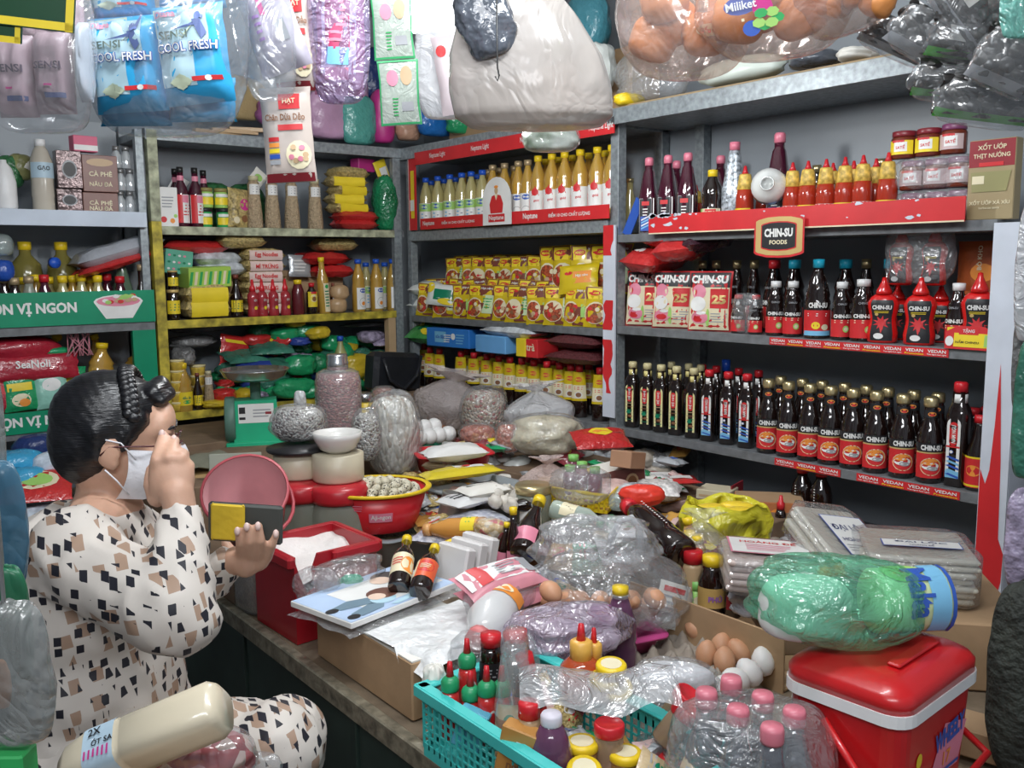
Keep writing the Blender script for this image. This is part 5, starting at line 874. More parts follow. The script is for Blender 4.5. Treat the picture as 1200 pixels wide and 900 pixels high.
# handbag
HB=K('black_leather',(.015,.017,.022),.38,var=.3,bump=.2); g=G().box((0,0,.09),(.27,.1,.18),HB,bev=.02); h=G().tube([(-.1,-.055,.15),(-.07,-.07,.06),(0,-.085,.02),(.08,-.07,.08),(.11,-.055,.17)],.008,HB,8)
p=on(460,468,1,3.55); spawn(sp(('bag_body',g),('strap',h)),'handbag','black leather handbag with strap under the tan upright board','handbag',(p.x,3.55,.93),(0,.1,.1))
spawn(G().box((0,0,.14),(.5,.2,.28),CARD2),'cardboard_box','dark cardboard box under the black handbag','box',(2.1,3.55,CZ))
PINKF=gran('dried_shrimp',(.4,.16,.12),(.5,.3,.24),90,.8); fillbag('dried_food_bag','small bag of pinkish dried food beside the yellow canister',450,478,.93,30,26,FILM,PINKF,5)
STRG=gran('white_strips',(.62,.58,.5),(.72,.7,.64),75,1,c3=(.45,.36,.28),stretch=(1,1,.35))
fillbag('dried_radish_bag','large cone-shaped clear bag of pale dried strips, tapering down',461,556,.79,66,98,FILM,STRG,11,dr=.8,fh=.93,tilt=(0,.0))
CLOUD=K('pinkish_film',(.62,.55,.54),.2,tr=.55,bump=.9,bs=35,spec=.8)
fillbag('clear_bag','large tied pinkish-clear bag left of the peanut bag',523,500,.84,86,66,CLOUD,None,13,neck=.25,dr=.8,flare=.5,tilt=(0,.2))
PNT=gran('peanuts_mix',(.5,.38,.28),(.62,.56,.48),100,1,c3=(.4,.1,.08)); fillbag('peanut_bag','round bag of mixed red and white peanuts before the bottles',568,510,.84,56,58,FILM,PNT,17)
fillbag('clear_bag','white clouded bag with pointed top before the seasoning bottles',634,505,.87,82,56,FILM2,None,19,neck=.12,dr=.7,flare=.5,tilt=(0,-.1))
DUMP=K('cream_noodle_lumps',(.74,.66,.46),.5,bump=.8,bs=45,var=.25,vs=25); fillbag('noodle_bag','bag of cream-coloured fresh noodles in the middle of the heap',640,532,.82,86,48,FILM,DUMP,21,dr=.7,fwr=.2)
EGW=K('white_rolls',(.75,.75,.74),.4); 
p=atz(510,528,.82)
for i in range(7): spawn(G().lathe([(.0,-.028),(.018,-.024),(.028,-.012),(.03,0),(.028,.012),(.018,.024),(0,.028)],EGW,14),'white_bun',f'round white bun in the heap right of the dried strips bag',"bun",(p.x-.08+.035*(i%4)*1.2,p.y+.03*(i//4)-.02,.88+.03*(i//4)),(.5*i,.3*i,0),'round white buns')
fillbag('green_bag','green translucent bag tucked under the white buns',492,534,.80,50,28,K('mint_film',(.05,.5,.3),.3,tr=.35,bump=.6,bs=30),None,23,dr=.7)
# red tray with white packet
g=G(); RT_=REDPL
def traymesh(w,d,h,mt,t=.006,fl=.015,lip=.012):
    g=G(); 
    def ring(a,b,z,n=6):
        pts=[]; r=min(a,b)*.3
        for cx,cy,a0 in((a-r,b-r,0),(-a+r,b-r,PI/2),(-a+r,-b+r,PI),(a-r,-b+r,1.5*PI)):
            pts+=[(cx+r*cos(a0+PI/2*k/n),cy+r*sin(a0+PI/2*k/n),z) for k in range(n+1)]
        return pts
    R_=[ring(w/2-fl,d/2-fl,0),ring(w/2,d/2,h),ring(w/2+lip,d/2+lip,h),ring(w/2+lip,d/2+lip,h-.006),ring(w/2+lip-.002,d/2+lip-.002,h+.002),ring(w/2-t,d/2-t,h+.002),ring(w/2-fl-t,d/2-fl-t,t)]
    vs=[p for r in R_ for p in r]; n=len(R_[0]); fs=[]
    for j in range(len(R_)-1): fs+=[(j*n+i,j*n+(i+1)%n,j*n+n+(i+1)%n,j*n+n+i) for i in range(n)]
    fs.append(tuple(range(n-1,-1,-1))); fs.append(tuple(6*n+i for i in range(n))); g.add(vs,fs,mt,True); return g
p=atz(530,555,.79); spawn(traymesh(.24,.17,.07,REDPL),'red_tray','red plastic tray holding a white packet','tray',(p.x,p.y,.80),(0,0,FC+.3))
def WB(seed): return lambda g,s:g.lines(s,0,.1,.08,.05,3,LGREEN)
lyingpack(atz(532,540,.87),.21,.1,.055,K('white_plastic_pack',(.75,.75,.73),.3,bump=.3,bs=20),'white plump packet lying in the red tray',FC+.4,None,puff=3,name='white_packet',cat='packet')
fillbag('red_onion_bag','small bag of orange-red pieces behind the white packet',560,520,.84,44,24,FILM,gran('orange_pieces',(.5,.1,.04),(.6,.2,.06),60),25)
fillbag('dried_shrimp_bag','bag of small red dried pieces beside the cream noodles',596,530,.83,32,36,FILM,gran('red_pieces',(.5,.12,.05),(.55,.25,.15),80),26)
lyingpack(atz(540,560,.84),.27,.09,.035,K('bright_yellow_film',(.75,.6,.03),.25,bump=.4,bs=25,coat=.3),'long bright yellow packet with white label below the red tray',FC+.5,lambda g,s:(g.rect(s,.03,.05,.1,.04,WHITE,.001,6),g.ell(s,.02,.05,.03,.02,RED,.002)),puff=3,name='yellow_packet',cat='packet')
# basin of quail eggs
def basin(r,h,mt,rim):
    b=G().lathe([(r*.68,0),(r*.72,.004),(r*.93,h*.97),(r*.91,h*.97),(r*.7,.01),(0,.01)],mt,36,sx=1.08,sy=.92); c=G().lathe([(r*.9,h*.95),(r*1.0,h*.95),(r*1.01,h),(r*.98,h*1.03),(r*.9,h)],rim,36,sx=1.08,sy=.92,ends=False); return b,c
b,c=basin(.14,.115,REDPL,YELPL); g=G(); s=lambda u,v,o:(lambda r,a:V((1.08*(r+o)*sin(a),-.92*(r+o)*cos(a),v)))(.1008+.0255*v/.097+.001,u/.12)
g.rect(s,.025,.052,.06,.026,PINK,.001,6); g.text(s,'Aji-ngon',.025,.052,.017,WHITE,w=.05,off=.002); g.lines(s,-.03,.08,.025,.02,3,PINK)
p=atz(442,616,.765); BS=spawn(sp(('basin_body',b),('rim',c),('label_print',g)),'red_basin','red plastic basin with yellow rim, heaped with quail eggs','basin',(p.x,p.y,.765),(0,0,FC),sc=(1.03,1.03,1))
QE=mat('quail_shell',(.62,.58,.45),.5); nt=QE.node_tree; n=nt.nodes['Noise Texture']; n.inputs['Scale'].default_value=160; rr=nt.nodes['Color Ramp']; rr.color_ramp.elements[0].color=(.05,.04,.03,1); rr.color_ramp.elements[0].position=.38; rr.color_ramp.elements[1].position=.42
qe=G().lathe([(0,-.016),(.008,-.0135),(.0125,-.006),(.013,.001),(.0105,.009),(.006,.014),(0,.016)],QE,10).mesh('quail_egg'); R=random.Random(5); k=0
for ring,nn,zz in ((.105,24,.1),(.08,18,.112),(.055,13,.12),(.028,7,.126),(0,1,.128)):
    for i in range(nn):
        a=2*PI*(i+.5*(k%2))/nn; spawn(qe,'quail_egg','small speckled quail egg heaped in the red basin','egg',V((p.x,p.y,.765))+Matrix.Rotation(FC,3,'Z')@V((ring*1.08*cos(a),ring*.92*sin(a),zz+R.uniform(-.004,.004))),(R.uniform(0,3),R.uniform(0,3),R.uniform(0,3)),'quail eggs in the red basin')
    k+=1
spawn(G().lathe([(0,.02),(.1,.02),(.105,.09),(0,.098)],SPK,20),'egg_bed','layer of speckled eggs filling the basin below','eggs',(p.x,p.y,.765))['kind']='stuff'
# grey tray of green seeds under the basin
SEED=gran('green_seeds',(.14,.13,.05),(.25,.22,.1),170,.6,c3=(.07,.06,.03)); GT=K('grey_plastic_tray',(.3,.33,.35),.4)
p=atz(470,662,.67); t=traymesh(.26,.26,.1,GT); f=G().box((0,0,.05),(.225,.225,.075),SEED,bev=.01); spawn(sp(('tray',t),('contents',f)),'seed_tray','grey plastic tray of small green-brown seeds under the red basin','tray',(p.x+.06,p.y+.1,.655),(0,0,0))
# pink bucket (tipped towards the shopkeeper) and red tub of flour
PNK=K('pink_bucket_plastic',(.55,.1,.12),.4,var=.12); PNKI=K('pale_pink_inside',(.72,.38,.4),.5)
b=G().lathe([(.07,0),(.074,.004),(.098,.19),(.104,.192),(.104,.2),(.098,.2)],PNK,32,ends='b'); b.lathe([(.097,.199),(.07,.012),(0,.012)],PNKI,32,ends=False)
h=G().tube([(.104*cos(t),-.0-.12*sin(t)*.9,.185-.07*sin(t)) for t in [PI*k/12 for k in range(13)]],.0045,PNK,8)
ax=V((-.28,-.5,.55)); p=atd(287,575,2.2)
top=p; ax.normalize(); spawn(sp(('bucket_body',b),('handle',h)),'pink_bucket','pink plastic bucket tipped on its side, mouth facing the camera','bucket',top-ax*.19,basis(ax,(.75,-.3,-.3)),sc=(1.0,1.0,.95))
spawn(G().box((0,0,.05),(.2,.3,.1),CARD2,bev=.003),'cardboard_box','cardboard box propping the pink bucket','box',(top.x+.1,top.y+.22,CZ))
TUBR=K('dark_red_tub',(.42,.012,.022),.35,coat=.2)
x0,y0=.852,1.85; w,d,h=.215,.2,.2
g=G(); t=.008
def wall_(pts,th,mt=TUBR): # upright panel from polygon (a along wall, z), extruded
    pass
def slab(g,poly,nrm,th,mt):
    vs=[V(p) for p in poly]+[V(p)+V(nrm)*th for p in poly]; n=len(poly); fs=[tuple(range(n-1,-1,-1)),tuple(range(n,2*n))]+[(i,(i+1)%n,n+(i+1)%n,n+i) for i in range(n)]
    g.add(vs,fs,mt)
slab(g,[(0,0,0),(w,0,0),(w,0,h),(.06,0,h),(.045,0,h*.82),(.05,0,h*.6),(.03,0,h*.55),(.012,0,h*.8),(.0,0,h)],(0,1,0),t,TUBR)
slab(g,[(0,t,0),(0,d,0),(0,d,h),(0,t,h)],(1,0,0),t,TUBR); slab(g,[(w-t,t,0),(w-t,d,0),(w-t,d,h),(w-t,t,h)],(1,0,0),t,TUBR); slab(g,[(t,d-t,0),(w-t,d-t,0),(w-t,d-t,h),(t,d-t,h)],(0,1,0),t,TUBR); slab(g,[(t,t,0),(w-t,t,0),(w-t,d-t,0),(t,d-t,0)],(0,0,1),t,TUBR)
rim=G(); 
for bx in (((.12+.035),-.008,.125,.02),(w/2,d+.004,w+.02,.02),(w+.004,d/2,.02,d+.02),(-.004,d/2,.02,d)): rim.box((bx[0],bx[1],h-.012),(bx[2],bx[3],.028),TUBR,bev=.005)
fl=G(); FLOUR=K('white_flour',(.8,.77,.74),.9,bump=.6,bs=60)
fl.grid(lambda a,b:V((t+a*(w-2*t),t+b*(d-2*t),h*.93+.02*nz(a*3,b*3,0,1,4)-.05*(1-b))),12,12,FLOUR)
tb=spawn(sp(('tub_body',g),('rim',rim),('flour',fl)),'red_flour_tub','dark red square tub of white flour with a broken-out front edge','tub',(x0,y0,CZ+.002),(0,0,.04))
# clear jar of brown powder
BRP=gran('brown_grain',(.2,.13,.09),(.26,.18,.12),200,.3); p=atz(283,708,.66)
spawn(sp(('jar_body',G().lathe([(.058,0),(.06,.006),(.06,.16),(.055,.17)],CLEAR,20,sq=5)),('contents',G().lathe([(.055,.005),(.057,.01),(.057,.105),(0,.11)],BRP,20,sq=5))),'grain_container','square clear container of brown grain at the counter edge','container',(.895,2.13,CZ+.002),(0,0,.1))
# cardboard box with picture book
x1,y1=.862,1.385; bw,bd,bh=.22,.385,.115
g=G().box((bw/2,bd/2,bh/2),(bw,bd,bh),CARD,bev=.003); fp=G(); fp.box((bw/2,bd/2,bh+.001),(bw-.004,bd-.004,.003),PAPER); tp=G().box((bw/2,-.0008,bh*.5),(.004,.0016,bh),K('tape',(.5,.38,.22),.3))
spawn(sp(('box_body',g),('top_flap',fp),('tape',tp)),'cardboard_box','plain brown cardboard box under the picture book at the counter edge','box',(x1,y1,CZ+.002))
g=G(); g.grid(lambda a,b:V(((a-.5)*.25,(b-.5)*.2,.004+.006*nz(a*4,b*4,2)-max(0,.12-a)*.25*(b<.5)-max(0,.1-b)*.15)),20,16,K('white_crinkled_sheet',(.74,.75,.75),.3,bump=1,bs=35,coat=.4)); spawn(g,'plastic_sheet','white crinkled plastic sheet draped over the cardboard box','sheet',(.985,1.455,.777),(0,0,.1))
# book: corners from the photograph on the plane above the box
c0=atz(365,708,.795); c1=atz(405,745,.795); c2=atz(560,672,.795); 
u=(c2-c1); lu=u.length; ang=math.atan2(u.y,u.x)
g=G().box((0,0,.005),(.3,.19,.012),WHITE,bev=.001); s=ontop(.0115)
g.rect(s,0,0,.296,.186,K('pale_book_blue',(.45,.58,.78)),.0003); g.rect(s,.03,.0,.22,.13,WHITE,.0008)
SK=K('drawn_skin',(.8,.6,.48)); HR=K('drawn_brown_hair',(.16,.07,.05)); GRY=K('drawn_grey_blue',(.16,.25,.32)); PB_=K('drawn_pale_blue',(.45,.65,.75))
g.poly(s,[(-.13,-.01),(-.08,.0),(-.03,-.02),(-.05,-.05),(-.12,-.03)],GRY,.0012); g.poly(s,[(-.12,-.06),(-.06,-.045),(-.02,-.05),(-.05,-.08),(-.11,-.085)],GRY,.0012); g.ell(s,-.135,-.02,.03,.022,BLACK,.0014); g.ell(s,-.125,-.075,.03,.022,BLACK,.0014)
g.ell(s,-.02,-.045,.06,.05,PB_,.0014); g.poly(s,[(-.03,-.08),(.06,-.06),(.09,-.07),(.05,-.085),(-.02,-.09)],PB_,.0016); g.ell(s,.0,-.02,.075,.06,HR,.0016); g.ell(s,-.022,-.028,.04,.036,SK,.0019); g.ell(s,.05,.04,.05,.044,SK,.0016); g.ell(s,.075,.055,.07,.05,K('drawn_dark_hair',(.08,.07,.07)),.0014); g.ell(s,.08,-.04,.02,.012,LGREEN,.0016)
g.lines(s,.1,.0,.06,.04,4,GREY)
bk=spawn(g,'picture_book','thin picture book with two drawn figures on a blue cover','book',(.955,1.672,.792),(0,0,.2),sc=(1.0,1.02,1))
lyingpack((.955,1.66,.772),.33,.2,.018,FILM,'clear film sleeve under the picture book',.2,None,name='clear_sleeve',cat='sleeve')
g=bagmesh(.09,.05,.07,FILM,41,nu=30,nv=16,wr=.18); spawn(g,'clear_bag','crumpled clear bag with green bits between red tub and book','bag',atz(410,690,.78),(0,0,.2)); fillbag('clear_bag','second crumpled clear bag against the red tub front',372,705,.77,52,40,FILM,None,42)
fillbag('green_scrap','crumpled green plastic scrap inside the clear bag by the tub',412,690,.785,28,16,K('mint_film',(.05,.5,.3),.3),None,43)
# lying sauce bottles
g,s=L_(.0305); g.rect(s,0,.075,.085,.075,K('orange_red_label',(.75,.12,.04)),nu=8); g.ell(s,.004,.08,.05,.05,RED,.001); g.rect(s,-.03,.075,.02,.075,CREAM,.0012); g.lines(s,.004,.08,.03,.02,3,CREAM,.002)
g2,s=L_(.0305); g2.rect(s,0,.075,.085,.075,CREAM,nu=8); g2.ell(s,.025,.07,.05,.06,ORANGE,.001); g2.lines(s,-.01,.08,.03,.03,3,RED,.002)
PR=[(0,.004),(.026,0),(.03,.006),(.03,.12),(.024,.14),(.012,.16),(.0115,.19)]; CP=[(.0145,.186),(.0145,.205),(0,.206)]
LB1=bottle(PR,SAUCE,CP,YELPL,g2,18); LB2=bottle(PR,SAUCE,CP,YELPL,g,18)
def lay3(spec,name,label,p0,p1,z0,z1,H,**k): return lay(spec,name,label,'bottle',p0,p1,z0,z1,H,**k)
lay3(LB1,'sauce_bottle','left of two dark bottles lying on the picture book, cream label',(467,690),(477,632),.815,.825,.206,s=.8); lay3(LB2,'sauce_bottle','right of two dark bottles lying on the picture book, orange-red label',(491,695),(509,644),.815,.825,.206,s=.8)
# orange juice bottle lying, white boxes, noodle packs
OJU=K('orange_drink',(.75,.35,.08),.2,tr=.15,coat=.5); g,s=L_(.0335); g.rect(s,0,.05,.1,.045,YEL,nu=8); g.lines(s,0,.05,.05,.02,2,GREEN)
lay3(bottle([(.03,0),(.033,.01),(.033,.12),(.02,.16),(.016,.18)],OJU,[(.019,.178),(.019,.2),(0,.2)],K('pale_orange_cap',(.75,.4,.15)),g,18),'drink_bottle','orange drink bottle lying on its side above the white boxes',(570,627),(497,621),.80,.80,.2,lift=.02)
for i,(px,py) in enumerate(((528,690),(543,683),(556,676))): spawn(G().box((0,0,.05),(.032,.1,.1),K('white_glossy_box',(.7,.68,.67),.3,var=.1),bev=.005),'white_packet_box',f'{ORD[i]} from left of three white wrapped boxes standing together','box',atz(px,py,.77),(0,.25,.15),'three white wrapped boxes')
spawn(G().lathe([(.016,0),(.016,.02),(0,.021)],YELPL,14),'yellow_disc','round yellow cap lying left of the white wrapped boxes','cap',atz(524,640,.78),(1.2,0,.3))
PKN=K('pink_noodle_card',(.75,.3,.36),.4,var=.3)
def pr_pk(g,s): g.rect(s,.0,.05,.19,.06,WHITE,.001,8); g.lines(s,.02,.05,.06,.04,5,GREY); g.rect(s,-.055,.05,.03,.06,RED,.0018); g.rect(s,.075,.05,.03,.05,GREY,.0018)
lyingpack(atz(590,708,.79),.21,.1,.05,PKN,'pink and white packet in clear film, lower, beside the book',FC+.75,pr_pk,name='pink_packet',cat='packet',tilt=(.35,0)); lyingpack(atz(583,690,.83),.2,.09,.045,PKN,'pink and white packet in clear film, upper, beside the book',FC+.7,pr_pk,name='pink_packet',cat='packet',tilt=(.3,0))
fillbag('clear_wrap','clear film around the pink and white packets',588,722,.77,104,52,FILM,None,45,dr=.55,wr=.06,rz=FC+.7)
WBT=K('milky_bottle',(.7,.7,.7),.25,tr=.15,coat=.4); g,s=L_(.0355); g.rect(s,0,.03,.1,.04,ORANGE,nu=8); g.ell(s,0,.03,.05,.03,CREAM,.0014)
lay3(bottle([(.03,0),(.035,.01),(.035,.1),(.022,.14),(.015,.16)],WBT,[(.018,.158),(.018,.178),(0,.179)],K('red_white_cap',(.7,.2,.2)),g,18),'drink_bottle','milky bottle with orange label lying beside the white sheet',(590,716),(558,752),.79,.80,.18,lift=.02,fat=1.3)
# standing dark bottles in the middle
DK=bottle([(.028,0),(.031,.006),(.031,.09),(.028,.11),(.013,.17),(.0125,.205)],SAUCE,[(.0155,.2),(.0155,.225),(0,.226)],YELPL,(lambda t:(t[0].rect(t[1],0,.05,.06,.05,PINK,nu=6),t[0])[1])(L_(.0315)),16)
put(DK,'sauce_bottle','tallest dark bottle with yellow cap standing in the middle heap','bottle',602,668,.73,76,.226,tilt=(0,.0),fat=.9); put(DK,'sauce_bottle','shorter dark bottle with yellow cap leaning left of the tallest','bottle',587,662,.74,52,.226,tilt=(0,.15)); 
lay3(DK,'sauce_bottle','dark bottle lying on its side behind the tallest dark bottle',(632,590),(590,594),.84,.84,.226,lift=.0,fat=1.5); lay3(DK,'sauce_bottle','dark bottle leaning right with yellow cap beside the clear egg bag',(612,650),(633,584),.78,.88,.226,fat=1.25)
# steel can, grey trays, paper packets
STC=K('ribbed_tin',(.42,.42,.4),.35,metal=.7)
g=G().lathe([(.04,0)]+[(.04+.0012*(k%2),.006+.0045*k) for k in range(18)]+[(.042,.09),(.038,.09),(.037,.01),(0,.01)],STC,24); put(g,'tin_can','empty ribbed steel can standing open beside the grey trays','can',529,622,.74,44,.09,fat=1.05,tilt=(-.1,.25))
for i,(px,py,dz) in enumerate(((545,612,0),(580,600,0))): spawn(traymesh(.11,.3,.06,GT),'grey_tray',['left grey plastic trough beside the tin can','right grey plastic trough beside the tin can'][i],'tray',atz(px+15,py-10,.76),(0,0,.1))
lyingpack(atz(545,592,.84),.14,.1,.03,K('white_black_print',(.72,.72,.72),.4,var=.2),'white packet with black lettering on the grey troughs',FC+.8,lambda g,s:g.lines(s,0,.06,.1,.05,3,BLACK),name='white_packet',cat='packet'); lyingpack(atz(565,580,.86),.14,.09,.03,PAPER,'white paper packet behind the black-lettered one',FC+.6,lambda g,s:g.lines(s,0,.06,.1,.03,2,BLACK),name='white_packet',cat='packet')
GAR=K('garlic_white',(.66,.62,.55),.5,var=.2,vs=40,bump=.3); ga=G().lathe([(0,0),(.016,.003),(.022,.014),(.018,.027),(.006,.034),(.003,.04),(0,.042)],GAR,12).mesh('garlic')
R=random.Random(3)
for i in range(14): spawn(ga,'garlic_bulb','white garlic bulb in the heap between troughs and gold-lidded jar','garlic',atz(575+R.uniform(-18,32),588+R.uniform(-9,9),.83+.01*(i%3)),(R.uniform(-1,1),R.uniform(-1,1),0),'garlic bulbs in the heap')
g,s=L_(.0485); g.rect(s,-.01,.03,.06,.045,WHITE,nu=8); g.rect(s,-.03,.04,.012,.012,RED,.001); g.lines(s,0,.028,.03,.02,3,GREY)
put(sp(('jar_body',G().lathe([(.044,0),(.048,.005),(.048,.06),(.044,.07)],GJ,22)),('lid',G().lathe([(.047,.068),(.048,.07),(.048,.084),(.045,.087),(0,.087)],GOLDCAP,22)),('label_print',g)),'gold_lidded_jar','squat glass jar with gold lid and white label in the heap','jar',625,612,.78,46,.087,fat=.85)
lyingpack(atz(520,630,.76),.2,.12,.03,K('blue_white_print',(.45,.5,.68),.35,var=.5,vs=60,col2=(.75,.75,.8)),'blue and white patterned packet behind the orange drink bottle',FC+1.2,None,name='patterned_packet',cat='packet')
lyingpack(atz(560,615,.80),.16,.12,.03,K('blue_white_print',(.45,.5,.68)),'blue and white patterned packet below the grey troughs',FC+.6,None,name='patterned_packet',cat='packet'); fillbag('fruit_packet','small bag of yellow and red pieces left of dark bottles',575,632,.80,40,26,FILM,gran('yellow_red_pieces',(.7,.45,.15),(.75,.6,.4),60,c3=(.6,.05,.05)),51)
# yellow perforated basket with bottles in film
g=G(); w,d,h=.2,.13,.05
for z0_,z1_ in ((0,.01),(.02,.024),(.034,.05)):
    for bx in ((0,-d/2,w,.004),(0,d/2,w,.004),(-w/2,0,.004,d),(w/2,0,.004,d)): g.box((bx[0],bx[1],(z0_+z1_)/2),(bx[2],bx[3],z1_-z0_),YELPL)
for k in range(15): g.box((-w/2+w*(k+.5)/15,-d/2,.025),(.004,.004,.05),YELPL); g.box((-w/2+w*(k+.5)/15,d/2,.025),(.004,.004,.05),YELPL)
g.box((0,0,.002),(w,d,.004),YELPL)
p=atz(672,585,.82); e=spawn(sp(('basket_body',g),('rim',G().box((0,0,.053),(w+.014,.01,.006),YELPL,Matrix.Translation((0,-d/2,0))))),'yellow_basket','small yellow perforated basket holding plum-coloured bottles','basket',(p.x,p.y,.81),(0,.06,FC-.35),sc=(1.15,1,1))
NGB=bottle([(.02,0),(.022,.005),(.022,.05),(.014,.07)],K('plum_drink',(.2,.05,.09),.15,coat=.5),[(.016,.068),(.016,.086),(0,.087)],K('lime_cap',(.25,.6,.15),.35),None)
for i,(px,py) in enumerate(((668,578),(682,574),(697,580),(672,566))): put(NGB,'small_drink_bottle','small plum-coloured bottle with lime cap in the yellow basket','bottle',px,py,.85,34,.087,group='plum bottles in the yellow basket')
put(DK,'sauce_bottle','dark bottle with round yellow cap at the right of yellow basket','bottle',692,590,.81,42,.226,fat=1.7); fillbag('clear_wrap','clear film over the bottles in the yellow basket',680,590,.84,70,44,FILM,None,53,dr=.6)
fillbag('clear_bag','tall pinkish clear bag with pleated top between noodles and yellow basket',642,585,.81,62,50,K('pink_clear_film',(.75,.6,.56),.2,tr=.55,bump=.9,bs=45),None,55,neck=.15,flare=.4)
# snack bag with round yellow emblem and printed boxes below it
lyingpack(atz(703,522,.88),.2,.12,.05,SHRED,'dark red glossy bag with yellow oval emblem by the steel shelf',FC+.2,lambda g,s:(g.ell(s,0,.07,.09,.05,YEL,.0015),g.ell(s,0,.07,.06,.025,ORANGE,.002)),puff=3,tilt=(.35,0))
CB_=K('maroon_printed_card',(.18,.06,.05),.4,var=.3); g,s=carton(.16,.1,.1,CB_,PAPER); g.ell(s,.03,.05,.05,.06,TAN); g.ell(s,.03,.05,.035,.045,BROWN,.0015); g.box((.0805,0,.05),(.001,.098,.098),K('lilac_card',(.55,.54,.6),.6))
spawn(g,'printed_box','open maroon printed box with lilac side below the dark red bag','box',atz(722,582,.78),(0,-.1,-.2)); g,s=carton(.1,.07,.05,K('tan_printed_card',(.45,.25,.15),.5)); spawn(g,'printed_box','small tan printed box on top of the maroon box','box',atz(735,548,.885),(0,.2,.3))
# egg noodles bundle, red bow packet, misc packs
for i,(px,py,mt,l) in enumerate(((702,580,K('pink_ribbed_film',(.72,.5,.46),.3,bump=.7,bs=50,var=.25,vs=30),'pale pink ribbed pack right of the yellow basket'),(735,585,STR,'white ribbed noodle pack beside the pale pink one'),(757,580,K('white_text_film',(.7,.68,.66),.35,var=.5,vs=80),'white printed noodle pack left of the yellow bag'))):
    lyingpack(atz(px+12,py+6,.8),.15,.12,.06,mt,l,FC-.3,None,name='noodle_pack',cat='pack',puff=3)
for i,(px,py) in enumerate(((748,560),(768,562),(790,566))): lyingpack(atz(px,py,.79),.16,.1,.02,[SHRED,PAPER,SHRED][i],['red snack packet on the box behind the noodle packs, left','white-edged packet on the box behind the noodle packs','red snack packet on the box behind the noodle packs, right'][i],FC-.3+.2*i,lambda g,s:g.rect(s,0,.05,.12,.04,WHITE,.001),name='snack_packet',cat='packet')
fillbag('red_packet','bright red crumpled packet with orange spot above the slanting bottle',752,592,.84,52,24,K('bright_red_film',(.75,.05,.03),.3,bump=.6,bs=30),None,57,dr=.5); spawn(G().lathe([(.016,0),(.016,.008),(0,.009)],K('orange_disc',(.85,.3,.05),.4),14),'orange_disc','orange round disc on the bright red packet','disc',atz(754,575,.875),(.5,0,FC))
# dark slanting bottle, green cap bottle
SLB=bottle([(0,.004),(.03,0),(.034,.006),(.034,.06),(.032,.07),(.034,.08),(.034,.16),(.028,.19),(.016,.215),(.015,.23)],SAUCE,[(.018,.228),(.018,.25),(0,.251)],REDPL,(lambda t:(t[0].lines(t[1],0,.13,.004,.12,12,WHITE),t[0])[1])(L_(.0343)),20)
lay3(SLB,'soy_sauce_bottle','large dark bottle lying diagonally, red cap up left',(800,655),(735,592),.80,.86,.25,lift=.01,fat=1.05)
GRJ=K('green_tea_bottle',(.6,.7,.62),.12,tr=.55,coat=.4); g,s=L_(.0325); g.rect(s,0,.07,.1,.06,CREAM,nu=8); g.lines(s,.0,.075,.06,.04,4,BLACK); g.ell(s,-.02,.07,.03,.04,ORANGE,.002)
lay3(bottle([(.03,0),(.032,.01),(.032,.14),(.018,.175),(.015,.185)],GRJ,[(.018,.184),(.018,.205),(0,.206)],K('kelly_green_cap',(.02,.42,.16),.35),g,18),'drink_bottle','clear bottle with green cap and printed label lying above egg bag',(648,605),(708,613),.82,.82,.206,lift=.02,fat=1.15)
lay3(bottle([(.03,0),(.032,.01),(.032,.1),(.018,.14),(.015,.15)],GRJ,[(.018,.148),(.018,.168),(0,.169)],GRNPL,None,18),'drink_bottle','clear bottle with green label lying beside the bag handle',(740,640),(716,610),.80,.82,.169,lift=.015)
lyingpack(atz(738,632,.83),.08,.07,.03,WHITEPL,'white packet with green stripe beside the slanting dark bottle',FC,lambda g,s:(g.rect(s,0,.04,.07,.008,GREEN,.001),g.ell(s,-.01,.02,.02,.015,BROWN,.001)),name='white_packet',cat='packet'); fillbag('clear_bottle','round clear bottle shoulder left of the slanting dark bottle',725,598,.82,24,20,GLASS,None,58,cat='bottle')
# big bag of brown eggs in clear plastic
BE=K('brown_eggshell',(.58,.3,.17),.5,sub=.1); egg=G().lathe([(0,-.028),(.012,-.025),(.02,-.014),(.0225,-.002),(.02,.011),(.013,.022),(.005,.0275),(0,.0285)],BE,16).mesh('egg')
WE=K('white_eggshell',(.78,.76,.74),.5,sub=.1); eggw=egg.copy(); eggw.materials[0]=WE
R=random.Random(9)
for i in range(22): spawn(egg,'brown_egg','brown egg inside the large knotted clear bag','egg',atz(645+(i%7)*20+R.uniform(-5,5),724-(i//7)*10+R.uniform(-3,3),.715+.04*(i//7)),(R.uniform(0,3),R.uniform(0,3),0),'brown eggs in the clear bag',(.95,)*3)
p=atz(712,735,.70); spawn(bagmesh(pxm(p,88),pxm(p,60),pxm(p,88),FILM,61,neck=0,nu=60,nv=40,wr=.16,flatb=.55),'egg_bag','large knotted clear bag of brown eggs in the middle of the counter','bag',p,(0,0,FC)); 
fillbag('bag_cover','clouded upper fold of the egg bag, rising to the left',700,668,.80,140,62,K('light_cloudy_film',(.82,.83,.85),.16,tr=.8,bump=1,bs=25,spec=.9),None,62,dr=.6,wr=.2,nu=50,nv=30)
LM=K('handle_film',(.7,.74,.77),.25,tr=.3); g=G(); g.tube([(-.045,0,0),(-.04,0,.05),(-.02,0,.09),(.01,0,.1),(.03,0,.07),(.035,0,.0)],[.012,.01,.009,.009,.01,.014],LM,8); spawn(g,'bag_handle_loop','pale loop handle of the egg bag beside the slanting bottle','handle',atz(735,650,.82),(0,0,FC),sc=(.9,1,.9))
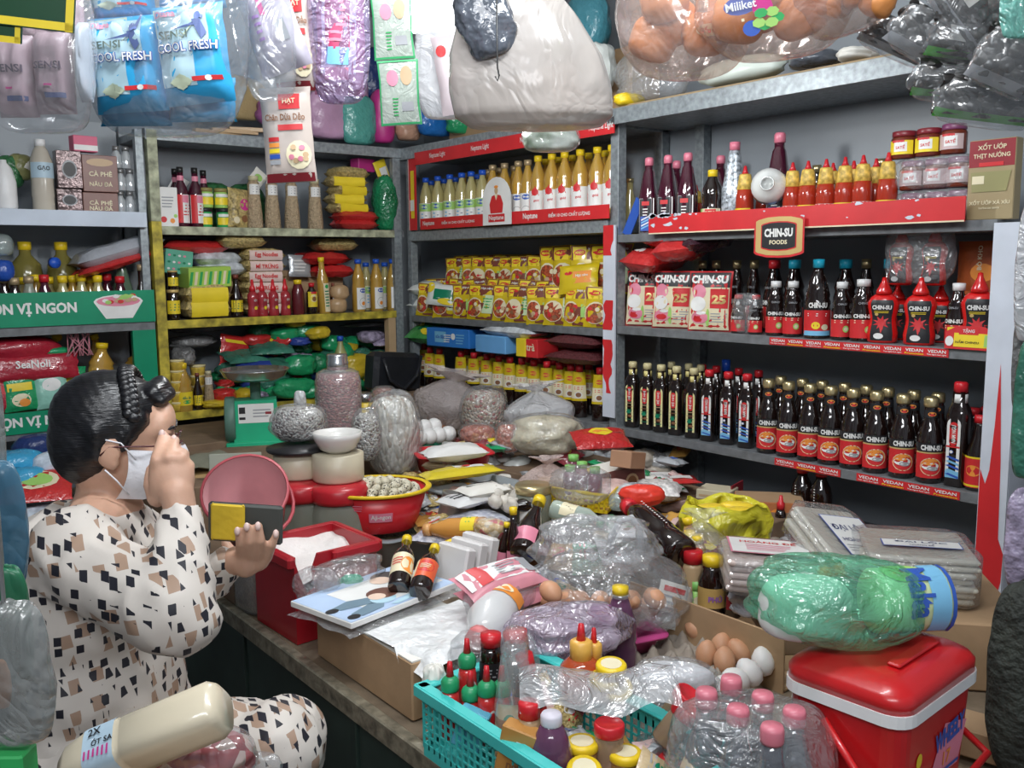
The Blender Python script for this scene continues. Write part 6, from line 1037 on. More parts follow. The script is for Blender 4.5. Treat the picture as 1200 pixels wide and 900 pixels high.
standpack(atz(778,735,.70),.07,.1,.01,PAPER,'white paper label slip inside the right side of egg bag',(-.2,.3,FC),lambda g,s:(g.rect(s,.0,.085,.05,.012,RED,.001),g.lines(s,0,.05,.05,.05,4,GREY)),'paper_slip','paper')
# cardboard-walled box behind the eggs with bottles
g=G(); 
a=atz(792,700,.76); b=atz(902,748,.76); 
x0_,y0_=(a.x+b.x)/2,(a.y+b.y)/2; ln=.42; g.box((0,0,.055),(.006,ln,.12),CARD,bev=.001); g.box((.15,0,.002),(.3,ln,.004),CARD); g.box((.3,0,.04),(.006,ln,.09),CARD)
spawn(sp(('box_side',g)),'open_cardboard_box','open cardboard box of bottles behind the egg tray','box',(x0_,y0_+.05,CZ+.002),(0,0,math.atan2(-(b-a).x,(b-a).y)*0))
TP=bottle([(.022,0),(.024,.004),(.024,.09),(.02,.1)],K('pale_spice',(.5,.35,.2),.3),[(.023,.1),(.023,.125),(.02,.128),(0,.128)],REDPL,None)
put(TP,'spice_jar','spice jar with ribbed red cap behind the cardboard wall','jar',811,710,.68,68,.128,fat=.95)
g,s=L_(.0345); g.rect(s,0,.04,.1,.045,K('tan_gold_label',(.55,.36,.12)),nu=8); g.text(s,'PHÚ',0,.04,.016,VIO,off=.002,bold=.04)
put(bottle([(.032,0),(.034,.004),(.034,.075),(.024,.1),(.022,.11)],SAUCE,[(.024,.108),(.024,.13),(0,.131)],YELPL,g,18),'soy_sauce_bottle','stout dark bottle with yellow cap and tan label behind cardboard wall','bottle',834,716,.68,68,.131,fat=.95)
put(bottle([(.02,0),(.021,.004),(.021,.05)],K('lime_label',(.3,.6,.12),.4),[(.021,.05),(.021,.075),(0,.076)],K('lime_cap',(.25,.6,.15)),(lambda t:(t[0].ell(t[1],0,.025,.025,.025,CREAM),t[0])[1])(L_(.0213))),'spice_jar','small jar with lime green cap before the stout dark bottle','jar',816,712,.68,34,.076,fat=.95)
g,s=L_(.0305); g.rect(s,0,.13,.06,.025,RED,nu=8); g.text(s,'cola',0,.13,.012,WHITE,off=.002); g.rect(s,0,.045,.06,.04,DRED,nu=8)
put(bottle([(.028,0),(.03,.004),(.03,.08),(.027,.1),(.029,.14),(.018,.17),(.014,.18)],SAUCE,[(.016,.178),(.016,.195),(0,.196)],K('black_cap',(.02,.02,.02)),g,16),'soft_drink_bottle','dark soft drink bottle with red neck label right of stout bottle','bottle',858,722,.68,84,.196,fat=.78)
fillbag('grey_bag','crumpled pale grey bag in the open cardboard box',885,722,.69,56,42,K('pale_grey_film',(.6,.62,.68),.3,tr=.3,bump=.8,bs=30),None,64,dr=.6,wr=.25)
# bag of yellow-capped bottles
YB_=bottle([(.018,0),(.02,.004),(.02,.07),(.012,.09)],K('amber_drink',(.6,.35,.1),.2,tr=.2),[(.0165,.088),(.0165,.108),(0,.109)],YELPL,None)
for i,(px,py) in enumerate(((813,650),(830,640),(845,652),(822,668),(806,662))): put(YB_,'small_drink_bottle','small amber bottle with yellow cap inside a clear bag','bottle',px,py,.745,44,.109,tilt=(.1*i-.2,.15*(i%3-1)),group='yellow-capped small bottles in a clear bag')
fillbag('clear_bag','clear gathered bag around small yellow-capped bottles',822,672,.73,66,74,FILM,None,66,neck=.15,flare=.5,dr=.8)
# yellow bag with yellow packs
YBF=K('yellow_translucent_bag',(.72,.66,.04),.25,tr=.2,bump=.7,bs=22,spec=.8)
p=atz(850,640,.75); w=pxm(p,52); 
def yb(i,j):
    a=2*PI*i; r=[.75,.98,1.0,1.02,.97,.9,.8,.7][min(7,int(j*7.99))]; z=[0,.15,.4,.7,.9,1.0,.95,.75][min(7,int(j*7.99))]
    d=1+.1*nz(cos(a)*2,sin(a)*2,j*3,1.5,3); return V((w*r*d*cos(a),w*.72*r*d*sin(a),.12*z*(1+.15*nz(cos(a),sin(a),0,2,5))))
spawn(G().grid(yb,40,14,YBF),'yellow_bag','open yellow plastic bag with yellow packs inside','bag',p,(0,0,FC))
for i,(dx,dy,rz) in enumerate(((-.045,.0,.3),(.035,.02,-.4),(.02,-.035,.2))): 
    q=p+Matrix.Rotation(FC,3,'Z')@V((dx,dy,.075)); spawn(bagmesh(.05,.028,.04,K('yellow_pack_film',(.8,.58,.04),.3,bump=.3),i,nu=18,nv=12,wr=.05),'yellow_pack',['left yellow pack inside the open yellow bag','right yellow pack inside the open yellow bag','front yellow pack inside the open yellow bag'][i],'pack',q,(0,0,FC+rz))
spawn(bagmesh(.09,.06,.075,YBF,7,nu=20,nv=12),'yellow_bag_filling','yellow packed lower part inside the open yellow bag','bag',p+V((0,0,.003)),(0,0,FC))
# boxes and bottles under the bottom shelf of the right rack
g,s=carton(.11,.09,.12,K('cream_card_box',(.62,.56,.4),.6,var=.08)); g.lines(s,0,.06,.09,.1,6,TAN); spawn(g,'cream_box','cream box with printed lines standing under the bottom shelf','box',atz(840,600,.70)+V((0,0,-.04)),(0,0,RS+.35))
spawn(G().box((0,0,.06),(.005,.1,.12),DRED),'red_card','dark red card edge right of the cream lined box','card',atz(863,598,.70)+V((0,0,-.03)),(0,0,RS+.3))
g,s=carton(.2,.13,.11,K('orange_brown_carton',(.5,.17,.06),.5,var=.2),CARD); g.ell(s,.02,.055,.06,.07,ORANGE); g.ell(s,.02,.05,.03,.05,CREAM,.0015); g.rect(s,-.08,.055,.035,.1,PAPER); g.box((.1005,0,.055),(.001,.128,.108),K('beige_card',(.45,.42,.36),.7)); spawn(g,'printed_box','orange-brown printed carton with beige side under the bottom shelf','box',atz(900,612,.70)+V((0,0,-.03)),(0,0,RS+.7))
for i,(px,py,s_,l) in enumerate(((940,610,SLB,'dark bottle with red cap in shadow under the shelf, left'),(962,612,SLB,'dark bottle with red cap in shadow under the shelf, right'))): p=on(px,py,0,2.42); spawn(s_,'soy_sauce_bottle',l,'bottle',(2.45,yat(px,2.45,.8),.655),RS,sc=(1,1,.85))
C3=bottle([(.02,0),(.022,.004),(.022,.08),(.014,.1)],SAUCE,G().lathe([(.016,.1),(.016,.125),(.01,.13),(.006,.155),(0,.157)],REDPL,12),None,None); put(C3,'chili_sauce_bottle','dark chili bottle with red tip and gold neck before printed carton','bottle',914,625,.7,46,.157); put(NGB,'soy_sauce_bottle','small dark bottle with green cap beside the chili bottle','bottle',936,635,.7,38,.087)
# rice paper stacks
RP_=K('rice_paper_cream',(.62,.58,.48),.35,bump=.3,bs=30,var=.08,coat=.4); RPP=K('rice_paper_pink',(.68,.55,.5),.35,bump=.3,bs=30,var=.1,coat=.4)
def rstack(w,d,n,t,mt,seed,prn):
    R=random.Random(seed); ps=[]
    for i in range(n):
        g=G().box((R.uniform(-.006,.006),R.uniform(-.006,.006),t*(i+.5)),(w,d,t*.86),mt,bev=t*.3)
        if i==n-1: prn(g,ontop(t*n+.004))
        ps.append(('rice_paper_pack',g))
    w2=w*1.12; d2=d*1.12; h=t*n+.002
    ps.append(('film',G().grid(lambda i,j:(lambda a,k:V((w2/2*max(-1,min(1,1.25*cos(a)))*k*(1+.03*nz(cos(a)*4,sin(a)*4,j*3)),d2/2*max(-1,min(1,1.25*sin(a)))*k,[-.0,.0,.5,1,1.03,1.0,1][min(6,int(j*6.99))]*h+.0015*nz(i*14,j*5,0))))(2*PI*i,[0,.98,1,1,.93,.5,0][min(6,int(j*6.99))]),48,6,FILM)))
    return sp(*ps)
def pr1(g,s): 
    g.rect(s,-.01,.015,.17,.12,PINK,.001); g.rect(s,-.01,.015,.162,.112,WHITE,.0015); g.text(s,'HOÀNG ĐẾ',-.01,.045,.024,RED,w=.12,off=.002); g.lines(s,-.01,.0,.1,.05,4,PINK,.002)
def pr2(t1,t2): 
    def f(g,s): g.rect(s,.02,.0,.11,.13,BLUE,.001); g.rect(s,.02,.0,.106,.126,WHITE,.0014); g.text(s,t1,.02,.025,.028,K('navy_ink',(.03,.04,.15)),w=.09,off=.002); g.text(s,t2,.02,-.012,.018,K('navy_ink',(.03,.04,.15)),w=.085,off=.002); g.lines(s,.02,-.042,.09,.025,3,GREY,.002)
    return f
p=atz(915,690,.78); spawn(rstack(.2,.17,5,.012,RPP,1,pr1),'rice_paper_stack','stack of pink-labelled rice paper packs beside the green bag','stack',p+V((.01,.03,0)),(-.03,.05,FC-.15),sc=(1.05,1.05,1.25))
p=atz(1005,680,.80); spawn(rstack(.15,.2,4,.014,RP_,2,pr2('ĐẠI LỘC','HOÀNG ĐẾ')),'rice_paper_stack','tilted rice paper stack with square white blue-edged label','stack',p+V((.03,.08,.02)),(.42,.2,FC+.35),sc=(1.1,1.1,1.2))
p=atz(1095,695,.80); 
def pr3(g,s): g.rect(s,.01,-.02,.15,.045,BLUE,.001); g.rect(s,.01,-.02,.146,.041,WHITE,.0014); g.text(s,'ĐẠI LỘC',.01,-.012,.016,K('navy_ink',(.03,.04,.15)),w=.1,off=.002); g.text(s,'HOÀNG ĐẾ',.01,-.03,.01,K('navy_ink',(.03,.04,.15)),off=.002)
spawn(rstack(.2,.2,7,.014,RP_,3,pr3),'rice_paper_stack','tall rice paper stack with long narrow label, on cardboard box','stack',p+V((.0,.05,0)),(0,.0,FC-.25),sc=(1.05,1.05,1.0))
spawn(G().box((0,0,.07),(.3,.34,.14),CARD,bev=.004),'cardboard_box','cardboard box under the tall rice paper stack','box',p+V((.02,.02,-.148)),(0,0,FC-.2)); spawn(G().box((0,0,.06),(.26,.22,.12),CARD2,bev=.004),'cardboard_box','cardboard box under the pink and tilted rice paper stacks','box',atz(950,700,.78)+V((.1,.04,-.125)),(0,0,FC))
for i,(px,py) in enumerate(((966,672),(976,662),(984,668))): spawn(G().lathe([(0,-.018),(.013,-.013),(.018,0),(.013,.013),(0,.018)],ORANGE,14),'kumquat','small orange fruit in front of the tilted rice paper stack','fruit',atz(px,py,.84),(0,0,0),'small orange fruits')
fillbag('white_wrap','white crumpled wrapping behind the pink rice paper stack',975,650,.84,50,22,FILM2,None,68)
# cooler
RC_=K('cooler_red',(.55,.012,.015),.3,coat=.3); ZT=.915
a=atz(925,775,ZT-.02); b=atz(1050,838,ZT-.02); c=atz(1143,772,ZT-.02)
cx,cy=(a+c)/2*1 if False else ((a.x+c.x)/2,(a.y+c.y)/2); ux=(c-b); uy=(a-b); lx,ly=ux.length,uy.length; an=math.atan2(ux.y,ux.x)
def rbox(w,d,z0,z1,mt,r=.035,tp=1,n=5,top=True,dome=0):
    g=G(); R_=[]
    def ring(a,b,z,r):
        pts=[]
        for x_,y_,a0 in((a-r,b-r,0),(-a+r,b-r,PI/2),(-a+r,-b+r,PI),(a-r,-b+r,1.5*PI)): pts+=[(x_+r*cos(a0+PI/2*k/n),y_+r*sin(a0+PI/2*k/n),z) for k in range(n+1)]
        return pts
    R_=[ring(w/2*tp,d/2*tp,z0,r),ring(w/2,d/2,z1,r)]
    if dome: R_+=[ring(w/2-.006,d/2-.006,z1+dome*.4,r),ring(w/2-.025,d/2-.025,z1+dome*.85,r*.7),ring(w/2-.045,d/2-.045,z1+dome,r*.5)]
    n_=len(R_[0]); fs=[(j*n_+i,j*n_+(i+1)%n_,j*n_+n_+(i+1)%n_,j*n_+n_+i) for j in range(len(R_)-1) for i in range(n_)]+[tuple(range(n_-1,-1,-1)),tuple((len(R_)-1)*n_+i for i in range(n_))]
    g.add([p for r_ in R_ for p in r_],fs,mt,bool(dome)); return g
hb=ZT-.055-CZ
body=rbox(lx-.012,ly-.012,0,hb,RC_,.03,.9); band=rbox(lx+.004,ly+.004,hb,hb+.018,WHITEPL,.035); lid=rbox(lx,ly,hb+.018,hb+.036,RC_,.035,n=8,dome=.022)
pl=G().box((0,-ly/2+.05,hb+.062),(lx*.5,.02,.006),RC_,bev=.002); han=G().tube([(-lx/2-.005,.02,hb-.02),(-lx/2-.012,-.05,hb-.09),(-lx/2+.0,-ly/2-.015,hb-.12),(0,-ly/2-.022,hb-.125),(lx/2,-ly/2-.015,hb-.12),(lx/2+.012,-.05,hb-.09),(lx/2+.005,.02,hb-.02)],.006,RC_,8)
pr=G(); s=lambda u,v,o:V((u,-(ly-.012)/2*(.9+.1*v/hb)-o,v)); pr.poly(s,[(-.02,.09),(.08,.085),(.1,.15),(.02,.17)],PINK,.001); pr.text(s,'WHEELY',.04,.15,.032,BLUE,w=.1,off=.002,bold=.05,rot=.1); pr.text(s,'17',.035,.112,.022,ORANGE,off=.002); pr.ell(s,-.06,.14,.018,.024,YEL,.0012); pr.rect(s,.04,.092,.08,.005,BLUE,.002)
CO=spawn(sp(('cooler_body',body),('white_band',band),('lid',lid),('latch',pl),('handle',han),('label_print',pr)),'cooler_box','red cooler box with white band, green bag on its lid','cooler',((a.x+c.x)/2,(a.y+c.y)/2,CZ),(0,0,an))
# green bag on the cooler
GFT=K('mint_green_film',(.3,.85,.6),.13,tr=.85,bump=1,bs=30,spec=1); p=V(((a.x+c.x)/2-.0,(a.y+c.y)/2,ZT-.0)); p=atz(998,768,ZT)+V((.03,.05,.005))
w=pxm(p,98); g=bagmesh(w,.1,pxm(p,92),GFT,71,nu=56,nv=34,wr=.15,flatb=.5); kn=G(); 
spawn(g,'green_bag','translucent green knotted bag of packs on the red cooler','bag',p,(0,.05,-.55))
RL=K('paper_roll_white',(.72,.74,.7),.7); d_=V((cos(-.45),sin(-.45),0))
spawn(bagmesh(.075,.05,.09,RL,5,0,24,16,.05,0,.3),'white_pack','rounded white pack inside the green bag, left','pack',p+V((-.055,.02,.01)),(0,.1,-.4))
lr=G().lathe([(.045,0),(.05,.004),(.05,.11),(.045,.114)],K('pale_green_pack',(.6,.72,.4),.4),20); g,s=L_(.0505); g.rect(s,0,.09,.15,.03,LBLUE,nu=10); g.text(s,'Malta',0,.06,.04,BLUE,w=.085,off=.002,bold=.03); g.ell(s,-.04,.04,.05,.06,LGREEN,.001); g.rect(s,0,.11,.2,.006,BLUE,.001,10)
spawn(sp(('pack_body',lr),('label_print',g)),'printed_pack','printed round pack with blue lettering inside the green bag, right','pack',p+V((.05,-.03,.055)),basis((.75,-.5,0),(-.4,-.6,.5)))
# eggs on tray
ET=K('grey_pulp',(.34,.29,.24),.95,bump=.3,bs=60)
g=G(); g.grid(lambda a,b:V(((a-.5)*.3,(b-.5)*.3,.022+.014*(cos(a*12*PI)*cos(b*12*PI))+.012*max(0,-cos(a*12*PI))*max(0,-cos(b*12*PI)))),48,48,ET); 
cE=atz(815,775,.68); aE=.1; spawn(g,'egg_tray','grey pulp egg tray half full of brown and white eggs','tray',(cE.x-.02,cE.y+.05,CZ+.008),(0,0,aE),sc=(1.05,1.05,1))
for i,(px,py) in enumerate(((828,766),(845,757),(849,774),(866,763),(817,738))): spawn(egg,'brown_egg',['brown egg on the tray, leftmost of four','brown egg on the tray, rearmost of four','brown egg on the tray, frontmost of four','brown egg on the tray beside the white eggs','lone brown egg at the back of the tray'][i],'egg',atz(px,py,.705),(.3*i,.2,i))
for i,(px,py) in enumerate(((878,754),(903,762),(894,775),(878,788),(862,797),(848,806))): spawn(eggw,'white_egg',f'{ORD[i]} white egg of the row on the tray, from the back','egg',atz(px,py,.705),(.25*i,.3,i),sc=(1.05,)*3)
fillbag('white_bag','clear bag with blue print full of white granules before the egg tray',792,812,.70,96,40,FILM,K('white_sugar',(.75,.74,.76),.5,bump=.4,bs=60),75,dr=.5,fh=.85,rz=FC-.2)
# pink capped bottles in shrink wrap
GB_=K('soda_glass',(.5,.52,.58),.08,tr=.85,coat=.5,spec=.9); DKL=K('dark_soda',(.02,.02,.03),.1); PKC=K('pink_crown',(.7,.2,.26),.35)
SDB=sp(('bottle_body',G().lathe([(.028,0),(.031,.004),(.031,.1),(.028,.12),(.016,.16),(.013,.185)],GB_,18)),('drink',G().lathe([(.027,.002),(.0295,.006),(.0295,.1),(.0268,.12),(.015,.155),(0,.156)],DKL,18)),('cap',G().lathe([(.016,.182),(.0165,.186),(.0165,.2),(.0145,.206),(0,.206)],PKC,16)))
for i,(px,py) in enumerate(((857,797),(828,812),(894,816),(865,832),(931,834),(905,854))): 
    p=atz(px,py,.865); spawn(SDB,'soda_bottle',['rear left pink-capped bottle in shrink wrap','left middle pink-capped bottle in shrink wrap','rear right pink-capped bottle in shrink wrap','front middle pink-capped bottle in shrink wrap','rightmost pink-capped bottle in shrink wrap','nearest pink-capped bottle in shrink wrap'][i],'bottle',(p.x,p.y,CZ+.01),0,'pink-capped bottles in shrink wrap',(1.0,1.0,1.02))
p=atz(885,890,.70); q=atz(880,830,.8); spawn(bagmesh(.125,.085,.2,FILM,77,nu=50,nv=26,wr=.06,flatb=.28),'shrink_wrap','clear shrink wrap around the pink-capped bottles','wrap',(atz(880,825,.865).x,atz(880,825,.865).y,CZ+.012),(0,0,FC))
spawn(bagmesh(.03,.03,.11,SAUCE,2,nu=14,nv=10,wr=.03,flatb=.3),'dark_bottle','black bottle shoulder at the lower right of shrink wrap','bottle',atz(948,880,.74),0)
# cyan basket
CY=K('turquoise_plastic',(.06,.55,.52),.35,var=.06)
zR=.775; a=atz(496,806,zR); b=atz(806,850,zR); bx0,by1=a.x,a.y; bx1,by0=b.x-.01,b.y-.02; by0=.78; w=bx1-bx0; d=by1-by0; w_b,d_b=w,d; h=zR-CZ
g=G(); 
def sidewall(P0,P1,n,rows,skip=0):
    # wall of struts and bands leaving round-cornered holes open
    P0=V(P0);P1=V(P1); L=(P1-P0).length; t=(P1-P0)/L; nn=V((t.y,-t.x,0))
    Mx=Matrix((t,nn,V((0,0,1)))).transposed().to_4x4(); Mx.translation=P0
    g.box((L/2,0,.012),(L,.003,.024),CY,Mx); g.box((L/2,0,h-.014),(L,.003,.028),CY,Mx)
    zz=[.024+(h-.052)*k/rows for k in range(rows+1)]
    for k in range(1,rows): g.box((L/2,0,zz[k]),(L,.0025,.0035),CY,Mx)
    for k in range(n+1): g.box((L*k/n,0,h/2),(.0042,.003,h-.03),CY,Mx)
sidewall((0,0,0),(0,d,0),30,5); sidewall((0,d,0),(w,d,0),18,5); sidewall((w,0,0),(w,d,0),30,5); sidewall((0,0,0),(w,0,0),18,5); g.box((w/2,d/2,.002),(w,d,.004),CY)
rm_=G(); 
for c_,s_ in (((0,d/2),(.024,d+.02)),((w,d/2),(.024,d+.02)),((w/2,d),(w+.02,.024)),((w/2,0),(w+.02,.024))): rm_.box((c_[0],c_[1],h),(s_[0],s_[1],.008),CY,bev=.003); rm_.box((c_[0]+(-.012 if c_[0]==0 else (.012 if c_[0]==w else 0)),c_[1]+(.012 if c_[1]==d else (-.012 if c_[1]==0 else 0)),h-.006),(.003 if s_[0]<.03 else s_[0],.003 if s_[1]<.03 else s_[1],.018),CY)
spawn(sp(('basket_body',g),('rim',rm_)),'turquoise_basket','large turquoise perforated plastic basket full of sauces and packets','basket',(bx0,by0,CZ+.002))
zB=CZ+.01
# sriracha style
def sri():
    b=G().lathe([(.0175,0),(.019,.004),(.019,.09),(.0155,.11)],K('bright_chili',(.6,.03,.03),.2,coat=.5),16); c=G().lathe([(.0175,.108),(.0185,.112),(.0185,.128),(.0155,.134),(.009,.14)],GRNPL,16); t=G().lathe([(.0085,.138),(.006,.16),(.005,.172),(0,.173)],REDPL,10)
    g,s=L_(.0194); g.ell(s,0,.06,.022,.04,WHITE,.0003); g.ell(s,0,.06,.014,.03,RED,.0008)
    return sp(('bottle_body',b),('green_cap',c),('tip',t),('label_print',g))
SR=sri()
for i,(px,py,dy) in enumerate(((527,775,0),(551,786,0),(570,780,0),(588,780,0),(547,748,0))):
    p=atz(px,py,[.835,.825,.84,.83,.86][i]); spawn(SR,'chili_sauce_bottle',['leftmost green-capped red chili bottle in the basket','second green-capped red chili bottle in the basket, lowest','third green-capped red chili bottle in the basket','fourth green-capped chili bottle, mostly behind the bagged bottle','green-capped chili bottle standing behind the row'][i],'bottle',(p.x,p.y,[.835,.825,.84,.83,.86][i]-.173*.78),0,'green-capped chili bottles',(.85,.85,.78))
fillbag('clear_bag','clear crumpled bag behind the green-capped chili bottles',560,790,.74,66,50,FILM,None,81)
fillbag('tissue','crumpled white paper at the left corner of basket','507' and 509,812,.75,24,34,PAPER,None,82,wr=.3)
def bpt(spec,name,label,cat,px,py,zt,Ht,sc=1,**k): # give pixel of the cap top and its height
    p=atz(px,py,zt); return spawn(spec,name,label,cat,(p.x,p.y,zt-Ht*sc),k.get('rot',(0,0,FC)),k.get('group'),(sc*k.get('fat',1),sc*k.get('fat',1),sc))
AMB=K('amber_syrup',(.4,.16,.06),.15,tr=.3,coat=.5); g,s=L_(.0305); g.rect(s,0,.03,.06,.03,YEL,nu=8); g.ell(s,0,.03,.03,.02,BROWN,.001)
CLB=sp(('bottle_body',G().lathe([(.028,0),(.03,.005),(.03,.1),(.024,.15),(.017,.2)],CLEAR,18)),('drink',G().lathe([(.027,.003),(.028,.006),(.028,.075),(0,.076)],AMB,18)),('label_print',g),('wrap_top',bagmesh(.02,.02,.06,FILM,3,nu=14,nv=8)))
CLB[3][1].transform(Matrix.Translation((0,0,.17)))
bpt(CLB,'syrup_bottle','tall clear bagged bottle with amber liquid in basket centre','bottle',603,745,.9,.215,1.0,fat=1.15)
fillbag('clear_bag','tall clear plastic bag drawn over the amber bottle',610,840,.68,44,100,FILM,None,83,flatb=.35,dr=.8)
g,s=L_(.0225); g.rect(s,0,.1,.06,.04,BLACK,nu=6); g.lines(s,0,.1,.03,.02,3,GREY,.001); g.rect(s,0,.04,.05,.05,RED,nu=6); g.ell(s,0,.04,.03,.03,YEL,.001)
BKB=bottle([(.02,0),(.022,.004),(.022,.13),(.018,.15)],SAUCE,[(.021,.15),(.021,.172),(0,.173)],REDPL,g)
bpt(BKB,'sauce_bottle','dark bottle with maroon cap leaning in basket beside the amber bottle','bottle',621,738,.89,.173,1.0,rot=(0,-.15,FC)); bpt(BKB,'sauce_bottle','slim dark bottle with pale printed sleeve behind the maroon-capped one','bottle',636,757,.87,.173,.9,rot=(0,-.25,FC+.6),fat=.8); bpt(BKB,'sauce_bottle','dark bottle behind the clear bag with pink ribbed cap','bottle',575,742,.86,.173,.9)
RND2=sp(('bottle_body',G().lathe([(.02,0),(.036,.012),(.042,.04),(.036,.065),(.02,.08)],K('orange_chili_glass',(.45,.07,.02),.1,coat=.6,tr=.12),20)),('collar',G().lathe([(.018,.078),(.02,.08),(.02,.108),(.014,.112)],K('amber_yellow_collar',(.75,.42,.08),.35),14)),('tip',G().lathe([(.009,.11),(.005,.14),(0,.142)],REDPL,10)))
bpt(RND2,'chili_sauce_bottle','round orange-red chili bottle with yellow collar and red tip','bottle',681,730,.885,.142,1.0); bpt(RND2,'chili_sauce_bottle','second chili bottle with yellow collar behind the round one','bottle',696,735,.87,.142,.9,fat=.8)
VD=K('violet_drink',(.16,.06,.13),.12,tr=.3,coat=.5)
PBT=sp(('bottle_body',G().lathe([(.03,0),(.034,.005),(.034,.06),(.031,.07),(.034,.08),(.033,.11),(.024,.14),(.015,.165)],VD,20)),('neck_ring',G().lathe([(.017,.163),(.02,.166),(.017,.172)],CLEAR,16)),('cap',G().lathe([(.0165,.17),(.0165,.186),(0,.188)],YELPL,16)))
bpt(PBT,'drink_bottle','violet drink bottle with small yellow cap before the egg bag','bottle',727,686,.86,.188,1.0)
g,s=L_(.0385); g.rect(s,0,.035,.12,.04,K('lilac_label',(.55,.5,.7)),nu=10); g.lines(s,0,.035,.06,.02,3,RED)
bpt(sp(('bottle_body',G().lathe([(.034,0),(.038,.005),(.038,.08),(.03,.11),(.018,.135)],VD,20)),('cap',G().lathe([(.0185,.133),(.0195,.136),(.0195,.15),(.017,.154),(0,.155)],K('lilac_white_cap',(.7,.66,.74),.4),18)),('label_print',g)),'drink_bottle','violet drink bottle with pale lilac cap at the basket front','bottle',646,835,.83,.155,.85)
bpt(TP,'spice_jar','jar with bright yellow lid left of the lilac-capped bottle','jar',620,822,.83,.128,.85,fat=.9)
[MATS]
sj=sp(('jar_body',G().lathe([(.03,0),(.032,.004),(.032,.07),(.029,.075)],K('amber_jar_fill',(.4,.28,.18),.15,tr=.25,coat=.5),20)),('lid',G().lathe([(.034,.072),(.035,.075),(.035,.095),(.031,.1),(.029,.098),(0,.098)],REDPL,24)))
bpt(sj,'sauce_jar','clear jar of brown sauce with broad red lid, basket front','jar',714,846,.80,.1,.68)
yl=lambda nm: sp(('jar_body',G().lathe([(.028,0),(.03,.004),(.03,.035)],K('brown_tub_fill',(.3,.15,.05),.3),18)),('lid',G().lathe([(.032,.034),(.033,.037),(.033,.046),(.03,.05),(0,.05)],YELPL,22)),('label_print',G().ell(ontop(.05),0,0,.045,.045,K('olive_gold_print',(.5,.38,.05)),.0005).ell(ontop(.05),.004,0,.02,.014,DGREEN,.001) if 0 else [x for x in [G()] if x.ell(ontop(.05),0,0,.045,.045,CREAM,.0005) or True][0]))
YT=yl(0); 
for i,(px,py,z) in enumerate(((682,868,.77),(684,893,.765),(733,880,.76),(716,776,.83),(722,795,.8),(708,790,.81))): bpt(YT,'yellow_lidded_tub',['yellow-lidded round tub left of the red-lidded jar','nearest yellow-lidded round tub, at picture bottom','yellow-lidded tub right of the red-lidded jar, low','yellow-lidded flat tub below the violet bottle','yellow printed tub under the clear bag edge','yellow tub behind the clear crumpled bag'][i],'tub',px,py,z,.05,.8,rot=([0,.3,0,.1,.5,.2][i],0,FC))
OPK=K('orange_brown_box',(.5,.24,.06),.45,var=.15); g,s=carton(.075,.03,.1,OPK); g.rect(s,0,.075,.02,.015,WHITE); g.text(s,'nghệ',0,.04,.02,BROWN,off=.002); bpt(g,'brown_packet','orange-brown packet leaning at the basket edge','packet',605,850,.80,.1,1.0,rot=(0,.2,FC-.4))
bpt(carton(.05,.02,.07,K('teal_blue_card',(.1,.4,.55),.4))[0],'blue_packet','small blue packet tucked under the red chili bottles','packet',545,828,.775,.07,1.0,rot=(0,.3,FC-.3)); fillbag('magenta_packet','magenta crumpled packet at the basket edge',565,872,.70,22,34,K('magenta_film',(.6,.04,.25),.3,bump=.4),None,84)
fillbag('garlic_pack','pack of cream dried strips beside the amber bottle in basket',575,860,.70,40,44,FILM,K('cream_strips',(.7,.62,.42),.5,bump=1,bs=50),85,dr=.5,tilt=(0,-.3))
g=G().grid(lambda i,j:V(((i-.5)*.25,(j-.5)*.13,.03*sin(j*PI)+.012*nz(i*5,j*4,0,1,6)+.01*sin(i*9))),26,16,K('bright_cloud_film',(.8,.81,.83),.15,tr=.7,bump=1,bs=25,spec=.9)); spawn(g,'clear_bag','flattened shiny clear bag lying over the basket contents','bag',atz(700,810,.82),(0,0,FC)); 
RLD=sj
for i,(px,py,r_) in enumerate(((782,800,(.5,.3,0)),(778,820,(.4,.5,0)))): bpt(sj,'sauce_jar',['upper red-lidded jar tilted in a clear bag','lower red-lidded jar tilted in a clear bag'][i],'jar',px,py,.82,.1,.7,rot=r_)
fillbag('clear_bag','clear crumpled bag around two tilted red-lidded jars',775,862,.70,70,56,FILM,None,86); 
# violet noodle bag with pink tray
VBF=K('violet_clear_film',(.6,.5,.62),.15,tr=.6,bump=1,bs=30,var=.4,vs=20,spec=.9); g=bagmesh(.12,.07,.09,VBF,88,nu=44,nv=24,wr=.22); spawn(g,'violet_bag','wide crumpled violet-tinted bag between pink packets and violet bottle','bag',atz(660,765,.75),(0,0,FC+.2)); fillbag('magenta_packet','magenta glossy wrapper inside the violet-tinted bag',705,735,.79,36,26,K('magenta_gloss_film',(.5,.05,.4),.2,bump=.8),None,89)
p=atz(735,745,.70); spawn(traymesh(.16,.12,.04,K('magenta_tray',(.5,.06,.22),.4)),'magenta_tray','magenta plastic tray edge under the egg bag','tray',(p.x-.03,p.y-.0,.68),(0,0,-.25))
fillbag('clear_bag','small clear bag lying on the magenta tray',765,735,.72,60,26,FILM,None,90)
spawn(bagmesh(.1,.06,.06,FILM,91,nu=40,nv=20,wr=.25),'clear_wrap','crumpled clear film at the bottom edge before the pink-capped bottles','wrap',atz(830,895,.70),(0,0,FC))
spawn(G().box((0,0,.03),(.08,.1,.05),CARD,bev=.003),'cardboard_box','cardboard box corner at the right of the cooler','box',atz(1135,900,.66)+V((.06,.02,0)),(0,0,.2))
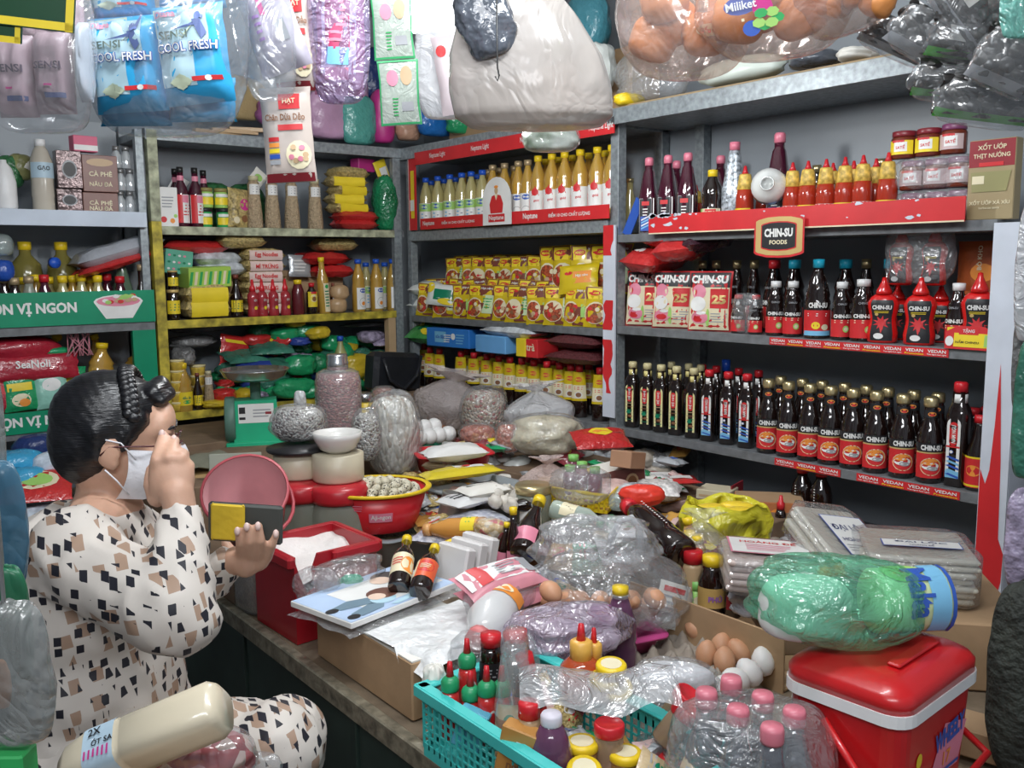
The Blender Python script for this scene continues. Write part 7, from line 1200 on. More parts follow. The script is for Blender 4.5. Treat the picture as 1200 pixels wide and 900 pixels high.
# random crumpled filling so that the heap is as dense as in the photograph
R=random.Random(21)
FILL=[(FILM2,'crumpled cloudy packet wedged deep in the counter heap'),(PAPER,'crumpled white paper packet wedged deep in the counter heap'),(WGF,'white plastic packet wedged deep in the counter heap'),(STR,'striped pale packet wedged deep in the counter heap'),(K('brown_snack_film',(.3,.14,.07),.3,bump=.6),'brown packet wedged deep in the counter heap'),(K('beige_film',(.55,.48,.4),.3,bump=.6,bs=40),'beige packet wedged deep in the counter heap')]
fm=[bagmesh(.06,.04,.05,m_,100+i,nu=18,nv=10,wr=.2) .mesh('packet') for i,(m_,l_) in enumerate(FILL)]
k=0
for py,lo,hi,z,st in ((535,470,600,.80,26),(560,500,640,.76,26),(585,490,760,.74,30),(612,490,830,.72,30),(640,500,840,.70,32),(670,520,640,.68,34),(700,540,640,.67,34),(735,560,640,.67,36),(560,600,790,.76,28),(700,800,960,.66,40),(655,860,1000,.70,36),(520,600,800,.83,22),(545,640,800,.80,22),(510,470,600,.86,24),(548,480,620,.80,22),(575,500,780,.76,22),(600,500,800,.74,24),(625,520,820,.72,26),(655,530,640,.70,28)):
    px=lo
    while px<hi:
        i=k%6; k+=1; spawn(fm[i],'packet',FILL[i][1],'packet',atz(px+R.uniform(-8,8),py+R.uniform(-5,5),z-.05),(R.uniform(-.3,.3),R.uniform(-.3,.3),R.uniform(0,3)),'packets deep in the counter heap',(R.uniform(.9,1.3),)*3); px+=st

# printed pouches strewn over the heap, and packets filling the basket
PS=[]
for i,(c_,pc) in enumerate(((K('maroon_film',(.22,.03,.04),.25,bump=.4,coat=.4),YEL),(K('clear_white_film',(.7,.7,.7),.2,bump=.5,coat=.4),RED),(NOOD,WHITE),(K('pale_pink_film',(.7,.5,.48),.25,bump=.4),RED),(K('sand_film',(.55,.42,.25),.3,bump=.4),DGREEN),(K('grey_silver_film',(.45,.47,.5),.2,bump=.6,coat=.4),BLUE),(GRS,WHITE),(K('amber_film',(.6,.33,.08),.25,bump=.4),RED))):
    g,s=pillow(.11,.08,.03,c_,i+7,nu=10,nv=8,wr=2); g.ell(s,0,.045,.05,.03,pc,.001); g.lines(s,-.01,.025,.06,.02,2,GREY if pc!=WHITE else RED)
    M=Matrix.Translation((0,-.04,.015)) @ Matrix.Rotation(-PI/2,4,'X'); g.v=[tuple(M@V(v)) for v in g.v]; PS.append(g.mesh('pouch'))
PN=['maroon','white','noodle-coloured','pale pink','sand-coloured','silver-grey','green','amber']; R=random.Random(31)
for i in range(86):
    z_=[(470,600,505,560,.85),(640,800,505,560,.83),(620,800,560,600,.80),(500,640,590,640,.78),(700,860,600,660,.77),(560,700,640,700,.73),(480,560,560,600,.80)][i%7]
    px,py=R.uniform(z_[0],z_[1]),R.uniform(z_[2],z_[3]); k=R.randrange(8); spawn(PS[k],'printed_pouch',f'{PN[k]} printed pouch strewn in the counter heap','pouch',atz(px,py,z_[4]-.02),(R.uniform(-.5,.5),R.uniform(-.4,.4),R.uniform(0,6.2)),'printed pouches strewn in the counter heap',(R.uniform(.7,1.15),)*3)
for i in range(40):
    k=R.randrange(8); spawn(PS[k],'printed_pouch',f'{PN[k]} printed pouch packed low inside the turquoise basket','pouch',(bx0+R.uniform(.04,w_b-.04),by0+R.uniform(.04,d_b-.05),CZ+.03+.02*(i%4)),(R.uniform(-.9,.9),R.uniform(-.9,.9),R.uniform(0,6)),'pouches inside the turquoise basket',(.7,)*3)
# ================= seated shopkeeper
FR=(RT*1.0); FR.z=0; FR.normalize(); NEAR=V((-FW.x,-FW.y,0)).normalized(); UPZ=V((0,0,1))
def fuse(g,name,mt,vox=.005,sm=6,fac=.5,disp=None):
    """one continuous skin over overlapping volumes"""
    me=g.mesh(name+'_raw'); o=bpy.data.objects.new(name,me); COL.objects.link(o)
    r=o.modifiers.new('r','REMESH'); r.mode='VOXEL'; r.voxel_size=vox
    if sm: q=o.modifiers.new('s','SMOOTH'); q.iterations=sm; q.factor=fac
    dg=bpy.context.evaluated_depsgraph_get(); dg.update(); m2=bpy.data.meshes.new_from_object(o.evaluated_get(dg)); bpy.data.objects.remove(o)
    m2.name=name; m2.materials.clear(); m2.materials.append(mt)
    for p in m2.polygons: p.use_smooth=True
    if disp:
        for v in m2.vertices: v.co+=v.normal*disp(v.co)
    return m2
def ball(g,c,r,ax=None,n=16):
    r=(r,r,r) if isinstance(r,(int,float)) else r
    X,Y,Z=ax or (V((1,0,0)),V((0,1,0)),UPZ); M=Matrix((X*r[0],Y*r[1],Z*r[2])).transposed().to_4x4(); M.translation=c
    g.lathe([(sin(PI*k/10),-cos(PI*k/10)) for k in range(11)],SKIN,n,M=M)
def limb(g,pts,rs,n=12):
    pts=[V(p) for p in pts]; P=[];Q=[]
    for i in range(len(pts)-1):
        for k in range(4): t=k/4; P.append(pts[i].lerp(pts[i+1],t)); Q.append(rs[i]*(1-t)+rs[i+1]*t)
    P.append(pts[-1]); Q.append(rs[-1]); g.tube(P,Q,SKIN,n)
    for p,r in zip(pts,rs): ball(g,p,r*1.0)
SKIN=K('skin',(.56,.33,.23),.5,var=.08,vs=12,sub=.08,bump=.05,bs=120)
J=dict(neck=atd(126,596,1.62),neck2=atd(140,560,1.61),shR=atd(92,652,1.47),shL=atd(150,632,1.77),chest=atd(110,700,1.62),waist=atd(118,800,1.62),pel=atd(115,880,1.62),
 elR=atd(205,722,1.36),wrR=atd(212,600,1.44),elL=atd(190,725,1.80),wrL=atd(276,655,1.70),hipR=atd(125,905,1.53),knR=atd(322,880,1.42),hipL=atd(135,890,1.72),knL=atd(335,868,1.62))
for s_ in 'RL': J['an'+s_]=J['kn'+s_]+V((-.02,.03,-.42)); J['toe'+s_]=J['an'+s_]+FR*.15+V((0,0,-.03))
HC=atd(141,512,1.6); hf=(FR*cos(.28)-NEAR*sin(.28)); tl=.16; hf=(hf*cos(tl)-UPZ*sin(tl)).normalized(); hl=UPZ.cross(hf).normalized(); hu=hf.cross(hl)
def H(x,y,z): return HC+hf*x+hl*y+hu*z     # head frame: forward, left, up
HA=(hf,hl,hu)
g=G()
ball(g,H(-.008,0,.022),(.093,.074,.088),HA,24); ball(g,H(.022,0,-.03),(.07,.062,.08),HA,20); ball(g,H(.052,0,-.072),(.032,.036,.026),HA); ball(g,H(.066,0,.03),(.022,.055,.04),HA)
ball(g,H(.076,0,-.052),(.016,.026,.014),HA); ball(g,H(.078,0,-.066),(.013,.02,.009),HA)
limb(g,[H(.082,0,.008),H(.098,0,-.018),H(.106,0,-.032)],[.009,.012,.013]); 
for y in (-.012,.012): ball(g,H(.094,y,-.036),.009,HA)
for y in (-.03,.03): ball(g,H(.074,y,.022),(.012,.024,.007),HA); ball(g,H(.058,y*1.25,-.026),(.024,.02,.022),HA)
for y in (-1,1): ball(g,H(-.008,y*.072,-.012),(.02,.008,.031),HA); ball(g,H(.0,y*.069,-.034),(.01,.008,.012),HA)
limb(g,[H(-.02,0,-.06),J['neck2']*.5+H(-.03,0,-.09)*.5,J['neck']],[.052,.05,.056])
limb(g,[J['shR'],J['neck'],J['shL']],[.05,.06,.05]); ball(g,J['chest'],(.115,.155,.16),(FR,NEAR,UPZ)); ball(g,J['waist'],(.115,.15,.15),(FR,NEAR,UPZ)); ball(g,J['pel'],(.13,.17,.12),(FR,NEAR,UPZ))
limb(g,[J['shR'],J['elR'],J['wrR']],[.048,.037,.024]); limb(g,[J['shL'],J['elL'],J['wrL']],[.048,.037,.024])
for s_ in 'RL': limb(g,[J['hip'+s_],J['kn'+s_],J['an'+s_],J['toe'+s_]],[.085,.055,.035,.03])
# right hand: back of the hand to the camera, two fingers up at the glasses
A=lambda x,y,d: atd(x,y,d)
limb(g,[J['wrR'],A(207,578,1.445)],[.025,.027]); ball(g,A(200,565,1.45),(.036,.02,.038),(RT,FW,UP)); ball(g,A(208,560,1.455),(.028,.02,.036),(RT,FW,UP))
for pts,r in (([(184,560,1.455),(184,540,1.445),(188,524,1.465),(191,510,1.495)],[.0145,.0115,.010,.0085]),([(196,556,1.455),(198,537,1.445),(202,525,1.47),(205,516,1.50)],[.0145,.0115,.010,.0085]),([(208,555,1.455),(211,538,1.45),(215,532,1.485),(210,540,1.51)],[.0145,.0115,.010,.0085]),([(218,562,1.455),(221,547,1.46),(222,545,1.49),(216,553,1.51)],[.013,.010,.009,.008]),([(184,583,1.46),(177,568,1.48),(178,552,1.50),(184,542,1.51)],[.016,.0125,.011,.009])):
    limb(g,[A(*p) for p in pts],r,10)
# left hand under the wallet, three fingertips over its front
limb(g,[J['wrL'],A(288,662,1.70)],[.023,.024]); ball(g,A(296,655,1.705),(.034,.018,.026),(RT,FW,UP))
for pts,r in (([(283,652,1.69),(282,637,1.66),(279,622,1.655)],[.0115,.0095,.0075]),([(293,650,1.685),(292,634,1.655),(290,617,1.65)],[.0115,.0095,.0078]),([(303,650,1.69),(305,633,1.66),(303,616,1.655)],[.0115,.0095,.0078]),([(313,653,1.70),(319,638,1.675),(324,625,1.675)],[.0105,.0085,.007]),([(288,658,1.715),(272,648,1.735),(264,636,1.74)],[.0135,.011,.009])):
    limb(g,[A(*p) for p in pts],r,10)
body=fuse(g,'person',SKIN,.0042,4,.5)
P0=V((J['pel'].x,J['pel'].y,.0)); 
for v in body.vertices: v.co-=P0
PE=tag(obj('person',body,None,P0),'woman in patterned blouse sitting beside the counter, raising one hand to her glasses','person')
def kid(nm,me,lab=None):
    if isinstance(me,G): me=me.mesh(nm)
    for v in me.vertices: v.co-=P0
    o=obj(nm,me,PE)
    if lab:o['label']=lab
    return o
# patterned cloth: small black and tan oblongs on cream
CL=bpy.data.materials.new('patterned_cloth'); CL.use_nodes=True; nt=CL.node_tree; N=nt.nodes; L=nt.links; b=N['Principled BSDF']; b.inputs['Roughness'].default_value=.6
tc=N.new('ShaderNodeTexCoord'); prev=None
base=(.6,.55,.5,1)
for k,(sc,th,colr,rot,st) in enumerate(((30,.27,(.36,.24,.17,1),(.25,.1,.67),(1.25,.5,.85)),(44,.26,(.01,.01,.018,1),(-.2,.12,.67),(1.3,.45,.85)))):
    mp=N.new('ShaderNodeMapping'); mp.inputs['Rotation'].default_value=rot; mp.inputs['Scale'].default_value=st; v=N.new('ShaderNodeTexVoronoi'); v.distance='CHEBYCHEV'; v.inputs['Scale'].default_value=sc; v.inputs['Randomness'].default_value=.6
    L.new(tc.outputs['Object'],mp.inputs[0]); L.new(mp.outputs[0],v.inputs['Vector']); c=N.new('ShaderNodeMath'); c.operation='LESS_THAN'; c.inputs[1].default_value=th; L.new(v.outputs['Distance'],c.inputs[0])
    mx=N.new('ShaderNodeMix'); mx.data_type='RGBA'; L.new(c.outputs[0],mx.inputs[0]); mx.inputs[7].default_value=colr
    if prev: L.new(prev.outputs[2],mx.inputs[6])
    else: mx.inputs[6].default_value=base
    prev=mx
L.new(prev.outputs[2],b.inputs['Base Color'])
fold=lambda s,a:(lambda c: a*(1.2*(.5-abs(nz(c.x,c.y,c.z*.8,14,s)))-.5)+a*.7*nz(c.x,c.y,c.z,5,s))
g=G(); limb(g,[J['shR'],J['neck']+V((0,0,-.035)),J['shL']],[.066,.068,.064]); ball(g,J['chest'],(.14,.178,.18),(FR,NEAR,UPZ)); ball(g,J['chest']-FR*.03+V((0,0,.04)),(.12,.17,.14),(FR,NEAR,UPZ)); ball(g,J['waist'],(.138,.172,.17),(FR,NEAR,UPZ)); ball(g,J['waist']+V((0,0,-.07)),(.15,.185,.1),(FR,NEAR,UPZ)); 
limb(g,[J['shR'],J['elR'],J['elR'].lerp(J['wrR'],.5),J['wrR']+V((0,0,-.012))],[.072,.062,.053,.041]); limb(g,[J['shL'],J['elL'],J['elL'].lerp(J['wrL'],.5),J['wrL'].lerp(J['elL'],.12)],[.068,.058,.048,.038]); ball(g,J['elR']+V((0,0,-.01)),(.072,.06,.05),(FR,NEAR,UPZ)); ball(g,J['shR'],(.08,.06,.085),(FR,NEAR,UPZ))
kid('blouse',fuse(g,'blouse',CL,.0085,5,.6,fold(3,.014)),'cream blouse with small black and tan oblongs')
g=G(); ball(g,J['pel'],(.165,.2,.12),(FR,NEAR,UPZ)); 
for s_ in 'RL': limb(g,[J['hip'+s_],J['kn'+s_],J['an'+s_]],[.105,.08,.07])
kid('trousers',fuse(g,'trousers',CL,.012,4,.6,fold(8,.012)),'matching cream patterned trousers')
# collar of the blouse
g=G()
for sgn in (-1,1):
    pts=[J['neck']+NEAR*sgn*.05-FR*.03+V((0,0,.0)),J['neck']+NEAR*sgn*.055+FR*.03+V((0,0,-.02)),J['neck']+NEAR*sgn*.02+FR*.085+V((0,0,-.075)),J['neck']+FR*.10+V((0,0,-.14))]
    g.tube([pts[0],pts[0].lerp(pts[1],.5),pts[1],pts[1].lerp(pts[2],.5),pts[2],pts[3]],[.01,.014,.015,.014,.012,.006],CL,8)
kid('collar',g)
# hair: swept cap, braid band, nape
HAIR=mat('black_hair',(.006,.006,.008),.3,spec=.6,var=.5,vs=60); nt=HAIR.node_tree; n=nt.nodes.new('ShaderNodeTexNoise'); mp=nt.nodes.new('ShaderNodeMapping'); mp.inputs['Scale'].default_value=(14,14,140); mp.inputs['Rotation'].default_value=(.35,.5,.2); tcn=nt.nodes.new('ShaderNodeTexCoord'); nt.links.new(tcn.outputs['Object'],mp.inputs[0]); nt.links.new(mp.outputs[0],n.inputs['Vector']); n.inputs['Scale'].default_value=3; bp=nt.nodes.new('ShaderNodeBump'); bp.inputs['Strength'].default_value=.35; bp.inputs['Distance'].default_value=.004; nt.links.new(n.outputs[0],bp.inputs['Height']); nt.links.new(bp.outputs[0],nt.nodes['Principled BSDF'].inputs['Normal'])
g=G(); ball(g,H(-.022,0,.032),(.096,.082,.084),HA,24); ball(g,H(-.05,0,-.005),(.066,.075,.085),HA,20); ball(g,H(-.045,0,-.045),(.045,.055,.04),HA); limb(g,[H(.048,.035,.088),H(.055,0,.098),H(.048,-.035,.088)],[.014,.018,.014]); limb(g,[H(.062,.04,.076),H(.072,0,.086),H(.062,-.04,.076)],[.009,.012,.009])
for y in (-1,1): limb(g,[H(.028,y*.06,.045),H(.016,y*.068,.015),H(.012,y*.07,-.01)],[.02,.013,.006]); limb(g,[H(-.03,y*.066,.02),H(-.028,y*.064,-.02)],[.022,.016])
kid('hair',fuse(g,'hair',HAIR,.005,5,.5,lambda c:.0004*sin((c-HC).dot(hf)*330+(c-HC).dot(hu)*300+3*nz(c.x,c.y,c.z,12,2))))
g=G(); 
for k in range(44):
    t=-PI*.44+PI*.88*k/43; c=H(.010-.012*cos(t*2)+.004*(-1)**k,.082*sin(t),.034+.085*cos(t)); ball(g,c,(.011,.008,.009),HA,8); 
for m_ in range(len(g.ms)): g.ms[m_]=HAIR
kid('braided_hair_band',g)
# eyes, brows
g=G(); EW=K('eye_white',(.75,.72,.7),.2); 
def tinted(g,mt): 
    for m_ in range(len(g.ms)): g.ms[m_]=mt
    return g
for y in (-.031,.031): ball(g,H(.073,y,.004),(.011,.0125,.0095),HA,12)
kid('eyes',tinted(g,EW)); g=G()
for y in (-.031,.031): ball(g,H(.0815,y,.003),(.003,.005,.005),HA,10); limb(g,[H(.078,y*.6,.012),H(.085,y,.012),H(.074,y*1.4,.006)],[.0012,.0016,.001],6)
kid('irises',tinted(g,BLACK)); g=G()
for y in (-1,1): limb(g,[H(.088,y*.014,.026),H(.086,y*.034,.032),H(.072,y*.05,.026)],[.002,.0032,.0015],6)
kid('eyebrows',tinted(g,HAIR))
# glasses
GLS=K('dark_red_frame',(.08,.015,.02),.25); g=G()
for y in (-1,1):
    c=(.098,y*.032,-.002); g.tube([H(c[0]-.006*abs(cos(t)) ,c[1]+.025*cos(t),c[2]+.018*sin(t)) for t in [2*PI*k/20 for k in range(21)]],.0013,GLS,6)
    g.tube([H(.091,y*.057,.004),H(.05,y*.074,.002),H(-.008,y*.078,-.004),H(-.02,y*.078,-.02)],.0016,GLS,6)
g.tube([H(.098,-.008,.0),H(.102,0,.004),H(.098,.008,.0)],.0013,GLS,6); kid('glasses',g,'thin dark red framed glasses')
lg=G()
for y in (-1,1): lg.add([H(.096,y*.032,-.002)]+[H(.097-.006*abs(cos(t)),y*.032+.024*cos(t),-.002+.017*sin(t)) for t in [2*PI*k/16 for k in range(16)]],[(0,1+i,1+(i+1)%16) for i in range(16)],GLASS,True)
kid('lenses',lg)
# mask: shell over nose and chin, with ear loops
MK=K('white_mask_cloth',(.74,.74,.78),.8,bump=.15,bs=90); g=G()
def mk_(i,j):
    a=(i-.5)*2.5; zz=-.012-.088*j; r=.076+.010*sin(PI*j)-.014*j; fx=.032+.076*cos(a)*(1-.1*j)-.02*(j-.4)**2*4*.5
    return H(fx-(.03 if abs(a)>1.1 else 0)+.012*math.exp(-a*a*14)*math.exp(-(j-.25)**2*12),r*sin(a)*.95,zz+.01*cos(a))
g.grid(mk_,24,12,MK); kid('face_mask',g,'white face mask')
g=G()
for y in (-1,1): g.tube([H(.035,y*.072,-.022),H(.01,y*.077,.004),H(-.014,y*.081,.008)],.0014,MK,6); g.tube([H(.03,y*.066,-.085),H(.01,y*.077,-.06),H(-.01,y*.081,-.042)],.0014,MK,6)
kid('ear_loops',g)
# nails
NL=K('pale_nail',(.75,.55,.5),.3); g=G()
for x,y,d in ((191,509,1.49),(205,515,1.495),(279,622,1.648),(290,617,1.643),(303,616,1.648),(324,625,1.669)): ball(g,A(x,y,d)-FW*.005,(.0055,.004,.008),(RT,FW,UP),8)
kid('nails',tinted(g,NL))
# what she holds
wl=G().box((0,0,0),(.135,.012,.075),K('dark_grey_wallet',(.06,.065,.06),.6),bev=.004); yp=G().box((-.03,-.009,.003),(.062,.006,.07),K('yellow_sponge',(.72,.5,.03),.7,bump=.2),bev=.003)
spawn(sp(('cover',wl),('yellow_panel',yp)),'wallet','dark grey wallet with yellow panel held in her hand','wallet',A(288,613,1.68),(.1,.08,FC))
# her seat
spawn(sp(('seat',G().lathe([(.17,.40),(.18,.41),(.18,.44),(.0,.445)],REDPL,24)),*[('leg',G().tube([(.11*a,.11*b_,.41),(.16*a,.16*b_,0)],.016,REDPL,8)) for a in(-1,1) for b_ in (-1,1)]),'stool','red plastic stool under the seated woman','stool',(J['pel'].x,J['pel'].y,0),0,sc=(1,1,max(.4,(J['pel'].z-.15)/.445)))
# ================= goods hanging from the ceiling and standing nearest the camera
RAIL=[]
def hang(e,x,y,z,top=2.3):
    """its cord, part of the hanging thing"""
    c=G().tube([(0,0,z-e.location.z),(.003,0,(top-e.location.z)*.5+.0),(0,0,top-e.location.z)],.002,K('cord',(.5,.5,.5),.6),5); o=obj('cord',c,e,(x-e.location.x,y-e.location.y,0)); o.rotation_euler=(0,0,0); return o
def hpack(px,py,w,h,d,mt,label,prints=None,roll=0,t=.05,name='hanging_packet',group=None,cat='packet',rz=FC,puff=4,tilt=0,cat2=None):
    """packet whose lower edge centre is at pixel (px,py), sizes in pixels, d metres ahead"""
    p=atd(px,py,d); W=w*d/FPX; Hh=h*d/FPX; g,s=pillow(W,Hh,t,mt,int(px+py),puff=puff)
    if prints: prints(g,s,W,Hh)
    return spawn(g,name,label,cat,p,(tilt,roll,rz),group)
def hbag(px,py,w,h,d,film,label,seed,dr=.4,neck=0,name='hanging_bag',fill=None,flatb=.35,wr=.08,roll=0,rz=FC,fh=.9,cord=True,**k):
    p=atd(px,py,d); W=w*d/FPX/2; Hh=h*d/FPX
    sh=bagmesh(W,W*dr,Hh,film,seed,neck,40,30,wr,.3,flatb)
    ps=[('film',sh)]
    if fill: ps.append(('contents',bagmesh(W*.94,W*dr*.93,Hh*fh,fill,seed,0,36,24,.1,0,flatb)))
    e=spawn(sp(*ps),name,label,'bag',p,(0,roll,rz))
    if cord: o=obj('cord',G().tube([(0,0,Hh*.9),(0,0,2.3-p.z)],.0022,K('cord',(.5,.5,.5),.6),5),e)
    return e
rail=G().tube([(-.9,1.95,2.3),(1.9,.2,2.3)],.012,GALV,8); rail.tube([(-.9,1.95,2.3),(-.9,1.95,2.75)],.006,GALV,6); rail.tube([(1.9,.2,2.3),(1.9,.2,2.75)],.006,GALV,6); rail.tube([(.5,1.075,2.3),(.5,1.075,2.75)],.006,GALV,6)
spawn(rail,'hanging_rail','steel rail under the ceiling carrying the hanging bags','rail',(0,0,0))
# lamp
p=atd(492,14,2.45); lb=G().lathe([(0,-.055),(.025,-.05),(.042,-.025),(.045,0),(.036,.03),(.02,.05)],K('bulb_glow',(1,.98,.95),emit=60),20); sk=G().lathe([(.022,.048),(.024,.1),(.012,.12),(.003,.13),(.003,2.75-p.z)],WHITEPL,14)
spawn(sp(('bulb',lb),('socket',sk)),'lamp_bulb','glowing white bulb hanging before the back rack','lamp',p)
l=bpy.data.lights.new('bulb_light','POINT'); l.energy=15; l.shadow_soft_size=.07; l.color=(.95,.98,1); o=bpy.data.objects.new('bulb_light',l); COL.objects.link(o); o.location=p+V((0,0,-.13))
# green and yellow sign at the top left
g=G().box((0,0,0),(.16,.004,.12),K('sign_green',(.0,.05,.015),.4)); s=onbox(.004)
g.rect(s,0,-.054,.16,.01,YEL); g.rect(s,.075,0,.01,.12,YEL); spawn(g,'hanging_sign','dark green sign with yellow edge in the top left corner','sign',atd(14,-28,1.15),(0,.12,FC)); g=G().box((0,0,0),(.06,.004,.05),K('sign_green',(.0,.05,.015),.4)); g.rect(onbox(.004),0,-.022,.06,.008,YEL); g.rect(onbox(.004),.026,0,.007,.05,YEL); spawn(g,'hanging_sign','small lower flap of green sign with yellow edge','sign',atd(-2,24,1.16),(0,.12,FC))
PKP=K('pale_pink_pack',(.5,.36,.4),.35,var=.15)
def pr_sensi(g,s,W,Hh): g.text(s,'SENSI',0,Hh*.55,Hh*.09,K('dim_violet',(.12,.08,.12)),w=W*.7,off=.002); g.rect(s,W*.15,Hh*.2,W*.5,Hh*.06,K('dim_blue',(.12,.14,.3)),.001,4,1); g.lines(s,0,Hh*.32,W*.2,Hh*.06,1,MAG)
for i,(px,py,w,h) in enumerate(((24,138,46,95),(68,134,46,95),(30,50,46,45),(78,46,46,45),(103,120,14,90))): hpack(px,py,w,h,1.38,PKP if i<4 else K('white_blue_pack',(.6,.66,.75),.3,var=.2),['lower left pale pink pack in the leftmost hanging bag','lower right pale pink pack in the leftmost hanging bag','upper left pale pink pack in the leftmost hanging bag','upper right pale pink pack in the leftmost hanging bag','narrow white and blue pack at the right of leftmost bag'][i],pr_sensi if i<2 else None,name='tissue_pack',group='pale pink hanging packs')
hbag(52,156,130,190,1.36,FILMH,'leftmost hanging clear bag of pale pink packs',301,dr=.45)
BPK=K('sky_blue_pack',(.03,.36,.68),.3,var=.12); PYG=K('pale_yellow_green',(.55,.62,.45)); DVB=K('dusk_blue',(.12,.17,.38))
def pr_cool(g,s,W,Hh):
    g.rect(s,-W*.18,Hh*.55,W*.5,Hh*.78,K('pale_ice_blue',(.42,.6,.68)),.0008,6,8); g.poly(s,[(-W*.45,Hh*.95),(W*.1,Hh*.97),(W*.12,Hh*.75),(-W*.05,Hh*.62),(-W*.45,Hh*.66)],PYG,.0016); g.rect(s,W*.12,Hh*.72,W*.4,Hh*.4,K('pale_ice_blue',(.42,.6,.68)),.0011,6,6)
    g.text(s,'Diana',-W*.25,Hh*.88,Hh*.07,PINK,off=.0035); g.text(s,'SENSI',-W*.18,Hh*.67,Hh*.08,K('dark_grey_green',(.12,.16,.14)),w=W*.42,off=.004)
    g.text(s,'COOL FRESH',0,Hh*.54,Hh*.1,BLUE,w=W*.87,off=.0036,bold=.07); g.text(s,'COOL FRESH',0,Hh*.54,Hh*.092,WHITE,w=W*.85,off=.0046,bold=.015)
    g.ell(s,W*.2,Hh*.84,W*.1,Hh*.09,DVB,.003,10); g.poly(s,[(W*.12,Hh*.8),(W*.24,Hh*.8),(W*.3,Hh*.66),(W*.22,Hh*.6),(W*.16,Hh*.7)],DVB,.0026); g.poly(s,[(-W*.2,Hh*.72),(W*.0,Hh*.75),(W*.17,Hh*.78),(W*.15,Hh*.74),(W*.0,Hh*.73)],DVB,.0028); g.poly(s,[(W*.22,Hh*.82),(W*.3,Hh*.98),(W*.33,Hh*.97),(W*.27,Hh*.8)],DVB,.0028)
    g.rect(s,W*.22,Hh*.22,W*.42,Hh*.045,RED,.0016,4,1); g.ell(s,W*.24,Hh*.22,W*.1,Hh*.06,WHITE,.002,8)
    for k in range(6): a=PI*k/6; g.ell(s,-W*.15,Hh*.2,W*.3*abs(cos(a))+W*.06,Hh*.14*abs(sin(a))+Hh*.03,PYG,.0016+.0002*k,8)
for i,(px,py,w,h,roll) in enumerate(((157,132,84,108,.06),(235,122,84,112,.09),(147,24,76,60,.03),(226,12,80,60,.06),(160,148,84,40,.0),(238,143,80,50,.0))):
    hpack(px,py,w,h,1.42 if i<4 else 1.47,BPK,['front left blue hanging pack with dancer print','front right blue hanging pack with dancer print','upper left blue hanging pack cut off by picture top','upper right blue hanging pack cut off by picture top','blue pack behind and below the front left one','blue pack behind and below the front right one'][i],pr_cool if i<4 else None,-roll,t=.055,name='pad_pack',puff=5)
hbag(200,160,190,260,1.45,FILMH,'large hanging clear bag of sky blue packs',302,dr=.42)
PVP=K('purple_white_pack',(.5,.42,.6),.3,var=.5,vs=14,col2=(.7,.68,.74))
hpack(338,84,62,170,1.5,PVP,'long tilted purple and white pack hanging near the lamp',lambda g,s,W,Hh:(g.rect(s,W*.2,Hh*.25,W*.2,Hh*.14,GREY,.001),g.rect(s,-W*.05,Hh*.5,W*.1,Hh*.25,MAG,.001),g.lines(s,-W*.2,Hh*.3,W*.15,Hh*.2,4,VIO)),-.32,name='tissue_pack'); hbag(322,118,70,260,1.49,FILMH,'clear bag around the long tilted purple pack',303,dr=.5,roll=-.12)
BEI=K('beige_red_pack',(.55,.47,.42),.3,bump=.15,bs=30)
def pr_chan(g,s,W,Hh):
    g.rect(s,W*.1,Hh*.84,W*.42,Hh*.16,RED,.001,4,2); g.text(s,'HẠT',W*.1,Hh*.84,Hh*.07,CREAM,off=.003); g.text(s,'Chân Dừa Dẻo',0,Hh*.68,Hh*.075,BROWN,w=W*.8,off=.003); g.rect(s,W*.1,Hh*.57,W*.5,Hh*.06,RED,.0012,5,1)
    for k,c in enumerate((RED,ORANGE,YEL,BLUE,GREY)): g.rect(s,-W*.26,Hh*(.45-.06*k),W*.22,Hh*.045,c,.0012,2,1)
    g.ell(s,W*.22,Hh*.28,W*.5,Hh*.3,CREAM,.0012)
    for k in range(7): g.ell(s,W*(.22+.14*cos(k)),Hh*(.28+.08*sin(k*2)),W*.12,Hh*.06,[TAN,PINK][k%2],.0016+.0002*k,7)
    g.rect(s,0,Hh*.05,W*.95,Hh*.09,DRED,.001,6,1)
hpack(342,214,60,108,1.55,BEI,'beige and red lettered snack pack hanging lowest near the lamp',pr_chan,-.04,t=.03); hpack(349,108,50,115,1.6,BEI,'upper beige and red snack pack behind the purple one',pr_chan,-.05,t=.03)
def pr_pinkp(g,s,W,Hh): g.rect(s,0,Hh*.55,W*.72,Hh*.8,WHITE,.001,5,6); g.rect(s,-W*.03,Hh*.62,W*.52,Hh*.58,K('crimson_card',(.5,.05,.14)),.0016,5,5); g.lines(s,-W*.03,Hh*.62,W*.45,Hh*.5,9,PINK,.0022); g.rect(s,-W*.02,Hh*.28,W*.48,Hh*.13,LBLUE,.002,4,2); g.rect(s,-W*.02,Hh*.15,W*.48,Hh*.09,PINK,.002,4,2)
hpack(398,112,58,150,1.6,K('rose_pack',(.55,.2,.33),.3,var=.3),'pink pack with ruled white label hanging left of the lamp',pr_pinkp,.05,t=.04); hbag(400,122,70,200,1.6,K('violet_film',(.6,.5,.75),.15,tr=.75,bump=1,bs=35,spec=1),'violet-tinted clear bag around the ruled pink pack',304,dr=.4)
GZ=K('clear_green_zip',(.55,.62,.55),.2,tr=.3,bump=.3)
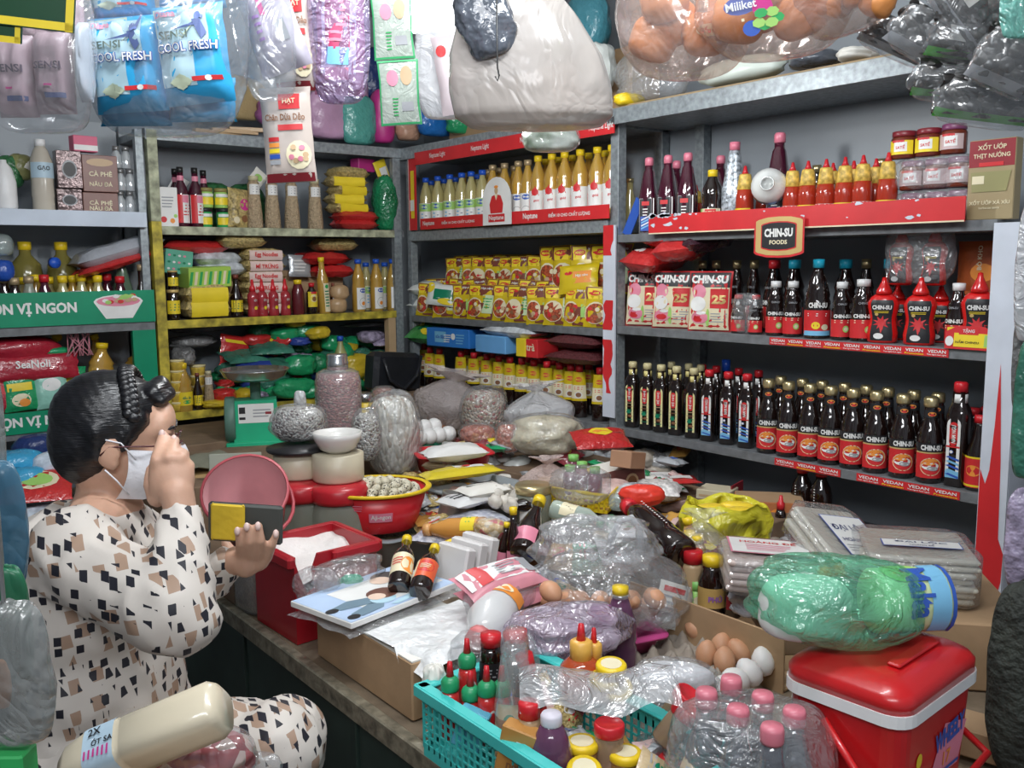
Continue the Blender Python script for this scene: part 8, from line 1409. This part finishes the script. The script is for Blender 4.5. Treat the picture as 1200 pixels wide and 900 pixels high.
for i,(py,h) in enumerate(((147,74),(70,74))):
    def pz(g,s,W,Hh): 
        for c_,sz in (((0,.01*Hh+.002),(W,.004)),((0,Hh*.98),(W,.004)),((-W*.48,Hh/2),(.004,Hh)),((W*.48,Hh/2),(.004,Hh))): g.rect(s,c_[0],c_[1],sz[0],sz[1],K('zip_green',(.05,.4,.15)),.001,3,3)
        g.rect(s,W*.2,Hh*.28,W*.3,Hh*.14,GREY,.0012,3,2); g.ell(s,-W*.15,Hh*.72,W*.3,Hh*.25,PINK,.0012); g.ell(s,W*.2,Hh*.75,W*.3,Hh*.3,TAN,.0012); g.lines(s,-.1*W,Hh*.28,W*.15,Hh*.3,6,GREEN)
    hpack(471 - i*8,py,48,h,1.9,GZ,['lower clear zip pack with green edges left of lamp','upper clear zip pack with green edges beside the bulb'][i],pz,-.05,t=.012,name='zip_pack')
WB_=K('bright_white_film',(.8,.8,.82),.2,tr=.25,bump=.5,bs=22,spec=.8)
hbag(522,140,66,140,2.2,WB_,'bright white translucent bag right of the bulb',305,dr=.4); hpack(535,134,32,90,2.15,K('red_text_pack',(.65,.55,.58),.3),'pack with red stripe behind the bright white bag',lambda g,s,W,Hh:(g.ell(s,-W*.2,Hh*.8,W*.4,Hh*.15,RED,.001),g.rect(s,W*.1,Hh*.3,W*.2,Hh*.5,K('plum_stripe',(.25,.03,.1)),.001)),-.15,t=.02)
CB=K('milky_bag_film',(.5,.46,.43),.22,tr=.45,bump=.5,bs=10,spec=.7)
# large milky bag: sloping shoulders from a high knot
p=atd(628,152,1.8); W=94*1.8/FPX; Hh=190*1.8/FPX
def mb(i,j):
    a=2*PI*i; pr_=[(0,0),(.8,0.01),(.98,.08),(1,.25),(.93,.45),(.72,.68),(.42,.88),(.12,1.05),(.1,1.3)]; k=j*8; q=min(7,int(k)); f=k-q; r=pr_[q][0]*(1-f)+pr_[q+1][0]*f; z=pr_[q][1]*(1-f)+pr_[q+1][1]*f
    d=1+.05*nz(cos(a)*1.5,sin(a)*1.5,z*2,1.2,7)+.03*sin(a*11+3*nz(cos(a),sin(a),0,2))*min(1,z*1.2)
    return V((W*r*d*cos(a)-.05*z,W*.5*r*d*sin(a),Hh*z))
e=spawn(sp(('film',G().grid(mb,60,36,CB)),('cord',G().tube([(-.06,0,Hh*1.25),(-.06,0,2.3-p.z)],.0022,K('cord',(.5,.5,.5),.6),5))),'hanging_bag','largest milky hanging bag right of the lamp','bag',p,(0,0,FC))
hbag(583,66,60,90,1.72,K('black_glossy_film',(.08,.09,.11),.12,bump=1,bs=35,coat=.6),'glossy black bag hanging before the milky bag',306,dr=.5,roll=-.3,wr=.2)
spawn(G().tube([(0,0,.18),(0,0,.02),(.003,0,.005),(0,0,-.004),(-.004,0,.004)],.0016,K('black_wire',(.02,.02,.02),.4),6),'wire_hook','thin black wire hook hanging before the milky bag','hook',atd(583,92,1.66),(0,0,FC)); hbag(556,64,22,34,1.75,K('white_red_pack',(.65,.6,.6),.3,var=.3),'small white and red pack below the black bag',310,cord=False,roll=.4)
hbag(646,178,66,32,2.3,FILMH,'small clear bag with green leaf print under the milky bag',307,dr=.6,fill=K('leaf_green_white',(.4,.6,.3),.4,var=.6,vs=18,col2=(.75,.78,.7)))
# orange sponge bags
ORC=K('orange_noodle_pack',(.72,.28,.08),.4,var=.3,vs=12,bump=.2)
def obag(px,py,w,h,d,label,seed,txt=None,roll=0):
    e=hbag(px,py,w,h,d,K('peach_film',(.88,.76,.7),.13,tr=.84,bump=.6,bs=16,spec=1),label,seed,dr=.55,roll=roll,flatb=.6,wr=.1)
    R=random.Random(seed); W=w*d/FPX; Hh=h*d/FPX; p=atd(px,py,d)
    for k in range(5):
        q=p+Matrix.Rotation(FC,3,'Z')@V((W*(-.28+.14*k),W*.06*(-1)**k-.01,Hh*(.14+.22*((k*2)%3)/2)))
        g=bagmesh(W*.17,W*.12,W*.3,ORC,seed+k,0,20,14,.1,0,.45)
        if txt and k==3: 
            s=lambda u,v,o:V((u,-W*.125-o,v)); g.ell(s,0,W*.15,W*.2,W*.09,CREAM,.003); g.text(s,txt,0,W*.15,W*.045,RED,off=.005,bold=.04)
        spawn(g,'orange_pack',f'{ORD[k]} orange pack inside the {label.split(" bag")[0]} bag','pack',q,(.0,R.uniform(-.5,.5),FC),'orange packs in hanging bags')
    return e
obag(802,94,158,170,1.5,'left hanging bag of orange packs with red lettering',311,'Gấu Đỏ'); obag(912,70,180,150,1.42,'middle hanging bag of orange packs with green leaf print',312,roll=-.1); obag(998,40,120,120,1.38,'right hanging bag of orange packs cut by picture top',313,roll=-.3)
g=G(); g.ell(flat,0,.03,.05,.026,K('navy_oval',(.12,.15,.4)),.001); g.text(flat,'Miliket',0,.03,.012,WHITE,off=.002); g.ell(flat,.03,.022,.03,.03,MAG,.0012)
for k in range(6): g.ell(flat,.035+.014*cos(k),.004+.01*sin(k*2),.02,.014,[GREEN,LGREEN][k%2],.0016+.0003*k,7)
g.ell(flat,.01,-.004,.026,.022,BLUE,.002); g.box((0,.0,.01),(.004,.001,.004),CREAM); spawn(g,'leaf_print_label','printed oval and green leaf label on the middle orange bag','label',atd(872,32,1.31),(0,-.2,FC))
# black mushroom packs with green edges
MUSH=gran('black_fungus',(.015,.013,.012),(.05,.045,.04),55,1.2,rough=.35,c3=(.1,.09,.08),spec=.8); GE=K('leaf_green_edge',(.07,.45,.04),.35)
for i,(px,py,w,h,d,roll,l) in enumerate(((1110,30,110,60,1.3,-.9,'topmost pack of dark dried mushrooms, upper right'),(1085,72,120,50,1.36,-.5,'grey-black mushroom pack under the topmost one'),(1135,70,110,46,1.32,-.15,'dark mushroom pack with pale lettering beside the red loop'),(1125,112,120,40,1.34,.05,'dark mushroom pack with green edge, third down'),(1150,140,120,46,1.3,.12,'lowest dark mushroom pack with green edge'),(1165,100,80,60,1.25,.4,'dark mushroom pack at the right picture edge'),(1040,60,80,36,1.45,-.4,'small dark pack between orange bags and mushrooms'))):
    p=atd(px,py,d); g,s=pillow(w*d/FPX,h*d/FPX,.04,MUSH,i+30,wr=2.5)
    hh=h*d/FPX; ww=w*d/FPX; g.rect(s,0,hh*.08,ww*1.04,hh*.24,GE if i in (2,3,4) else GREY,.003,8,1)
    if i in(0,2): g.rect(s,-ww*.2,hh*.6,ww*.35,hh*.35,PAPER,.003,4,2)
    spawn(g,'mushroom_pack',l,'packet',p,(.35,-roll if roll<0 else roll,FC))
    spawn(bagmesh(ww*.52,.03,hh*1.1,FILMH,320+i,0,30,16,.12,0,.3),'clear_wrap',l.replace('pack','pack, its crinkled film wrap,') if 0 else f'crinkled film around the {l}'[:110],'wrap',p+V((0,0,-.01)),(.35,-roll if roll<0 else roll,FC))
RLP=K('red_string',(.6,.03,.04),.4); spawn(G().tube([(0,0,.14),(.01,0,.1),(.03,0,.07),(.035,0,.03),(.02,0,0),(.008,0,.03),(.018,0,.07),(.0,0,.12)],.0028,RLP,6),'string_loop','red plastic string loop hanging over mushroom packs','string',atd(1168,54,1.22),(0,0,FC))
hbag(1190,45,40,90,1.2,K('teal_film',(.3,.75,.65),.15,tr=.6,bump=1,bs=30),'teal film bag in the upper right corner',330,cord=False)
hbag(1190,100,60,110,1.5,FILM2,'pale clouded bag behind mushroom packs at right edge',331,cord=False)
# tops of the racks
for i,(px,py,w,h,mt,l,X) in enumerate(((765,120,110,60,FILM,'crumpled clear plastic on top of the right rack corner',2.45),(738,125,24,14,YELPL,'yellow scrap under the crumpled clear plastic',2.42),(868,97,110,26,K('white_green_roll',(.6,.66,.6),.4,var=.15),'long white-green roll lying on the right rack',2.45),(955,80,60,18,K('black_glossy_film',(.08,.09,.11)),'black glossy packet on top of the right rack',2.45),(1005,72,36,14,PAPER,'white packet beside the black one on the right rack',2.45),(790,60,120,70,K('smoky_film',(.2,.2,.2)),'dim grey bag on the right rack behind orange packs',2.6),(690,60,60,60,K('teal_dark_film',(.05,.2,.25),.3,bump=.6),'dark teal bag on the middle rack at the right',2.5),(700,105,40,50,WGF,'pale bag on the middle rack beside the post',2.45),(655,70,50,70,GRB,'green bag on the middle rack behind milky bag',2.6),(680,30,60,50,K('black_glossy_film',(.08,.09,.11)),'black packet stacked high on the middle rack',2.6))):
    p=on(px,py,0,X); z=p.z
    spawn(bagmesh(w*dep(p)/FPX/2,.07,h*dep(p)/FPX,mt,i+340,0,24,14,.15,0,.35),'rack_top_bag',l,'bag',p,(0,-.02 if i not in(2,3) else 0,RS))
spawn(G().box((0,0,.004),(1.5,.3,.008),K('thin_plywood',(.35,.25,.14),.7)),'plywood_sheet','thin plywood sheet edge lying on the right rack','board',(2.54,1.64,2.041),(0,0,RS))
spawn(G().box((0,0,.13),(1.2,.15,.26),CARD),'cardboard_box','row of cardboard packing behind bags on the middle rack','box',(2.66,3.1,2.046),(0,0,RS)); 
LIL=K('lilac_pink_film',(.55,.33,.5),.3,bump=.6,bs=30,var=.2)
for i,(px,py,w,h,mt,l,Y) in enumerate(((386,163,56,55,LIL,'lilac-pink packet on the back rack beside snack pack',3.9),(420,170,46,55,K('teal_green_film',(.1,.38,.33),.2,bump=.8,bs=40),'teal translucent bag on the back rack',3.88),(449,168,28,60,K('magenta_card',(.55,.04,.25)),'magenta packet on the back rack under zip pack',3.88),(478,165,30,24,K('tan_pink_film',(.55,.32,.22),.3,bump=.6),'tan packet at the right end of back rack top',3.86),(510,160,46,40,K('cobalt_film',(.02,.16,.5),.25,bump=.6),'cobalt blue packet in the corner above racks',3.75),(545,158,50,32,GRS,'green and violet bag above the red upper banner',3.6),(400,130,70,60,LIL,'dim pink packet stacked behind on the back rack',4.05),(460,120,90,60,K('dim_navy_film',(.02,.04,.15)),'dark navy packet stacked behind on the back rack',4.05),(330,150,60,30,K('plum_film',(.3,.1,.25),.3,bump=.5),'plum packet on the back rack behind snack pack',3.95),(540,100,80,70,BLU[0],'blue bag piled high in the corner',3.9),(270,140,90,50,K('gold_tan_film',(.4,.3,.15),.3,bump=.5),'tan bundle on the back rack behind blue packs',4.0))):
    p=on(px,py,1,Y); spawn(bagmesh(w*dep(p)/FPX/2,.05,h*dep(p)/FPX,mt,i+360,0,22,14,.15,0,.35),'rack_top_bag',l,'bag',(p.x,Y,p.z),0)
# right of the white post
MESHB=K('dark_woven_sack',(.03,.035,.028),.7,var=.7,vs=14,bump=1,bs=70); 
for i,(px,py,w,h,d,mt,l) in enumerate(((1208,905,110,230,1.5,MESHB,'dark woven sack at the lower right edge'),(1200,690,50,120,1.6,K('violet_white_film',(.35,.3,.42)),'violet and white packet behind the white post, lower right'),(1203,560,40,160,1.7,K('dull_green_film',(.05,.2,.14)),'grey-green hanging bag right of the white post'),(1206,400,40,160,1.75,FILM2,'clouded hanging bag right of the white post, upper'),(1195,480,24,120,1.8,K('smoky_film',(.2,.2,.2)),'smoky bag squeezed beside the white post'))):
    hbag(px,py,w,h,d,mt,l,380+i,cord=i in(2,3),dr=.6)
spawn(G().box((0,0,.55),(.3,.3,1.1),K('backdrop_black',(.03,.03,.03),.6),bev=.004),'dark_backdrop','near-black block added as dark background beyond the right end of the counter','backdrop',(2.58,.74,0))  # added block, coloured near black to stand in for the dark background
# nearest goods at the lower left
p0=atd(75,905,1.12); p1=atd(262,828,1.12)
RB=K('rice_milk_plastic',(.68,.6,.45),.25,var=.06,coat=.4); g=G(); Lb=(p1-p0).length; k=Lb/.3
pr_=[(.02,0),(.034,.02),(.043,.06),(.044,.12),(.0405,.125),(.044,.13),(.044,.285),(.036,.3)]
g.lathe([(r*k,z*k) for r,z in pr_],RB,24,sq=4); lb=G(); s=lambda u,v,o:V((u,-.0455*k-o,v))
lbl=K('pale_aqua_label',(.5,.66,.78)); lb.lathe([(.0445*k,.062*k),(.0446*k,.118*k)],lbl,24,sq=4,ends=False); lb.text(s,'ỚT SA',0,.1*k,.014*k,BLACK,off=.001,rot=PI/2); lb.lines(s,.022*k,.09*k,.02*k,.05*k,6,MAG,.001); lb.text(s,'2X',-.02*k,.085*k,.014*k,BLACK,off=.001,rot=PI/2)
spawn(sp(('bottle_body',g),('label_print',lb)),'rice_milk_bottle','large cream plastic bottle lying in front of the seated woman','bottle',p0,basis(p1-p0,(-.3,-.4,.8)))
DRF=gran('red_dried_pieces',(.35,.03,.04),(.5,.2,.2),45,1,c3=(.55,.4,.35)); hbag(235,915,130,60,1.2,FILMH,'clear bag of dark red pieces below the cream bottle',390,fill=DRF,cord=False,dr=.6); hbag(300,912,60,30,1.25,FILMH,'crumpled clear bag end beside the red pieces',391,cord=False)
g=G(); g.box((.0,.0,.30),(.55,.24,.6),CARD,bev=.004); q=atd(170,935,1.08); spawn(g,'stack_of_cartons','stack of cartons below the cream bottle at the picture bottom','box',(q.x-.05,q.y-.02,0),(0,0,FC),sc=(.8,.8,max(.3,(q.z-.1)/.6)))
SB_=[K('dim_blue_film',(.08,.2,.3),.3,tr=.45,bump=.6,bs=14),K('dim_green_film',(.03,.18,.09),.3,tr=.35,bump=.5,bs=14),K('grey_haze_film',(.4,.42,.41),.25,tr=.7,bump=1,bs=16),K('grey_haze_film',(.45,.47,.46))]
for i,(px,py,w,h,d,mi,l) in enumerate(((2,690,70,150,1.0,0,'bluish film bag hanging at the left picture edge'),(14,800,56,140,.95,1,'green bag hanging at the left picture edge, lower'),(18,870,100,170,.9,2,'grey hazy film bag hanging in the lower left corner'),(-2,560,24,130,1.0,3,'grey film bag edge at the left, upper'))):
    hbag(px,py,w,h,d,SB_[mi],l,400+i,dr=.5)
spawn(G().box((0,0,0),(.04,.03,.03),GREEN,bev=.002),'green_box','small green box in the bottom left corner','box',atd(12,895,.9),(0,0,FC)); hbag(0,830,30,60,.88,ORC,'orange pack seen through the grey film, lower left',410,cord=False)
